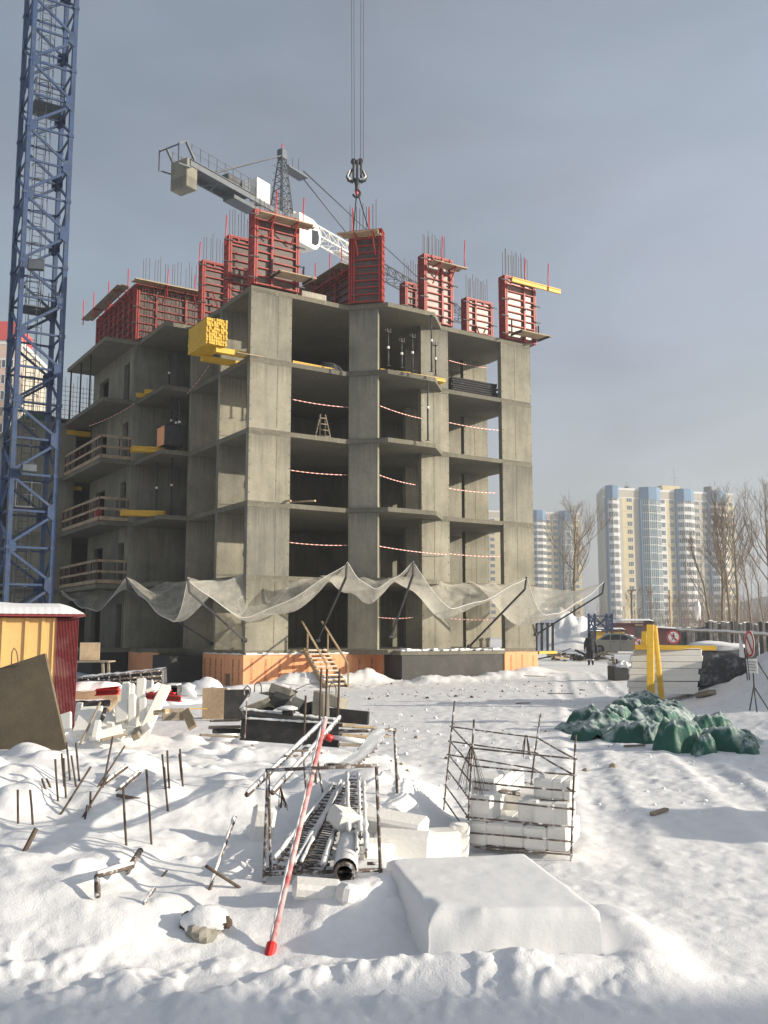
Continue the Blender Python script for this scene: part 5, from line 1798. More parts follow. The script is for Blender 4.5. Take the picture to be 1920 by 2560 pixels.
# --- brown sheet and the yellow and red site shed at the left
SH = Pix(0, 1480, 4.608)
def shed():
    r0 = at(*SH(907, 298), 17.0)                            # right end of the front, under the eaves
    z1 = r0.z
    D = Vector((.925, .38, 0))
    Nn = Vector((D.y, -D.x, 0))                             # front faces this way
    def hit(px, py):
        r = ray(px, py)
        o = Vector((0, 0, EYE))
        return o + r * ((r0 - o).dot(Nn) / r.dot(Nn))
    T = thing('site_shed', 'yellow and red metal site shed with a snowy roof, cut by the left edge', 'shed', (r0.x - 1.5, r0.y - .6, 0))
    O = Vector((r0.x, r0.y, 0))
    fr = frame(O, D)                                        # x runs to the right, y into the shed
    xs = [-3.3, -2.7] + [(hit(*SH(q, 600)) - r0).dot(D) for q in (35, 300, 490, 622)]
    for i in range(len(xs) - 1):
        ob('wall_panel', 'shed_yellow', T, fr, xs[i] + .012, xs[i + 1] - .012, 0, .04, -.1, z1, .01)
        ob('cover_strip', 'shed_yellow', T, fr, xs[i + 1] - .03, xs[i + 1] + .03, -.035, .01, -.1, z1 - .003)
    n = 16
    w_ = (0 - xs[-1]) / n
    m = MB()
    for i in range(n):
        a = xs[-1] + i * w_
        for (u0, u1, d0, d1) in ((0, .35, 0, 0), (.35, .5, 0, -.035), (.5, .85, -.035, -.035), (.85, 1, -.035, 0)):
            k = len(m.v)
            m.v += [tuple(O + D * (a + u_ * w_) - Nn * (d_ - .012) * 1.0 + ZV * z_) for (u_, d_, z_) in ((u0, d0, -.1), (u1, d1, -.1), (u1, d1, z1 - .01), (u0, d0, z1 - .01))]
            m.f.append((k, k + 1, k + 2, k + 3))
            m.m.append(0)
    m.build('corrugated_sheet', 'shed_red', T)
    ob('side_wall', 'shed_red', T, fr, -.035, 0, .03, 2.6, -.1, z1)
    ob('back_wall', 'shed_red', T, fr, -3.3, -.04, 2.56, 2.6, -.1, z1)
    xe = (hit(*SH(960, 275)) - r0).dot(D) + .02
    ob('roof_sheet', 'shed_red', T, fr, -3.4, xe, -.20, 2.8, z1 + .02, z1 + .06)
    def roof(s, u_):
        xx = -3.4 + (xe + 3.4) * s
        e = min(1, (1 - s) * 9) ** .5
        h = (.22 * min(1, u_ * 3.0) ** .45 * (1 if u_ < .9 else (1 - u_) * 10)) * e
        return O + D * xx - Nn * (-.22 + .014 * math.sin(s * 190) * (u_ < .06) + 3.03 * u_) + ZV * (z1 + .062 + h * (1 + .12 * float(vnoise(s * 7, u_ * 4, 3))))
    MB().grid(roof, 150, 16).build('roof_snow', 'snow', T, 0, True)
shed()
def brown_sheet():
    Ys = 9.6
    P_ = lambda x, y, Y: at(*SH(x, y), Y)
    q = [P_(-420, 2190, Ys), P_(760, 1800, Ys), P_(515, 706, Ys + .55)]
    q.append(q[0] + (q[2] - q[1]))
    T = thing('metal_sheet', 'large dull brown sheet standing tilted in the snow in front of the yellow shed', 'sheet', q[1])
    MB().extr(q, (0.01, .03, -.005)).build('sheet', 'sheet_brown', T)
    a = P_(165, 790, Ys + .52)
    pts = [a + Vector((-.03, 0, -.06)), a + Vector((-.03, 0, .09)), a + Vector((-.01, 0, .13)), a + Vector((.02, 0, .09)), a + Vector((.05, 0, -.06))]
    tubepart('lifting_loop', 'rebar', T, pts, .006, 5)
brown_sheet()
# ------------------------------------------------------------------ debris in the middle distance, left
D1 = Pix(140, 1650, 3.318)
D2 = Pix(500, 1680, 3.318)
def board(label, Z, p, q, wpx, Y, dY=.3, th=.06, m='foam_white', cat='board', name='foam_board', group='white foam boards in the debris pile', bev=.012, sink=.0):
    """board whose lower end is seen at p and upper end at q, wpx wide in the crop"""
    a, b_ = at(*Z(*p), Y), at(*Z(*q), Y + dY)
    w_ = wpx / Z.k / FPX * Y
    t = thing(name, label, cat, a, group)
    d = (b_ - a).normalized()
    barpart(name.split('_')[-1], m, t, a - d * sink, b_, w_, th, Vector((0, -1, .15)), bev)
    return t
FB_ = 'white foam board standing tilted in the debris pile, '
for (p, q, w_, Y, dY, lab) in (((560, 560), (585, 185), 62, 13.2, .25, FB_ + 'left of the tallest'),
                               ((612, 420), (633, 200), 42, 13.4, .2, FB_ + 'narrow, between two wider ones'),
                               ((690, 520), (710, 155), 74, 13.1, .25, 'tallest white foam board standing in the debris pile'),
                               ((632, 640), (632, 290), 62, 12.8, .3, FB_ + 'front, upright below the tallest'),
                               ((725, 520), (722, 320), 58, 12.9, .2, FB_ + 'short, right of the front one'),
                               ((735, 590), (915, 215), 88, 12.7, .6, 'wide white foam board leaning far to the right in the debris pile'),
                               ((548, 505), (548, 345), 105, 12.9, .2, 'squarish white foam board in the middle of the debris pile'),
                               ((340, 640), (548, 570), 80, 12.3, .1, 'white foam block lying across the front of the debris pile'),
                               ((318, 660), (350, 505), 52, 12.2, .15, 'short white foam piece upright at the front of the debris pile'),
                               ((75, 600), (75, 445), 110, 12.4, .2, 'crumpled white foam sheet at the left end of the debris pile'),
                               ((210, 660), (300, 390), 190, 12.8, .5, 'wide pinkish foam sheet lying back in the shade of the debris pile'),
                               ((380, 640), (470, 470), 110, 12.7, .4, 'white foam piece half under the others in the debris pile'),
                               ((775, 250), (778, 185), 64, 17.0, .3, 'pale foam block on top behind the debris pile'),
                               ((800, 250), (860, 205), 50, 17.2, .3, 'small foam block beside the pale one behind the debris pile')):
    board(lab, D1, p, q, w_, Y, dY, .075 if w_ < 100 else .05)
board('raw board slanting up through the left of the debris pile', D1, (200, 700), (368, 350), 16, 12.1, .6, .03, 'grey_wood', 'board', 'wood_board', None, .004)
board('torn yellowish board edge in the debris pile', D1, (430, 420), (505, 345), 28, 12.6, .2, .05, 'plank_wood', 'board', 'wood_board', None, .004)
board('dark board under the white block at the front of the debris pile', D1, (370, 665), (590, 615), 22, 12.0, .2, .04, 'grey_wood', 'board', 'wood_board', None, .004)
board('short reddish timber sticking out right of the leaning foam board', D1, (825, 440), (925, 425), 38, 12.7, -.1, .09, 'raw_wood', 'timber', 'timber_offcut', None, .006)
board('grey plywood panel lying on its edge right of the debris pile', D1, (880, 455), (1060, 450), 95, 14.0, .1, .05, 'grey_wood', 'panel', 'plywood_panel', None, .004)
board('yellowish plywood panel tilted at the right of the debris pile', D1, (1135, 560), (1075, 420), 70, 13.7, .3, .05, 'plank_wood', 'panel', 'plywood_panel', None, .004)
board('long thin yellowish lath lying in the snow behind the plywood panels', D1, (1080, 405), (1255, 405), 8, 16.5, .1, .03, 'yellow_paint', 'lath', 'timber_lath', None, 0)
for i in range(26):                                            # smaller offcuts that fill the pile
    x, y = rnd.uniform(60, 760), rnd.uniform(470, 640)
    Y = 12.3 + (640 - y) / 170 * 1.3
    l_ = rnd.uniform(40, 130)
    an = rnd.uniform(.2, 2.9)
    board(('white foam offcut among the larger boards of the debris pile', 'snowy plank offcut among the larger boards of the debris pile')[i % 5 == 0], D1, (x, y), (x + l_ * math.cos(an), y - l_ * math.sin(an)), rnd.uniform(25, 70), Y, rnd.uniform(-.2, .5), rnd.uniform(.03, .09), ('foam_white', 'grey_wood')[i % 5 == 0], 'board', 'foam_offcut', ('white foam offcuts in the debris pile', 'plank offcuts in the debris pile')[i % 5 == 0], .008, .05)
# torn beige carton and black board beside the rubble
p = gp(*D1(1345, 480))
p.z -= .05
t = thing('carton', 'torn beige carton standing in the snow left of the black formwork panel', 'carton', p)
fr = rot_fr(p, .15)
ob('carton_side', 'plank_wood', t, fr, -.36, .20, -.2, -.16, 0, .74, .004)
ob('carton_side', 'raw_wood', t, fr, .20, .5, -.16, -.12, 0, .68, .004)
ob('carton_side', 'plank_wood', t, fr, -.36, -.32, -.16, .3, 0, .66, .004)
lump(p + Vector((.0, .1, .64)), .34, .26, .1, 9, .4).build('snow_cap', 'snow', t, 0, True)
p = gp(*D1(1495, 500))
t = cblock('black_board', 'black board standing on edge between the carton and the rubble', 'board', 'bitumen', p - ZV * .05, .55, .06, .72, .1, 0, -.1, None, .006)
# rubble heap behind a black formwork panel
Yr = 13.6
def D2p(x, y, Y=Yr):
    return at(*D2(x, y), Y)
T = thing('formwork_tray', 'long black steel formwork panel lying in front of the concrete rubble', 'panel', D2p(740, 590))
MB().extr([D2p(325, 565), D2p(1152, 628), D2p(1150, 425), D2p(388, 382), D2p(345, 390)], (0, .06, 0)).build('panel_face', 'bitumen', T)
MB().extr([D2p(388, 384, Yr - .03), D2p(1152, 428, Yr - .03), D2p(1152, 404, Yr + .25), D2p(345, 312, Yr + .25)], (0, .05, .0)).build('panel_lip', 'bitumen', T)
m = MB()
m.tube([D2p(345 + 29 * i, 309 + 3.4 * i, Yr + .24) + ZV * rnd.uniform(0, .012) for i in range(28)], [.018 + .02 * rnd.random() for i in range(28)], 6)
m.build('snow_line', 'frost', T, 0, True)
m = MB()
m.tube([D2p(390 + 27 * i, 382 + 1.6 * i, Yr - .04) for i in range(28)], [.010 + .012 * rnd.random() for i in range(28)], 6)
m.build('snow_line', 'frost', T, 0, True)
def rub(label, pts, Y, dep, m='concrete_block', snow=False, bev=.012):
    q = [D2p(x, y, Y) for x, y in pts]
    t = thing('concrete_block', label, 'block', q[0], 'broken concrete blocks heaped behind the black panel')
    MB().extr(q, dep).build('block_body', m, t, bev)
    if snow:
        c = sum(q, Vector()) / len(q)
        MB().extr([v_ + Vector((0, -.01, .01)) for v_ in q], (0, -.015, .01)).build('snow_dust', 'frost', t, .006)
rub('topmost grey concrete block tilted on the rubble heap', [(562, 165), (592, 85), (768, 145), (735, 232)], 14.2, (.10, .55, -.22))
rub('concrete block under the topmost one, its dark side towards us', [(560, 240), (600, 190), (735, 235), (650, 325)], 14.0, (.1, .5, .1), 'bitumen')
rub('rough concrete block at the right of the rubble heap', [(735, 275), (775, 200), (868, 235), (806, 330)], 14.0, (.15, .4, -.1))
rub('snow dusted slab tilted at the left of the rubble heap', [(325, 310), (420, 170), (575, 208), (520, 240)], 13.9, (.05, .35, -.18), 'concrete_block', True)
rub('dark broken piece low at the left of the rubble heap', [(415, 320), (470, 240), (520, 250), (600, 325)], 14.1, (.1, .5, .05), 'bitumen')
rub('dark slab behind the snow dusted one', [(480, 170), (560, 160), (700, 230), (560, 240)], 14.5, (.1, .4, -.1), 'concrete_block')
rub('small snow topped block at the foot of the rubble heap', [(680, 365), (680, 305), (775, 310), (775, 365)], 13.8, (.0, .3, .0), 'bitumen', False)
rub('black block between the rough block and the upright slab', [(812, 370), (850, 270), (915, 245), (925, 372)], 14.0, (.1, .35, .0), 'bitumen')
rub('upright grey slab standing right of the rubble heap', [(922, 375), (938, 152), (1025, 178), (1028, 380)], 13.9, (.08, .12, .0))
rub('tilted concrete block behind the upright slab', [(1030, 270), (1060, 170), (1165, 215), (1140, 305)], 14.2, (.12, .3, -.05))
rub('long dark board standing on edge at the right of the rubble heap', [(1040, 410), (1040, 295), (1396, 330), (1390, 440)], 14.1, (.02, .07, .0), 'bitumen', False, .004)
lump(D2p(725, 300, 13.85), .15, .16, .035, 5, .3).build('snow_patch', 'snow', None, 0, True)
tag(bpy.context.scene.objects['snow_patch'], 'small cap of snow lying on the little block in the rubble', 'snow')
for (x, y0, y1, lab, lp) in ((385, 555, 150, 'tall looped rebar rod standing at the left in front of the rubble', True), (870, 530, 195, 'rusty rebar rod standing in the middle in front of the rubble', False),
                             (1000, 395, -30, 'tall rebar rod standing right of the rubble, left of three', False), (1048, 385, -25, 'tall rebar rod standing right of the rubble, middle of three', False), (1150, 385, -20, 'tall rebar rod standing right of the rubble, right of three', False)):
    a, b_ = D2p(x - (14 if lp else 8), y0, Yr - .15), D2p(x + 8, y1, Yr - .1)
    t = thing('rebar_rod', lab, 'rod', a)
    if lp:
        pts = [a, a.lerp(b_, .9)] + [b_ + Vector((.05 * math.sin(k), 0, -.1 + .09 * (1 - math.cos(k)) * .9)) for k in (-.6, .6, 2.0, 3.14, 4.3, 5.4)]
        tubepart('rod', 'rebar_frost', t, pts, .011, 6)
    else:
        tubepart('rod', 'rebar', t, [a, b_], .017, 6)
for (p, lab) in (((1100, 170), 'rebar lifting loop on the tilted block behind the upright slab'), ((480, 160), 'rebar lifting loop behind the snow dusted slab')):
    a = D2p(p[0], p[1], 14.3)
    t = thing('lifting_loop', lab, 'loop', a)
    tubepart('loop', 'rebar', t, [a + Vector((-.05, 0, -.1)), a + Vector((-.05, 0, .08)), a + Vector((-.02, 0, .13)), a + Vector((.03, 0, .12)), a + Vector((.05, 0, .06)), a + Vector((.05, 0, -.1))], .008, 5)
t = thing('wire', 'thin bent wire arching out of the rubble towards the stairs', 'wire', D2p(770, 170, 14.3))
tubepart('wire', 'rebar', t, [D2p(740, 200, 14.2), D2p(790, 150, 14.3), D2p(880, 105, 14.5), D2p(960, 92, 14.6), D2p(1040, 95, 14.7)], .006, 4)
# planks under and beside the rubble
PL = 'planks and boards lying around the rubble'
for (x0, y0, x1, y1, w_, Y, m, lab) in ((85, 405, 330, 400, 16, 13.9, 'grey_wood', 'top plank of the stack left of the black panel'), (75, 460, 330, 455, 24, 13.8, 'grey_wood', 'middle plank of the stack left of the black panel'),
                                        (110, 490, 330, 490, 34, 13.7, 'bitumen', 'dark beam low in the stack left of the black panel'), (0, 520, 330, 540, 18, 13.4, 'grey_wood', 'plank half under the snow left of the black panel'),
                                        (1160, 440, 1270, 445, 30, 13.7, 'grey_wood', 'short plank end right of the black panel, upper'), (1270, 455, 1525, 462, 18, 14.0, 'raw_wood', 'raw plank sticking out farthest right of the rubble, upper'),
                                        (1160, 480, 1480, 500, 14, 13.9, 'grey_wood', 'thin grey plank right of the black panel'), (1165, 520, 1430, 545, 24, 13.6, 'plank_wood', 'wide pale plank right of the black panel'),
                                        (1160, 555, 1370, 570, 20, 13.5, 'raw_wood', 'raw plank right of the black panel, lower'), (1150, 600, 1450, 612, 24, 13.3, 'grey_wood', 'lowest plank right of the black panel'),
                                        (1330, 525, 1560, 535, 16, 14.2, 'raw_wood', 'raw plank sticking out farthest right of the rubble, lower')):
    board(lab, D2, (x0, y0), (x1, y1), w_, Y, .15, .12, m, 'plank', 'wood_plank', PL, .004)
m = MB()
# frosted wire basket, stacks and red beams farther back
Yb = 25.0
def D1p(x, y, Y=Yb):
    return at(*D1(x, y), Y)
T = thing('mesh_basket', 'long frosted grey mesh basket lying in front of the orange boards', 'basket', D1p(530, 200))
q0, q1, q2, q3 = D1p(180, 225), D1p(885, 205), D1p(880, 85), D1p(180, 155)
MB().extr([q0, q1, q2, q3], (.0, .5, .05)).build('basket_core', 'fence_dark', T)
for i in range(9):
    a, b_ = q0.lerp(q1, i / 8), q3.lerp(q2, i / 8)
    barpart('basket_rib', 'rebar_frost', T, a - Vector((0, .03, 0)), b_ - Vector((0, .03, -.01)), .05, .03)
for f_ in (0, .3, .62, 1):
    a, b_ = q0.lerp(q3, f_), q1.lerp(q2, f_)
    tubepart('basket_bar', 'rebar_frost', T, [a - Vector((0, .04, 0)), b_ - Vector((0, .04, 0))], .025, 5)
MB().grid(lambda s, u_: q3.lerp(q2, s) + Vector((0, .02 + .48 * u_, .03 + .03 * u_ + .025 * float(vnoise(s * 20, u_ * 4, 3)))), 40, 5).build('snow_cap', 'frost', T, 0, True)
T = thing('black_beams', 'long black beams stacked two high with snow on top, right of the red shed', 'beams', D1p(300, 400, 17.5))
for (y0, y1) in ((335, 380), (400, 440)):
    a, b_ = D1p(-60, (y0 + y1) / 2 + 8, 17.5), D1p(450, (y0 + y1) / 2, 17.8)
    barpart('beam', 'bitumen', T, a, b_, .34, (y1 - y0) / 3.318 / FPX * 17.5)
    MB().grid(lambda s, u_: a.lerp(b_, s) + Vector((0, -.18 + .36 * u_, (y1 - y0) / 3.318 / FPX * 8.75 + .015 + .02 * float(vnoise(s * 14, u_ * 3, 3)))), 30, 4).build('snow_cap', 'snow', T, 0, True)
T = thing('snow_pallet', 'low snow covered stack of boards behind the black beams', 'stack', D1p(300, 290, 19.5))
a, b_ = D1p(100, 300, 19.5), D1p(520, 290, 19.7)
barpart('boards', 'plank_wood', T, a, b_, .9, .26)
MB().grid(lambda s, u_: a.lerp(b_, s) + Vector((0, -.47 + .95 * u_, .13 + .14 * (min(1, 5 * min(u_, 1 - u_)) * min(1, 8 * min(s, 1 - s))) ** .5 + .05 * float(vnoise(s * 9, u_ * 4, 3)))), 30, 8).build('snow_cap', 'snow', T, 0, True)
for i, (x0, y0, x1, y1) in enumerate(((345, 262, 525, 240), (335, 272, 520, 262), (745, 262, 950, 272), (745, 280, 985, 295), (745, 296, 1035, 322))):
    t = thing('red_beam', ('red steel beam lying in the snow, upper left of the debris pile', 'red steel beam lying in the snow, lower left of the debris pile', 'short red steel beam right behind the leaning foam board', 'middle red steel beam right behind the leaning foam board', 'longest red steel beam right behind the leaning foam board')[i], 'beam', D1p(x0, y0, 19), 'red steel beams behind the debris pile')
    a, b_ = D1p(x0, y0, 18.4 - .2 * i), D1p(x1, y1, 18.2 - .2 * i)
    for dz in (-.045, .045):
        barpart('flange', 'red_paint', t, a + ZV * dz, b_ + ZV * dz, .10, .02)
    barpart('web', 'form_red', t, a, b_, .02, .07)
T = thing('panel_stack', 'small stack of grey green panels right of the mesh basket', 'stack', D1p(985, 290, 22))
for i in range(5):
    a, b_ = D1p(945, 285 - 16 * i, 22), D1p(1025, 287 - 16 * i, 22)
    barpart('panel', 'fence_dark', T, a, b_, .5, .085)
barpart('snow_cap', 'snow', T, D1p(945, 205, 22), D1p(1020, 207, 22), .5, .05)
c = gp(*D1(1180, 300))
T = thing('snowy_bags', 'snow covered bags lying at the foot of the black foundation box', 'bags', c)
lump(c + Vector((-.35, 0, .18)), .45, .3, .26, 12, .3).build('bag', 'snow', T, 0, True)
lump(c + Vector((.25, .15, .28)), .55, .35, .34, 13, .3).build('bag', 'snow', T, 0, True)
cblock('foam_block', 'small yellowish block at the right of the snow covered bags', 'block', 'foam_white', gp(*D1(1262, 292)) - ZV * .04, .34, .26, .26, .1, 0, 0, None, .01)
for (x, y, rx, rz, sd) in ((1395, 665, .24, .2, 21), (1560, 690, .22, .1, 22), (990, 360, .55, .16, 23), (1160, 350, .5, .14, 24), (860, 375, .25, .16, 25)):
    c = gp(*D1(x, y))
    t = thing('snow_lump', {21: 'big rounded snow lump in front of the plank stack', 22: 'low snow lump right of the big rounded one', 23: 'snow lump behind the plywood panels, left', 24: 'snow lump behind the plywood panels, right', 25: 'small snow lump beside the leaning foam board'}[sd], 'snow lump', c)
    lump(c, rx, rx * .8, rz, sd, .35).build('lump', 'snow', t, 0, True)
# clutter at the foot of the dark wing, right of the shed
cl = at(225, 1612, 30)
cblock('crate', 'brown wooden crate standing on a frame right of the red shed', 'crate', 'plank_wood', Vector((cl.x, cl.y, .95)), .6, .5, .55, .3)
t = thing('trestle', 'dark trestle under the brown crate right of the red shed', 'trestle', (cl.x, cl.y, 0))
for s_ in (-.5, .5):
    for d in (-.3, .3):
        barpart('leg', 'grey_wood', t, Vector((cl.x + s_ * 1.2, cl.y + d, -.3)), Vector((cl.x + s_, cl.y + d, .9)), .07)
MB().box(cl.x - .7, cl.x + .7, cl.y - .4, cl.y + .4, .90, .945).build('top', 'grey_wood', t)
# ------------------------------------------------------------------ right-hand middle distance
Z5 = Pix(1400, 1500, 3.19)
# crumpled green tarpaulins
def draped(T, lumps, name='tarp_sheet', seed=1):
    """one crumpled sheet lying over a few lumps: height field with folds, cut off where it meets the snow"""
    L = []
    for (x, y, hw, hh) in lumps:
        c = gp(*Z5(x, y))
        k = c.y / 3.19 / FPX
        L.append((c.x, c.y + .30 * hw * k, hw * k * 1.30, hw * k * 1.0, hh * k * .86, rnd.uniform(-.4, .4)))
    x0, x1 = min(l[0] - l[2] * 1.3 for l in L), max(l[0] + l[2] * 1.3 for l in L)
    y0, y1 = min(l[1] - l[3] * 1.4 for l in L), max(l[1] + l[3] * 1.4 for l in L)
    st = .022
    nx, ny = int((x1 - x0) / st), int((y1 - y0) / st)
    X, Y = np.meshgrid(np.linspace(x0, x1, nx), np.linspace(y0, y1, ny), indexing='ij')
    wx = X + .16 * fbm(X * 2.2, Y * 2.2, seed + 3, 3)
    wy = Y + .16 * fbm(X * 2.2, Y * 2.2, seed + 5, 3)
    Hh = np.full(X.shape, -.2)
    for i, (cx, cy, rx, ry, h, ro) in enumerate(L):
        c_, s_ = math.cos(ro), math.sin(ro)
        dx, dy = (wx - cx) * c_ + (wy - cy) * s_, -(wx - cx) * s_ + (wy - cy) * c_
        d = np.sqrt((dx / rx) ** 2 + (dy / ry) ** 2)
        an = np.arctan2(dy / ry, dx / rx)
        fold = .11 * (1 - 2 * np.abs(vnoise(an * 2.2 + i * 7.1, d * 1.1, seed + i))) * np.clip(d * 1.4, 0, 1)     # folds running down from the top
        e = h * np.clip(1 - d ** 2.4, -.6, 1) + fold * np.clip(1.25 - d, 0, 1) * 1.6
        Hh = np.maximum(Hh, e)
    r1 = 1 - 2 * np.abs(vnoise(wx * 3.1 + wy * 1.1, wy * 3.6 - wx * .7, seed + 40))
    r2 = 1 - 2 * np.abs(vnoise(wx * 7.5 - wy * 2.5, wy * 6.5 + wx * 2, seed + 41))
    r3 = 1 - 2 * np.abs(vnoise(wx * 15 + wy * 6, wy * 14 - wx * 5, seed + 42))
    r4 = 1 - 2 * np.abs(vnoise(wx * 10 + wy * 2.5, wy * 1.6 - wx * .4, seed + 43))
    amp = np.clip((Hh + .05) * 6, 0, 1)
    Hh = Hh + amp * (.080 * (r1 - .5) + .050 * (r2 - .5) + .020 * (r3 - .5) + .030 * (r4 - .5))
    G_ = gh(X.ravel(), Y.ravel()).reshape(X.shape)
    Z_ = G_ + np.maximum(Hh, -.08)
    keep = Hh > -.012
    idx = -np.ones(X.shape, dtype=int)
    m = MB()
    fs = keep[:-1, :-1] | keep[1:, :-1] | keep[1:, 1:] | keep[:-1, 1:]
    need = np.zeros(X.shape, bool)
    need[:-1, :-1] |= fs
    need[1:, :-1] |= fs
    need[1:, 1:] |= fs
    need[:-1, 1:] |= fs
    idx[need] = np.arange(need.sum())
    Z_ = np.where(keep, Z_, G_ - .06)
    m.v = list(zip(X[need].tolist(), Y[need].tolist(), Z_[need].tolist()))
    ii, jj = np.nonzero(fs)
    m.f = list(zip(idx[ii, jj].tolist(), idx[ii + 1, jj].tolist(), idx[ii + 1, jj + 1].tolist(), idx[ii, jj + 1].tolist()))
    m.m = [0] * len(m.f)
    return m.build(name, 'tarp_green', T, 0, True)
TP = thing('tarpaulin_heap', 'heap of crumpled green tarpaulins dusted with snow on the open ground', 'tarpaulin', gp(*Z5(600, 1080)))
draped(TP, [(190, 1050, 120, 185), (340, 1045, 140, 150), (255, 1105, 95, 80), (470, 1010, 140, 150), (330, 1050, 260, 70)], 'tarp_sheet', 3)
draped(TP, [(560, 975, 135, 175), (640, 880, 160, 130), (860, 930, 140, 110), (740, 1010, 190, 140), (720, 980, 300, 80)], 'tarp_sheet', 11)
draped(TP, [(560, 1130, 140, 120), (690, 1135, 150, 140), (630, 1100, 230, 70)], 'tarp_sheet', 19)
TQ = thing('tarpaulin_bundle', 'boxier green tarpaulin bundle with a frosty top at the right of the heap', 'tarpaulin', gp(*Z5(1000, 1200)))
draped(TQ, [(930, 1210, 150, 250), (1030, 1190, 130, 200), (1165, 1215, 85, 130)], 'tarp_sheet', 27)
TR = thing('tarpaulin_bundle', 'low sprawling green tarpaulin at the far right end of the heap', 'tarpaulin', gp(*Z5(1350, 1200)))
draped(TR, [(1220, 1060, 135, 130), (1330, 1200, 150, 165), (1400, 1190, 120, 115), (1495, 1222, 62, 60), (1400, 1095, 80, 40), (1300, 1150, 240, 60)], 'tarp_sheet', 35)
# stack of white boards with yellow beams
Yf = 26.0
def Z5p(x, y, Y=Yf):
    return at(*Z5(x, y), Y)
T = thing('foam_stack', 'stack of thick white insulation slabs under a long yellow beam', 'stack', Z5p(820, 740))
n = 7
gz0 = Z5p(820, 752).z
for i in range(n):
    f0, f1 = i / n, (i + 1) / n
    yA, yB = 752 - (752 - 388) * f0, 752 - (752 - 388) * f1
    x0, x1 = 535 + 50 * f0 + rnd.uniform(-12, 12), 1090 + 48 * f0 + rnd.uniform(-12, 12)
    tl = rnd.uniform(-4, 7)
    p = [Z5p(x0, yA), Z5p(x1, yA - tl), Z5p(x1 + 6, yB + 2 - tl), Z5p(x0 + 6, yB + 3)]
    MB().extr(p, (.28, 1.15, 0)).build('foam_slab', 'foam_white', T, .012)
m = MB()
def cap(s, u_):
    a, b_ = Z5p(585, 392), Z5p(1140, 392)
    return a.lerp(b_, s) + Vector((.28 * u_, -.02 + 1.15 * u_, .01 + .07 * (min(1, 6 * min(s, 1 - s)) * min(1, 6 * min(u_, 1 - u_))) ** .5))
m.grid(cap, 20, 8).build('snow_cap', 'snow', T, 0, True)
t = thing('timber_beam', 'long yellow beam lying on top of the white slab stack', 'beam', Z5p(900, 372))
barpart('beam', 'yellow_timber', t, Z5p(592, 376, Yf - .1), Z5p(1240, 383, Yf + .15), .12, .125)
barpart('snow_cap', 'snow', t, Z5p(600, 364, Yf - .1), Z5p(1235, 371, Yf + .15), .10, .03)
def ub(label, b0, b1, t0, t1, Y, Yt):
    t = thing('timber_beam', label, 'beam', Z5p(b0[0], b0[1], Y), 'yellow beams standing against the white slab stack')
    q = [Z5p(b0[0], b0[1], Y), Z5p(b1[0], b1[1], Y), Z5p(t1[0], t1[1], Yt), Z5p(t0[0], t0[1], Yt)]
    mid = lambda a, b_, f_: a.lerp(b_, f_)
    MB().extr(q, (.02, .045, 0)).build('flange', 'yellow_timber', t, .006)
    w0 = [mid(q[0], q[1], .36), mid(q[0], q[1], .64), mid(q[3], q[2], .64), mid(q[3], q[2], .36)]
    MB().extr([v_ + Vector((.02, .0455, 0)) for v_ in w0], (.04, .1, 0)).build('web', 'yellow_timber', t)
    MB().extr([v_ + Vector((.06, .146, 0)) for v_ in q], (.02, .045, 0)).build('flange', 'yellow_timber', t, .006)
ub('tall broad yellow beam standing upright in front of the white slab stack', (692, 790), (748, 790), (690, 195), (744, 197), 24.6, 25.6)
ub('yellow beam leaning beside the upright one in front of the white slab stack', (785, 795), (828, 790), (742, 200), (768, 206), 24.9, 25.7)
ub('short yellow beam showing left of the upright one', (645, 365), (690, 365), (650, 250), (690, 250), 27.6, 27.6)
# wrapped pallet
c = Z5p(1275, 640, 27.0)
T = thing('wrapped_pallet', 'pallet wrapped in black film with snow on top, right of the white slab stack', 'pallet', (c.x, c.y, gz(c.x, c.y)))
zt_, zb_ = Z5p(1265, 405, 27).z, Z5p(1265, 690, 27).z
lump(Vector((c.x - .02, c.y + .3, (zt_ + zb_) / 2)), .92, .6, (zt_ - zb_) / 2 * 1.12, 31, .10, 28, 20, .45).build('film_wrap', 'black_wrap', T, 0, True)
lump(Vector((c.x, c.y + .3, zt_ + .08)), .88, .62, .17, 33, .4, 24, 12).build('snow_cap', 'snow', T, 0, True)
t = thing('timber_offcut', 'grey timber lying in the snow in front of the wrapped pallet', 'timber', gp(*Z5(1160, 780)))
a = gp(*Z5(1105, 780), .06)
barpart('timber', 'grey_wood', t, a, gp(*Z5(1220, 760), .08), .2, .13, ZV, .01)
# rubbish bin with scrap
c = gp(*Z5(480, 640))
T = thing('scrap_bin', 'dark scrap bin full of snowy offcuts, left of the white slab stack', 'bin', c)
k = c.y / 3.19 / FPX
fr = rot_fr(c, .1)
ob('bin_wall', 'bitumen', T, fr, -75 * k, 80 * k, -.4, -.34, 0, 100 * k, .01)
ob('bin_wall', 'bitumen', T, fr, -75 * k, -70 * k, -.33, .4, 0, 110 * k, .01)
ob('bin_wall', 'bitumen', T, fr, 75 * k, 80 * k, -.33, .4, 0, 110 * k, .01)
lump(c + Vector((.1, 0, 105 * k)), 70 * k, .35, 45 * k, 41, .5).build('snow_heap', 'snow', T, 0, False)
for i in range(14):
    a = c + Vector((rnd.uniform(-70, 90) * k, rnd.uniform(-.3, .4), 90 * k))
    e = a + Vector((rnd.uniform(-60, 60) * k, rnd.uniform(-.3, .3), rnd.uniform(10, 95) * k))
    barpart('offcut', rnd.choice(['bitumen', 'grey_wood', 'foam_white', 'plank_wood']), T, a, e, rnd.uniform(.05, .2), .05)
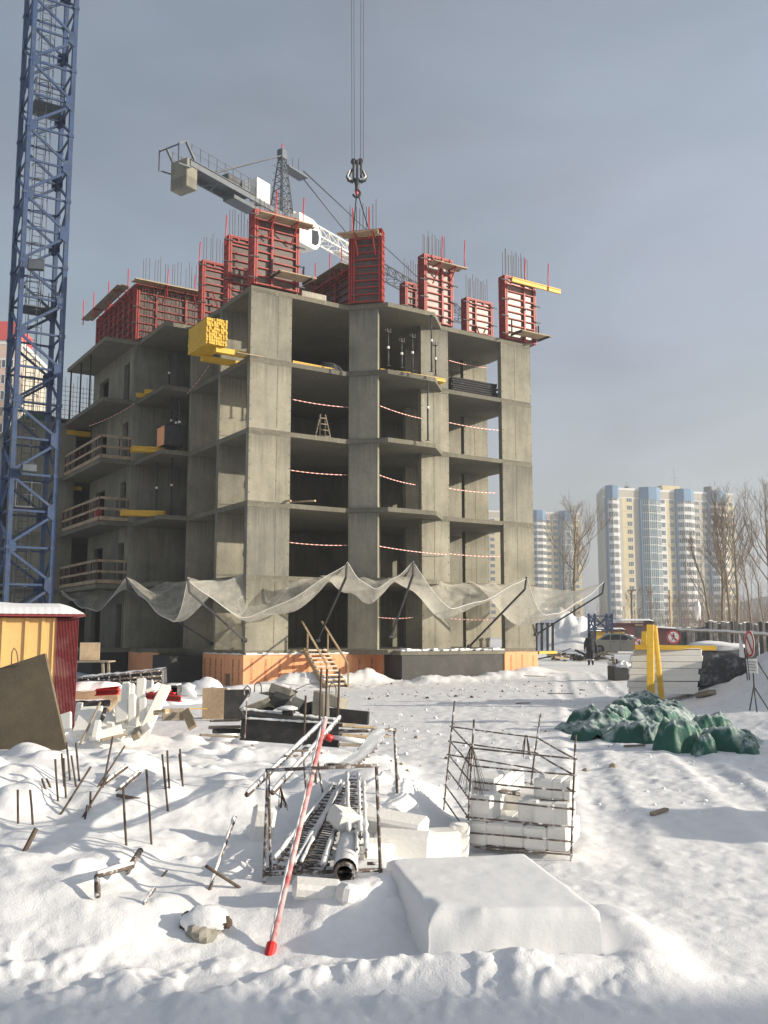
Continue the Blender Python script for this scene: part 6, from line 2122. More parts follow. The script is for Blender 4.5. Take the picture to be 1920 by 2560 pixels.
# --- signs
def sign_face(T, c, r, n_, cross=True, man=True):
    n_ = n_.normalized()
    x = ZV.cross(n_).normalized()
    y = ZV
    MB().lathe(c, [(r, -.012), (r, 0)], 28, 0, n_).build('sign_plate', 'sign_white', T)
    m = MB()
    k = 32
    for i in range(k):
        t0, t1 = 2 * math.pi * i / k, 2 * math.pi * (i + 1) / k
        pts = [c + n_ * .004 + (x * math.cos(t) + y * math.sin(t)) * rr for (t, rr) in ((t0, r * .80), (t1, r * .80), (t1, r * .985), (t0, r * .985))]
        m.extr(pts, n_ * .004)
    m.build('sign_ring', 'red_paint', T)
    if man:
        g = MB()
        def L(p, q, w_):
            a, b_ = c + n_ * .006 + x * (p[0] * r) + y * (p[1] * r), c + n_ * .006 + x * (q[0] * r) + y * (q[1] * r)
            g.bar(a, b_, w_ * r, .006, n_)
        L((0, .30), (.02, -.08), .20)
        L((.02, -.05), (.20, -.36), .13)
        L((.20, -.36), (.30, -.62), .10)
        L((.0, -.05), (-.14, -.34), .13)
        L((-.14, -.34), (-.34, -.56), .10)
        L((.04, .26), (.28, .08), .10)
        L((-.03, .26), (-.28, .02), .10)
        g.lathe(c + n_ * .004 + y * (.46 * r), [(.12 * r, 0), (.12 * r, .008)], 12, 0, n_)
        g.build('pictogram', 'cloth_dark', T)
    if cross:
        a, b_ = c + n_ * .012 + (x * -.62 + y * .62) * r, c + n_ * .012 + (x * .62 + y * -.62) * r
        MB().bar(a, b_, .15 * r, .006, n_).build('sign_slash', 'red_paint', T)
Ys = 40.0
c = Z5p(905, 295, Ys)
T = thing('road_sign', 'round no-pedestrians sign with a red ring standing behind the white slab stack', 'sign', (c.x, c.y, gz(c.x, c.y)))
sign_face(T, c, 52 / 3.19 / FPX * Ys, Vector((-.1, -1, 0)))
for (dx) in (-.25, .28):
    tubepart('sign_leg', 'dark_steel', T, [Vector((c.x + dx, c.y + .1, gz(c.x, c.y) - .05)), Vector((c.x + dx * .5, c.y + .03, c.z + .15))], .02, 6)
c = Z5p(632, 345, 39.0)
T = thing('road_sign', 'round red-ringed sign mostly hidden behind the short yellow beam', 'sign', (c.x, c.y, gz(c.x, c.y)))
sign_face(T, c, 42 / 3.19 / FPX * 39, Vector((-.1, -1, 0)))
tubepart('sign_leg', 'dark_steel', T, [Vector((c.x, c.y + .05, gz(c.x, c.y) - .05)), Vector((c.x, c.y + .03, c.z))], .02, 6)
Yt = 20.0
c = Z5p(1512, 350, Yt)
foot = Z5p(1545, 690, Yt)
T = thing('tripod_sign', 'round red-ringed sign turned aside on a thin tripod, with a small notice below', 'sign', (foot.x, foot.y, gz(foot.x, foot.y)))
sign_face(T, c, 105 / 3.19 / FPX * Yt, Vector((-1, .03, 0)), True, False)
tubepart('tripod_post', 'dark_steel', T, [Z5p(1495, 640, Yt), Z5p(1470, 380, Yt)], .012, 6)
tubepart('tripod_post', 'dark_steel', T, [Z5p(1512, 640, Yt), Z5p(1490, 420, Yt)], .012, 6)
tubepart('tripod_post', 'dark_steel', T, [Z5p(1548, 695, Yt), Z5p(1540, 560, Yt), Z5p(1530, 440, Yt)], .014, 6)
for (x, y) in ((1512, 882), (1572, 898), (1662, 872)):
    tubepart('tripod_leg', 'dark_steel', T, [Z5p(1546, 690, Yt), Z5p(x, y, Yt + (.25 if x > 1600 else -.05))], .014, 6)
tubepart('tripod_brace', 'dark_steel', T, [Z5p(1548, 450, Yt + .1), Z5p(1680, 660, Yt + .1)], .014, 6)
q = [Z5p(1482, 468, Yt), Z5p(1572, 470, Yt - .05), Z5p(1580, 588, Yt - .05), Z5p(1490, 575, Yt)]
MB().extr(q, (0, .02, 0)).build('notice_board', 'sign_white', T, .004)
m = MB()
for i in range(4):                                            # rows of small illegible print
    y = 492 + i * 22
    x = 1496
    while x < 1556:
        l_ = rnd.uniform(5, 12)
        a, b_ = Z5p(x, y + (x - 1482) * .06, Yt - .055), Z5p(x + l_, y + (x - 1482) * .06, Yt - .055)
        m.bar(a, b_, .016, .003, Vector((0, -1, 0)))
        x += l_ + 4
m.build('print', 'fence_dark', T)
q = [Z5p(1428, 250, Yt + .3), Z5p(1462, 370, Yt + .2), Z5p(1475, 462, Yt + .2), Z5p(1432, 455, Yt + .3)]
MB().extr(q, (0, .015, 0)).build('white_board', 'sign_white', T, .004)

# --- worker walking away
def worker():
    f = gp(1477, 1664)
    Y = f.y
    ZW = Pix(1380, 1500, 4.879)
    H = 1.80
    T = thing('person', 'person in dark work clothes and a dark hat walking away along the snowy track', 'person', f)
    def p(x, d, z):
        return (f.x + x, f.y + d, f.z + z)
    # one continuous body grown over a skeleton
    V_ = {'pel': p(0, .0, .95), 'wai': p(0, .02, 1.15), 'che': p(0, .04, 1.38), 'nec': p(.01, .05, 1.55), 'hea': p(.02, .06, 1.66), 'top': p(.02, .05, 1.76),
          'shl': p(-.20, .03, 1.45), 'ell': p(-.30, -.02, 1.18), 'wrl': p(-.31, .03, .95), 'hal': p(-.31, .05, .86),
          'shr': p(.20, .03, 1.45), 'elr': p(.31, .05, 1.18), 'wrr': p(.33, .14, .97), 'har': p(.33, .17, .88),
          'hil': p(-.10, .0, .90), 'knl': p(-.10, .10, .50), 'anl': p(-.09, -.02, .10), 'tol': p(-.10, .14, .045),
          'hir': p(.10, .0, .90), 'knr': p(.09, .02, .48), 'anr': p(.07, -.22, .14), 'tor': p(.08, -.12, .045)}
    rr = {'pel': .17, 'wai': .175, 'che': .19, 'nec': .075, 'hea': .10, 'top': .085, 'shl': .10, 'ell': .078, 'wrl': .055, 'hal': .048, 'shr': .10, 'elr': .078, 'wrr': .055, 'har': .048,
          'hil': .125, 'knl': .088, 'anl': .070, 'tol': .05, 'hir': .125, 'knr': .088, 'anr': .070, 'tor': .05}
    E_ = [('pel', 'wai'), ('wai', 'che'), ('che', 'nec'), ('nec', 'hea'), ('hea', 'top'), ('che', 'shl'), ('shl', 'ell'), ('ell', 'wrl'), ('wrl', 'hal'), ('che', 'shr'), ('shr', 'elr'), ('elr', 'wrr'), ('wrr', 'har'),
          ('pel', 'hil'), ('hil', 'knl'), ('knl', 'anl'), ('anl', 'tol'), ('pel', 'hir'), ('hir', 'knr'), ('knr', 'anr'), ('anr', 'tor')]
    ks = list(V_)
    me = bpy.data.meshes.new('body')
    org = ORG[T.name]
    me.from_pydata([tuple(Vector(V_[k]) - org) for k in ks], [(ks.index(a), ks.index(b)) for a, b in E_], [])
    o = bpy.data.objects.new('body', me)
    col.objects.link(o)
    sk_ = o.modifiers.new('skin', 'SKIN')
    sv = me.skin_vertices[0].data
    for i, k in enumerate(ks):
        sv[i].radius = (rr[k], rr[k])
    sv[0].use_root = True
    ss = o.modifiers.new('sub', 'SUBSURF')
    ss.levels = ss.render_levels = 2
    o.parent = T
    ORG[o.name] = org
    dg = bpy.context.evaluated_depsgraph_get()
    new = bpy.data.meshes.new_from_object(o.evaluated_get(dg))
    o.modifiers.clear()
    o.data = new
    new.materials.clear()
    new.materials.append(MATS['cloth_dark'])
    new.polygons.foreach_set('use_smooth', [True] * len(new.polygons))
    # hat, jacket hem, bag, reflective bands on the trousers
    lump(Vector(p(.02, .05, 1.74)), .125, .13, .11, 2, .08, 16, 10).build('hat', 'cloth_dark', T, 0, True)
    MB().lathe(Vector(p(0, .01, .80)), [(.235, 0), (.245, .1), (.23, .3), (.225, .5), (.20, .7)], 14, 0).build('jacket', 'cloth_dark', T, 0, True)
    lump(Vector(p(.36, .10, .85)), .10, .16, .2, 3, .1, 12, 8).build('bag', 'cloth_dark', T, 0, True)
    for (x, d) in ((-.095, .04), (.08, -.10)):
        MB().lathe(Vector(p(x, d, .30)), [(.098, 0), (.098, .05)], 12, 0).build('reflective_band', 'sign_white', T)
    for sx, kx in ((-.31, -1), (.33, 1)):
        base = Vector(p(sx, .06 if kx < 0 else .18, .84))
        for i in range(4):
            a = base + Vector(((i - 1.5) * .018, .0, .0))
            MB().tube([a, a + Vector((0, .012, -.045)), a + Vector((0, .0, -.08 - .01 * (i in (1, 2))))], [.010, .009, .007], 6).build('finger', 'cloth_dark', T, 0, True)
        a = base + Vector((-kx * .03, .02, .03))
        MB().tube([a, a + Vector((-kx * .02, .02, -.03)), a + Vector((-kx * .015, .02, -.06))], [.011, .010, .008], 6).build('thumb', 'cloth_dark', T, 0, True)
worker()

# --- parked car
def car():
    Y = 71.0
    g = at(1540, 1634, Y)
    zg = gz(g.x, g.y)
    T = thing('car', 'grey four-door saloon car parked facing right beyond the walking person', 'car', (g.x, g.y, zg))
    hd = Vector((.90, -.43, 0)).normalized()                    # the nose points right and a little towards us
    sd = Vector((hd.y, -hd.x, 0))                                # the side we see
    c = Vector((g.x + .45, g.y + .3, zg))
    def P_(l, s, z):
        return c + hd * l + sd * s + ZV * z
    prof = [(-2.2, .42), (-2.22, .80), (-2.1, .93), (-1.55, .98), (-1.0, 1.36), (-.55, 1.46), (.25, 1.45), (.55, 1.36), (1.2, .98), (1.9, .86), (2.2, .70), (2.25, .42), (1.9, .22), (-1.95, .22)]
    def half(z):
        return .86 if z < .99 else .86 - (z - .98) * .42
    for (nm, keep) in (('body', None),):
        vs = []
        n = len(prof)
        for s in (-1, -.35, .35, 1):
            for l, z in prof:
                k = half(z) * s
                ll = l * (1 if abs(s) < .5 else .965 if abs(l) > 1.8 else 1)
                vs.append(P_(ll, k, z))
        fs = []
        for r_ in range(3):
            for i in range(n):
                a, b_ = r_ * n + i, r_ * n + (i + 1) % n
                fs.append((a, b_, b_ + n, a + n))
        fs.append(tuple(range(n)))
        fs.append(tuple(range(4 * n - 1, 3 * n - 1, -1)))
        MB().add(vs, fs).build('body', 'car_grey', T, .035, False, None, 0, 2)
    for s in (1,):
        def wq(pts, nm):
            MB().extr([P_(l, s * (half(z) + .012), z) for l, z in pts], sd * s * -.02).build(nm, 'glass_dark', T)
        wq([(-1.32, 1.02), (-.62, 1.02), (-.62, 1.38), (-.92, 1.32)], 'side_window')
        wq([(-.55, 1.02), (.12, 1.02), (.12, 1.39), (-.55, 1.39)], 'side_window')
        wq([(.18, 1.02), (.98, 1.02), (.50, 1.33), (.18, 1.38)], 'side_window')
        for l in (-.585, .15):
            MB().bar(P_(l, s * .872, .3), P_(l, s * .872, 1.0), .012, .012).build('door_seam', 'rubber', T)
        for l in (-.45, .3):
            MB().bar(P_(l, s * .882, .88), P_(l + .2, s * .882, .88), .03, .03).build('door_handle', 'rubber', T)
    MB().extr([P_(.62, -.62, 1.36), P_(.62, .62, 1.36), P_(1.18, .76, 1.02), P_(1.18, -.76, 1.02)], hd * .02 + ZV * .02).build('windscreen', 'glass_dark', T)
    for s in (-1, 1):
        for l in (-1.35, 1.38):
            w0 = P_(l, s * .80, .31)
            t = MB().lathe(w0, [(.31, -.10), (.33, -.06), (.33, .06), (.31, .10)], 20, 0, sd * s).build('wheel', 'rubber', T, 0, True)
            MB().lathe(w0 + sd * s * .101, [(.20, 0), (.17, .012)], 14, 0, sd * s).build('rim', 'crane_steel', t)
    for s in (-.6, .6):
        MB().extr([P_(2.13, s - .2, .62), P_(2.13, s + .2, .62), P_(2.05, s + .2, .76), P_(2.05, s - .2, .76)], hd * .06).build('headlight', 'sign_white', T)
    MB().extr([P_(2.24, -.45, .30), P_(2.24, .45, .30), P_(2.24, .45, .45), P_(2.24, -.45, .45)], hd * .03).build('grille', 'rubber', T)
    MB().lathe(P_(.75, .98, 1.02), [(.07, -.05), (.09, 0), (.07, .05)], 8, 0, hd).build('mirror', 'car_grey', T)
    MB().bar(P_(-.2, 0, 1.475), P_(.9, .2, 1.30), .5, .06).build('snow_cap', 'snow', T, .02)
car()
# yellow container, maroon shed and piece of crane lattice beyond
Yc = 79.0
def Bx(name, label, cat, x0, x1, y0, y1, Y, dep, m, roof=None, door=None):
    a, b_ = at(*Z5(x0, y1), Y), at(*Z5(x1, y1), Y)
    zt = at(*Z5(x0, y0), Y).z
    zb = min(gz(a.x, a.y), gz(b_.x, b_.y)) - .1
    T = thing(name, label, cat, ((a.x + b_.x) / 2, Y, zb + .1))
    MB().box(a.x, b_.x, Y, Y + dep, zb, zt).build('walls', m, T, .03)
    if roof:
        MB().box(a.x - .15, b_.x + .15, Y - .2, Y + dep + .2, zt + .005, zt + .06).build('roof_sheet', 'maroon', T)
        MB().grid(lambda s, u_: (a.x - .15 + (b_.x - a.x + .3) * s, Y - .22 + (dep + .4) * u_, zt + .065 + roof * (min(1, 8 * min(s, 1 - s)) * min(1, 8 * min(u_, 1 - u_) + .3)) ** .5), 24, 8).build('roof_snow', 'snow', T, 0, True)
    if door:
        xa, xb = at(*Z5(door[0], y1), Y).x, at(*Z5(door[1], y1), Y).x
        MB().box(xa, xb, Y - .02, Y - .002, zb + .1, zb + (zt - zb) * .92).build('door', 'dark_steel', T)
        MB().box(xa - .05, xb + .05, Y - .03, Y - .021, zb + (zt - zb) * .92, zb + (zt - zb) * .98).build('door_frame', 'plank_wood', T)
    return T
Bx('site_container', 'yellow container with snow on its roof behind the parked car', 'container', 288, 515, 252, 330, Yc, 2.4, 'yellow_paint', .25)
Bx('site_shed', 'maroon shed with a snowy roof and an open dark doorway', 'shed', 458, 750, 188, 330, 84.0, 3.2, 'maroon', .35, (607, 660))
Bx('snow_bin', 'low grey box topped with snow beside the yellow container', 'box', 385, 460, 285, 300, 74.5, .9, 'fence_dark', .1)
T = thing('crane_section', 'dark blue lattice section of a crane standing beside the maroon shed', 'crane section', at(*Z5(325, 240), 76))
def cs(x, y, d):
    return at(*Z5(x, y), 76 + d)
X4 = [(228, 0), (275, 2.0), (412, 0), (370, 2.0)]
for (x, d) in X4:
    barpart('leg', 'crane_blue', T, Vector((cs(x, 240, d).x, 76 + d, .2)), cs(x, 108, d), .17)
for (a, b_) in ((0, 2), (1, 3), (0, 1), (2, 3)):
    for (y0, y1) in ((128, 128), (128, 240), (240, 128), (235, 235)):
        barpart('brace', 'crane_blue', T, cs(X4[a][0], y0, X4[a][1]), cs(X4[b_][0], y1, X4[b_][1]), .09)
# scrap timber pile left of the person, posts with a yellow sill at the building corner
c = at(1440, 1604, 60)
T = thing('scrap_pile', 'long pile of scrap timber and branches in front of the far snow heap', 'scrap', (c.x, c.y, gz(c.x, c.y)))
for i in range(60):
    a = Vector((c.x + rnd.uniform(-1.6, 1.9), c.y + rnd.uniform(-.8, .8), gz(c.x, c.y) + rnd.uniform(.0, .45)))
    e = a + Vector((rnd.uniform(-1, 1), rnd.uniform(-.5, .5), rnd.uniform(-.2, .45)))
    barpart('scrap_timber', rnd.choice(['bitumen', 'grey_wood', 'dark_steel', 'plank_wood']), T, a, e, rnd.uniform(.05, .14))
ZA = Pix(1200, 1150, 2.304)
T = thing('yellow_sill', 'yellow beam lying under four black posts at the right corner of the building', 'beam', at(*ZA(385, 1106), 50))
a, b_ = at(*ZA(333, 1110), 50), at(*ZA(436, 1107), 51)
barpart('beam', 'yellow_timber', T, a, b_, .2, .14)
lab4 = ('first', 'second', 'third', 'fourth')
for i, x in enumerate((324, 356, 389, 419)):
    p = at(*ZA(x, 1104), 50 + .25 * i)
    t = thing('steel_post', '%s from the left of four black posts standing on the yellow beam' % lab4[i], 'post', p, 'black posts at the right corner')
    barpart('post', 'dark_steel', t, p + ZV * .05, at(*ZA(x, 945), 50 + .25 * i), .12)
    barpart('cap', 'dark_steel', t, at(*ZA(x, 945), 50 + .25 * i) - ZV * .02, at(*ZA(x, 938), 50 + .25 * i), .2)

# --- fence of upright dark slabs at the right
Yn = 52.0
ZF = Pix(1400, 1500, 3.19)
T = thing('fence', 'ragged fence of upright dark slabs with a snow laden rail, at the right', 'fence', at(*ZF(1300, 300), Yn))
x = 930
while x < 1900:
    wpx = rnd.choice((18, 22, 26, 30))
    Y = Yn + 14 - (x - 930) / 970 * 18
    top = 235 - (x - 930) * .085 + rnd.uniform(-10, 10) if x < 1150 else 182 + rnd.uniform(-14, 12)
    a, b_ = at(*ZF(x, top), Y), at(*ZF(x + wpx, top + rnd.uniform(-4, 4)), Y + rnd.uniform(-.1, .1))
    zg = min(gz(a.x, a.y), 1.0) - .2
    MB().extr([Vector((a.x, a.y, zg)), Vector((b_.x, b_.y, zg)), b_, a], (.0, .12 + .06 * rnd.random(), 0)).build('fence_slab', 'fence_dark', T, .008)
    if rnd.random() < .55:
        barpart('snow_cap', 'snow', T, a + Vector((0, .05, .02)), b_ + Vector((0, .05, .02)), .14, .05)
    x += wpx + rnd.choice((2, 5, 8, 14, 20)) * (1 if x > 1150 else .4)
pts = [at(*ZF(x, 236 + (x - 930) * .055 + rnd.uniform(-5, 5)), Yn + 13.5 - (x - 930) / 970 * 18) for x in range(930, 1930, 40)]
tubepart('rail', 'grey_wood', T, [p - ZV * .03 for p in pts], .06, 6)
tubepart('snow_cap', 'snow', T, [p + ZV * (.05 + .03 * rnd.random()) for p in pts], .075, 6)
T = thing('fence', 'low dark board fence behind the round sign, left of the ragged slab fence', 'fence', at(*ZF(860, 300), 70))
for i in range(16):
    x = 745 + i * 14
    a, b_ = at(*ZF(x, 218 + i * .9 + rnd.uniform(-4, 4)), 72), at(*ZF(x + 13, 218 + i * .9), 72)
    MB().extr([Vector((a.x, a.y, .2)), Vector((b_.x, b_.y, .2)), b_, a], (0, .06, 0)).build('fence_board', 'maroon', T)
barpart('snow_cap', 'snow', T, at(*ZF(745, 212), 71.95), at(*ZF(965, 226), 71.95), .2, .12)

# --- things out of view on the right: their low-sun shadows lie across the track
def cabin(label, x0, x1, y0, y1, h, m='fence_dark'):
    T = thing('unseen_site_cabin', label, 'cabin', ((x0 + x1) / 2, (y0 + y1) / 2, 0))
    MB().box(x0, x1, y0, y1, -.2, h).build('walls', m, T, .03)
    MB().box(x0 - .15, x1 + .15, y0 - .15, y1 + .15, h + .004, h + .1).build('roof', 'dark_steel', T)
    MB().box(x0 - .12, x1 + .12, y0 - .12, y1 + .12, h + .104, h + .25).build('roof_snow', 'snow', T, .05)
    for i in range(2):
        xx = x0 + (x1 - x0) * (.25 + .4 * i)
        MB().box(xx, xx + .8, y0 - .03, y0 - .004, 1.0, 1.9).build('window', 'glass_dark', T)
cabin('unseen grey site cabin off to the right that shades the track beyond the crate', 11.0, 13.4, 7.35, 8.6, 2.2)
cabin('unseen long grey site cabin off to the right whose shadow reaches the tarpaulins', 15.5, 18.0, 10.2, 14.4, 2.9)
T = thing('site_building', 'tall plain building behind the viewer at the right, shading the bottom edge of the picture', 'building', (40, -6, 0))
MB().box(22, 60, -14, -1.1, -.2, 10.0).build('walls', 'apt_beige', T)
for i in range(10):
    for j in range(3):
        MB().box(24 + i * 3.5, 25.6 + i * 3.5, -1.12, -1.095, 1.2 + j * 3, 2.7 + j * 3).build('window', 'apt_glass', T)

# --- crumbs of frozen dirt, splinters and snow clods strewn over the trodden ground
def crumbs(name, label, n, m_, xr, yr, sr, seed, flat=.6):
    r_ = np.random.RandomState(seed)
    xs, ys = [], []
    while len(xs) < n:
        y = yr[0] + (yr[1] - yr[0]) * r_.rand() ** 1.3
        px = r_.uniform(*xr)
        x = (px - 960) / 2415 * y
        ra, rb = (x - A0.x) * U.x + (y - A0.y) * U.y, (x - A0.x) * V.x + (y - A0.y) * V.y
        if rb > -.2 and -3.4 < ra < 15.9:
            continue
        xs.append(x)
        ys.append(y)
    zs = gh(np.array(xs), np.array(ys))
    m = MB()
    for x, y, z in zip(xs, ys, zs):
        s_ = r_.uniform(*sr) * (.5 + r_.rand() ** 3)
        p = [Vector((r_.uniform(-1, 1), r_.uniform(-1, 1), r_.uniform(-.4, 1) * flat)) * s_ for _ in range(4)]
        k = Vector((x, y, z + s_ * .15))
        top = [k + Vector((math.cos(t) * s_ * r_.uniform(.6, 1.1), math.sin(t) * s_ * r_.uniform(.6, 1.1), -.3 * s_)) for t in (0, 1.3, 2.5, 3.8, 5.1)]
        ap = k + Vector((r_.uniform(-.3, .3) * s_, r_.uniform(-.3, .3) * s_, flat * s_ * r_.uniform(.75, 1.0)))
        mid = [q.lerp(ap, .38) + Vector((0, 0, flat * s_ * .42)) for q in top]
        m.add(top + mid + [ap], [(i, (i + 1) % 5, 5 + (i + 1) % 5, 5 + i) for i in range(5)] + [(5 + i, 5 + (i + 1) % 5, 10) for i in range(5)])
    o = m.build(name, m_)
    o['kind'] = 'stuff'
    o['label'] = label
crumbs('dirt_crumbs', 'dark crumbs of frozen dirt scattered over the trodden snow', 130, 'grey_wood', (560, 1560), (12, 46), (.02, .07), 3)
crumbs('dirt_crumbs', 'dark crumbs of frozen dirt near the building foot', 100, 'rebar', (560, 1500), (30, 40), (.03, .08), 4)
crumbs('snow_clods', 'small clods of snow kicked up on the track', 330, 'snow', (760, 1900), (10, 42), (.02, .07), 5)
for i, (x, y, l_, a) in enumerate(((1310, 1690, 1.0, .1), (1500, 1785, .7, .3), (1370, 1735, .8, -.2), (1560, 1868, .35, .1), (1630, 2040, .3, .8), (1290, 1760, .4, .0))):
    p = gp(x, y, .02)
    t = thing('timber_splinter', ('long thin splinter lying on the track near the building', 'thin stick lying on the track left of the tarpaulins', 'thin stick lying in the trodden snow behind the crate', 'short splinter lying in front of the tarpaulins', 'short dark stick lying on the snow right of the crate', 'short stick lying in the snow below the black porch wall')[i], 'stick', p)
    d = Vector((math.cos(a), math.sin(a), 0))
    q = p + d * l_
    q.z = gz(q.x, q.y) + .03
    barpart('splinter', 'grey_wood', t, p, q, .05, .03)
# ------------------------------------------------------------------ apartment towers, woods and trees in the distance
ZT6 = Pix(1480, 1180, 3.77)
def win_mesh(w_, h_, panes=3):
    m = MB()
    fw = .10
    m.box(-w_ / 2, w_ / 2, -.06, 0, -fw, 0, 0).box(-w_ / 2, w_ / 2, -.06, 0, h_, h_ + fw, 0)
    for i in range(panes + 1):
        x = -w_ / 2 + w_ * i / panes
        m.box(x - fw / 2, x + fw / 2, -.055, 0, 0, h_, 0)
    m.add([(-w_ / 2, -.02, 0), (w_ / 2, -.02, 0), (w_ / 2, -.02, h_), (-w_ / 2, -.02, h_)], [(0, 1, 2, 3)], 1)
    o = m.build('window', ['apt_white', 'apt_glass'])
    me = o.data
    bpy.data.objects.remove(o)
    return me
WIN = win_mesh(2.0, 1.55, 3)
WIN2 = win_mesh(1.7, 1.55, 3)
def tower(name, label, corner_px, Yc, ang, Z, secs, ztop_y, nfl, fl_h, base_z, depth=16, side=None):
    """secs: (x0, x1, kind, window x list) in crop pixels along the front"""
    C = at(*Z(*corner_px), Yc)
    D = Vector((math.cos(ang), math.sin(ang), 0))
    Nn = Vector((D.y, -D.x, 0))
    zt = C.z
    T = thing(name, label, 'apartment block', (C.x, C.y, base_z))
    fr = frame((C.x, C.y, 0), D)
    def s_of(x):
        r = ray(*Z(x, ztop_y))
        o = Vector((0, 0, EYE))
        c0 = Vector((C.x, C.y, 0))
        p = o + r * ((c0 - o).dot(Nn) / r.dot(Nn))
        return (p - c0).dot(D)
    smin = min(s_of(q[0]) for q in secs)
    smax = max(s_of(q[1]) for q in secs)
    def cp(q, e=0):
        return [tuple((Vector((C.x, C.y, 0)) + D * s_ - Nn * y_)[:2]) for s_, y_ in q]
    MB().prism(cp([(smin + .1, .35), (smax - .1, .35), (smax - .1, depth), (smin + depth * .42, depth)]), base_z, zt - 1.2).build('core', 'apt_beige', T)
    MB().prism(cp([(smin + .02, -.08), (smax - .02, -.08), (smax - .02, depth + .05), (smin + depth * .42, depth + .05)]), zt - .75, zt).build('roof_parapet', 'apt_white', T)
    zrow = [zt - 4.9 - fl_h * i for i in range(nfl)]
    for (x0, x1, kind, wins) in secs:
        a, b_ = s_of(x0), s_of(x1)
        if kind in ('cream', 'beige', 'white', 'pink'):
            mt = 'apt_' + kind
            ob('wall_panel', mt, T, fr, a, b_, 0, .345, base_z, zt - 3.4)
            ob('frieze', 'apt_pink' if kind == 'pink' else 'apt_beige', T, fr, a, b_, 0.004, .345, zt - 3.396, zt - .754)
            ob('string_course', 'apt_white', T, fr, a, b_, -.10, -.002, zt - 3.6, zt - 3.3)
            for z in zrow[1::2]:
                ob('string_course', 'apt_beige', T, fr, a, b_, -.05, -.002, z - .7, z - .55)
            for wx in wins:
                s_ = s_of(wx)
                for z in zrow:
                    o = bpy.data.objects.new('window', WIN if (b_ - a) > 4 else WIN2)
                    col.objects.link(o)
                    o.parent = T
                    ORG[o.name] = ORG[T.name]
                    p = Vector((C.x, C.y, 0)) + D * s_ - Nn * -.012 + ZV * z
                    o.matrix_local = Matrix.Translation(p - ORG[T.name]) @ Matrix((D, -Nn, ZV)).transposed().to_4x4()
        else:
            dp = 2.2
            ch = (b_ - a) * .30
            def ring(e):
                return [(a - e * 0, .3), (a + .02, -dp * .35 - e), (a + ch, -dp - e), (b_ - ch, -dp - e), (b_ - .02, -dp * .35 - e), (b_, .3)]
            def pp(pts):
                return [tuple((Vector((C.x, C.y, 0)) + D * s_ - Nn * y_)[:2]) for s_, y_ in pts]
            glass = 'apt_teal' if kind == 'bay_glass' else 'apt_glass'
            MB().prism(pp(ring(0)), base_z, zt - 4.0).build('glazing', glass, T)
            MB().prism(pp(ring(.12)), zt - 4.0, zt + .5).build('bay_crown', 'apt_blue', T)
            ob('bay_fin', 'apt_blue', T, fr, a - .25, a + .3, -dp * .5, .3, base_z, zt - 4.01)
            ph = .22 if kind == 'bay_glass' else 1.15
            for z in zrow:
                MB().prism(pp(ring(.10)), z - 1.15, z - 1.15 + ph).build('balcony_parapet', 'apt_white', T)
            for f_ in (0.02, .25, .5, .75, .98):
                for (p, q) in ((ring(.06)[2], ring(.06)[3]), (ring(.06)[1], ring(.06)[2]), (ring(.06)[3], ring(.06)[4])):
                    if f_ not in (.25, .5, .75) and p is not ring(.06)[2]:
                        pass
                    s_, y_ = p[0] + (q[0] - p[0]) * f_, p[1] + (q[1] - p[1]) * f_
                    ob('mullion', 'apt_white', T, fr, s_ - .05, s_ + .05, y_ - .05, y_ + .05, base_z + .01, zt - 4.02)
    return T, fr, smin, smax, zt
big = [(95, 126, 'beige', []), (126, 238, 'bay_white', []), (238, 282, 'beige', []), (282, 380, 'cream', [347]), (380, 442, 'beige', []), (442, 626, 'bay_glass', []), (626, 692, 'white', [660]), (692, 776, 'cream', [740]),
       (776, 942, 'bay_white', []), (942, 1082, 'beige', [978, 1050]), (1082, 1250, 'bay_white', []), (1250, 1326, 'cream', [1300])]
T, fr, s0, s1, zt = tower('apartment_tower', 'tall cream apartment tower with blue topped balcony bays, at the right behind bare trees', (282, 150), 335, R(17), ZT6, big, 150, 17, 2.83, -2.0)
ob('stair_head', 'apt_cream', T, fr, 19.5, 27, 5, 12, zt + .01, zt + 2.6)
MB().lathe(Vector((fr[0] + fr[1] * 38.5 + fr[2] * 4)) + ZV * zt, [(1.7, .01), (1.7, 2.6)], 16).build('water_tank', 'crane_steel', T)
MB().lathe(Vector((fr[0] + fr[1] * 4.5 + fr[2] * 4)) + ZV * zt, [(1.0, .01), (1.0, 1.2)], 12).build('roof_vent', 'crane_steel', T)
ob('roof_vent', 'crane_steel', T, fr, 15.5, 18.5, 3, 6, zt + .01, zt + 1.5)
for (s_, h) in ((25.5, 9.5), (5.5, 3.5), (41.5, 2.5)):
    p = fr[0] + fr[1] * s_ + fr[2] * 6 + ZV * zt
    tubepart('aerial', 'crane_steel', T, [p, p + ZV * h], .06, 4)
    barpart('aerial', 'crane_steel', T, p + ZV * (h * .6) - fr[1] * 1.5, p + ZV * (h * .6) + fr[1] * 1.5, .08)
ZA2 = Pix(1200, 1150, 2.304)
mid = [(-40, 58, 'beige', [-10, 30]), (58, 120, 'cream', [69]), (120, 200, 'beige', [160]), (200, 290, 'cream', [225, 265]), (290, 374, 'bay_white', []), (374, 452, 'cream', [394, 432]), (452, 528, 'bay_glass', []), (528, 578, 'cream', [550])]
tower('apartment_tower', 'farther cream apartment tower with blue topped bays, partly hidden by the concrete block', (58, 290), 415, R(12), ZA2, mid, 290, 16, 2.86, -3.0)
ZC2 = Pix(700, 1350, 2.5136)
tower('apartment_tower', 'small far white apartment block glimpsed between the pillars of the open corner', (1085, 138), 520, R(5), ZC2, [(1085, 1180, 'white', [1100, 1125, 1150])], 138, 9, 3.0, -4.0)
ZL = Pix(0, 530, 4.1475)
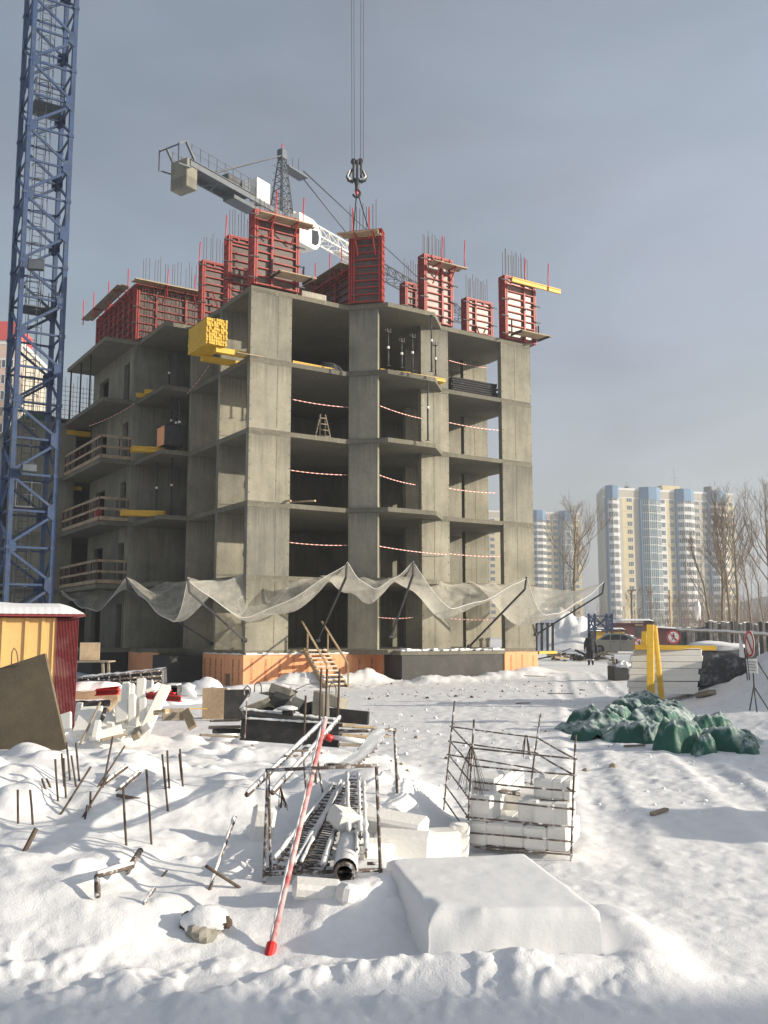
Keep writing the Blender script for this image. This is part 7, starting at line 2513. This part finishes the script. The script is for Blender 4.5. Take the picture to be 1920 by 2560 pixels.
T, fr, s0, s1, zt = tower('apartment_block', 'pink apartment block with a red top behind the blue mast, cut by the left edge', (0, 1330), 165, R(4), ZL, [(-520, -30, 'pink', [-420, -300, -130]), (-30, 232, 'pink', [90, -1000])], 1330, 13, 2.92, -1.0)
ob('red_top', 'apt_red', T, fr, s1 - 5.0, s1 - 1.2, -.3, 10, zt + .01, zt + 3.4)
ob('red_top', 'apt_red', T, fr, s0, s1 - 5.01, -.25, 10, zt + .01, zt + 4.3)
for i in range(4):
    ob('white_band', 'apt_white', T, fr, s0 + 1, s1 - 7.8, -.34, -.26, zt + .4 + i * .95, zt + .8 + i * .95)
ob('corner_strip', 'apt_white', T, fr, s1 - .5, s1 - .02, -.14, -.09, -1, zt - .8)
ob('red_strip', 'apt_red', T, fr, s1 - 9.7, s1 - 9.0, -.12, -.06, -1, zt - .8)

# --- wooded rise and brush
def hill():
    nx, ny = 130, 26
    def f(s, t):
        x = 55 + 620 * s
        y = 520 + 240 * t
        h = 34 * sstep(100, 330, x) * math.sin(math.pi * min(1, t * .9 + .02)) + 4 * math.sin(math.pi * t)
        return (x, y, -3 + float(h) + 3.2 * float(vnoise(s * 110, t * 22, 3)) * math.sin(math.pi * t))
    o = MB().grid(f, nx, ny).build('wooded_hill', 'brush', None, 0, False)
    o['kind'] = 'structure'
hill()
def twig_mass(name, n, xr, yr, hr, mat_, seed, lean=.25, rad=.03):
    r_ = random.Random(seed)
    m = MB()
    for i in range(n):
        y = r_.uniform(*yr)
        px = r_.uniform(*xr)
        x = (px - 960) / 2415 * y
        h = r_.uniform(*hr) * (.6 + .8 * abs(float(vnoise(px * .02, y * .03, seed))) * 2)
        b_ = Vector((x, y, gz(x, y) - .2))
        stem = [b_]
        for k in range(3):
            stem.append(stem[-1] + Vector((r_.uniform(-lean, lean) * h / 3, r_.uniform(-lean, lean) * h / 3, h / 3)))
        m.tube(stem, [rad, rad * .8, rad * .6, rad * .3], 3, 0, False)
        for k in range(9):
            f_ = r_.uniform(.2, 1)
            q = stem[0].lerp(stem[3], f_)
            l_ = h * r_.uniform(.15, .4)
            e = q + Vector((r_.uniform(-.6, .6) * l_, r_.uniform(-.6, .6) * l_, l_ * .8))
            m.tube([q, q.lerp(e, .5) + Vector((0, 0, .08 * l_)), e], [rad * .55, rad * .45, rad * .25], 3, 0, False)
    o = m.build(name, mat_)
    o['kind'] = 'stuff'
    o['label'] = 'brown leafless brush in front of the towers'
    return o
twig_mass('brush_thicket', 620, (1400, 2050), (105, 190), (2.5, 6.0), 'twig', 5, .25, .022)
twig_mass('brush_thicket', 500, (1700, 2100), (120, 260), (5, 10.0), 'twig', 6, .2, .030)

# --- bare trees
def tree(label, pts_px, Y, Z, r0, seed, nlimb=16, spread=.5, twigs=9, up=.8, name='bare_tree'):
    """pts_px: trunk from its foot upward, in crop pixels"""
    r_ = random.Random(seed)
    pts = [at(*Z(x, y), Y + i * .15) for i, (x, y) in enumerate(pts_px)]
    pts[0].z = gz(pts[0].x, pts[0].y) - .3
    T = thing(name, label, 'tree', pts[0], 'bare trees in front of the towers')
    # finer trunk
    tr = []
    n = 18
    cum = len(pts) - 1
    for i in range(n + 1):
        f_ = i / n * cum
        k = min(int(f_), cum - 1)
        tr.append(pts[k].lerp(pts[k + 1], f_ - k) + Vector((r_.uniform(-.06, .06), r_.uniform(-.06, .06), 0)))
    r0 *= .82
    nlimb = int(nlimb * .85)
    rad = [r0 * (1 - .88 * (i / n)) for i in range(n + 1)]
    MB().tube(tr, rad, 7).build('trunk', 'bark', T, 0, True)
    H = (tr[-1] - tr[0]).length
    lm, tw = MB(), MB()
    def grow(p, d, l_, r, depth):
        seg = [p]
        dd = d.normalized()
        for k in range(4):
            dd = (dd + Vector((r_.uniform(-.22, .22), r_.uniform(-.22, .22), .10 * up))).normalized()
            seg.append(seg[-1] + dd * (l_ / 4))
        (lm if depth == 0 else tw).tube(seg, [r, r * .8, r * .62, r * .45, r * .25], 5 if depth == 0 else 3, 0, False)
        if depth < 2:
            for k in range(twigs if depth == 0 else 6):
                f_ = r_.uniform(.18, 1)
                i = min(3, int(f_ * 4))
                q = seg[i].lerp(seg[i + 1], f_ * 4 - i)
                e = (dd + Vector((r_.uniform(-.9, .9), r_.uniform(-.9, .9), r_.uniform(-.1, .9)))).normalized()
                grow(q, e, l_ * r_.uniform(.28, .5), max(.007, r * .40), depth + 1)
    for i in range(nlimb):
        f_ = .22 + .76 * (i + r_.random()) / nlimb
        k = min(n - 1, int(f_ * n))
        p = tr[k]
        a = r_.uniform(0, 6.28)
        d = Vector((math.cos(a) * spread, math.sin(a) * spread, up))
        grow(p, d, H * (1.05 - f_) * r_.uniform(.35, .6) + .6, max(.022, rad[k] * .45), 0)
    lm.build('limbs', 'bark', T, 0, True)['kind'] = 'stuff'
    tw.build('twigs', 'twig', T, 0, False)['kind'] = 'stuff'
tree('bare bushy tree beside the concrete block, in front of the farther tower', [(540, 890), (545, 640), (548, 420), (556, 260)], 105, ZA2, .26, 21, 26, .75, 10, .75)
tree('slender bare tree left of the bushy one, near the concrete block', [(490, 890), (480, 600), (470, 330)], 112, ZA2, .18, 22, 16, .4, 8)
tree('bare tree whose trunk leans far left across the big tower', [(1140, 1400), (1060, 1080), (960, 800), (905, 640)], 98, ZT6, .17, 23, 15, .45, 9)
tree('bare double-stemmed tree, its left stem leaning left over the big tower', [(1230, 1410), (1230, 1000), (1190, 650), (1160, 420)], 96, ZT6, .24, 24, 18, .4, 9)
tree('tall straight bare tree standing before the last bay of the big tower', [(1240, 1410), (1245, 900), (1225, 520), (1235, 260)], 99, ZT6, .24, 25, 20, .42, 9)
tree('bare tree with a bend low in its pale trunk, right part of the big tower', [(1320, 1400), (1260, 960), (1200, 700), (1175, 470)], 94, ZT6, .18, 26, 15, .42, 9)
tree('bare tree with pale trunk at the right edge of the big tower', [(1375, 1400), (1360, 960), (1330, 620), (1345, 330)], 97, ZT6, .22, 27, 18, .5, 9)
tree('bare tree standing alone between the big tower and the edge tree', [(1515, 1400), (1470, 1120), (1425, 860), (1415, 640)], 100, ZT6, .15, 28, 14, .5, 9)
tree('tallest bare tree, at the right edge of the picture', [(1700, 1420), (1665, 900), (1640, 500), (1625, 150)], 92, ZT6, .26, 29, 24, .5, 10)
tree('bare leaning tree in front of the edge tree', [(1640, 1400), (1560, 1050), (1500, 840)], 95, ZT6, .12, 30, 12, .5, 8)
tree('small bare tree at the foot of the big tower, left of the wooden pole', [(560, 1420), (550, 1250), (560, 1130)], 120, ZT6, .12, 31, 12, .6, 8)
tree('small bushy bare tree under the left bay of the big tower', [(370, 1420), (380, 1290), (372, 1160)], 118, ZT6, .12, 32, 14, .7, 8)
tree('low bare tree in front of the glass bay of the big tower', [(760, 1430), (770, 1320), (745, 1230)], 122, ZT6, .10, 33, 12, .7, 8)
# poles
t = thing('utility_pole', 'slim wooden pole standing in front of the middle of the big tower', 'pole', (at(1675, 1560, 88).x, 88, 0))
a = at(*ZT6(742, 1430), 88)
a.z = gz(a.x, a.y)
tubepart('pole', 'raw_wood', t, [a, at(*ZT6(728, 1110), 88)], .09, 8)
barpart('insulator', 'dark_steel', t, at(*ZT6(722, 1180), 87.9), at(*ZT6(738, 1180), 87.9), .12)
t = thing('utility_pole', 'dark pole with a crossarm in front of the cream wall of the big tower', 'pole', (at(1578, 1560, 100).x, 100, 0))
a = at(*ZT6(378, 1420), 100)
a.z = gz(a.x, a.y)
tubepart('pole', 'grey_wood', t, [a, at(*ZT6(372, 1108), 100)], .12, 8)
barpart('crossarm', 'grey_wood', t, at(*ZT6(335, 1118), 99.9), at(*ZT6(412, 1115), 99.9), .16)
t = thing('plastic_bag', 'white plastic bag caught on a twig before the right bay of the big tower', 'bag', at(*ZT6(995, 1300), 90))
lump(at(*ZT6(997, 1305), 90), .30, .2, .95, 44, .5).build('bag', 'sign_white', t, 0, True)
tubepart('twig', 'bark', t, [at(*ZT6(1018, 1420), 90), at(*ZT6(1000, 1340), 90), at(*ZT6(990, 1270), 90)], .04, 5)
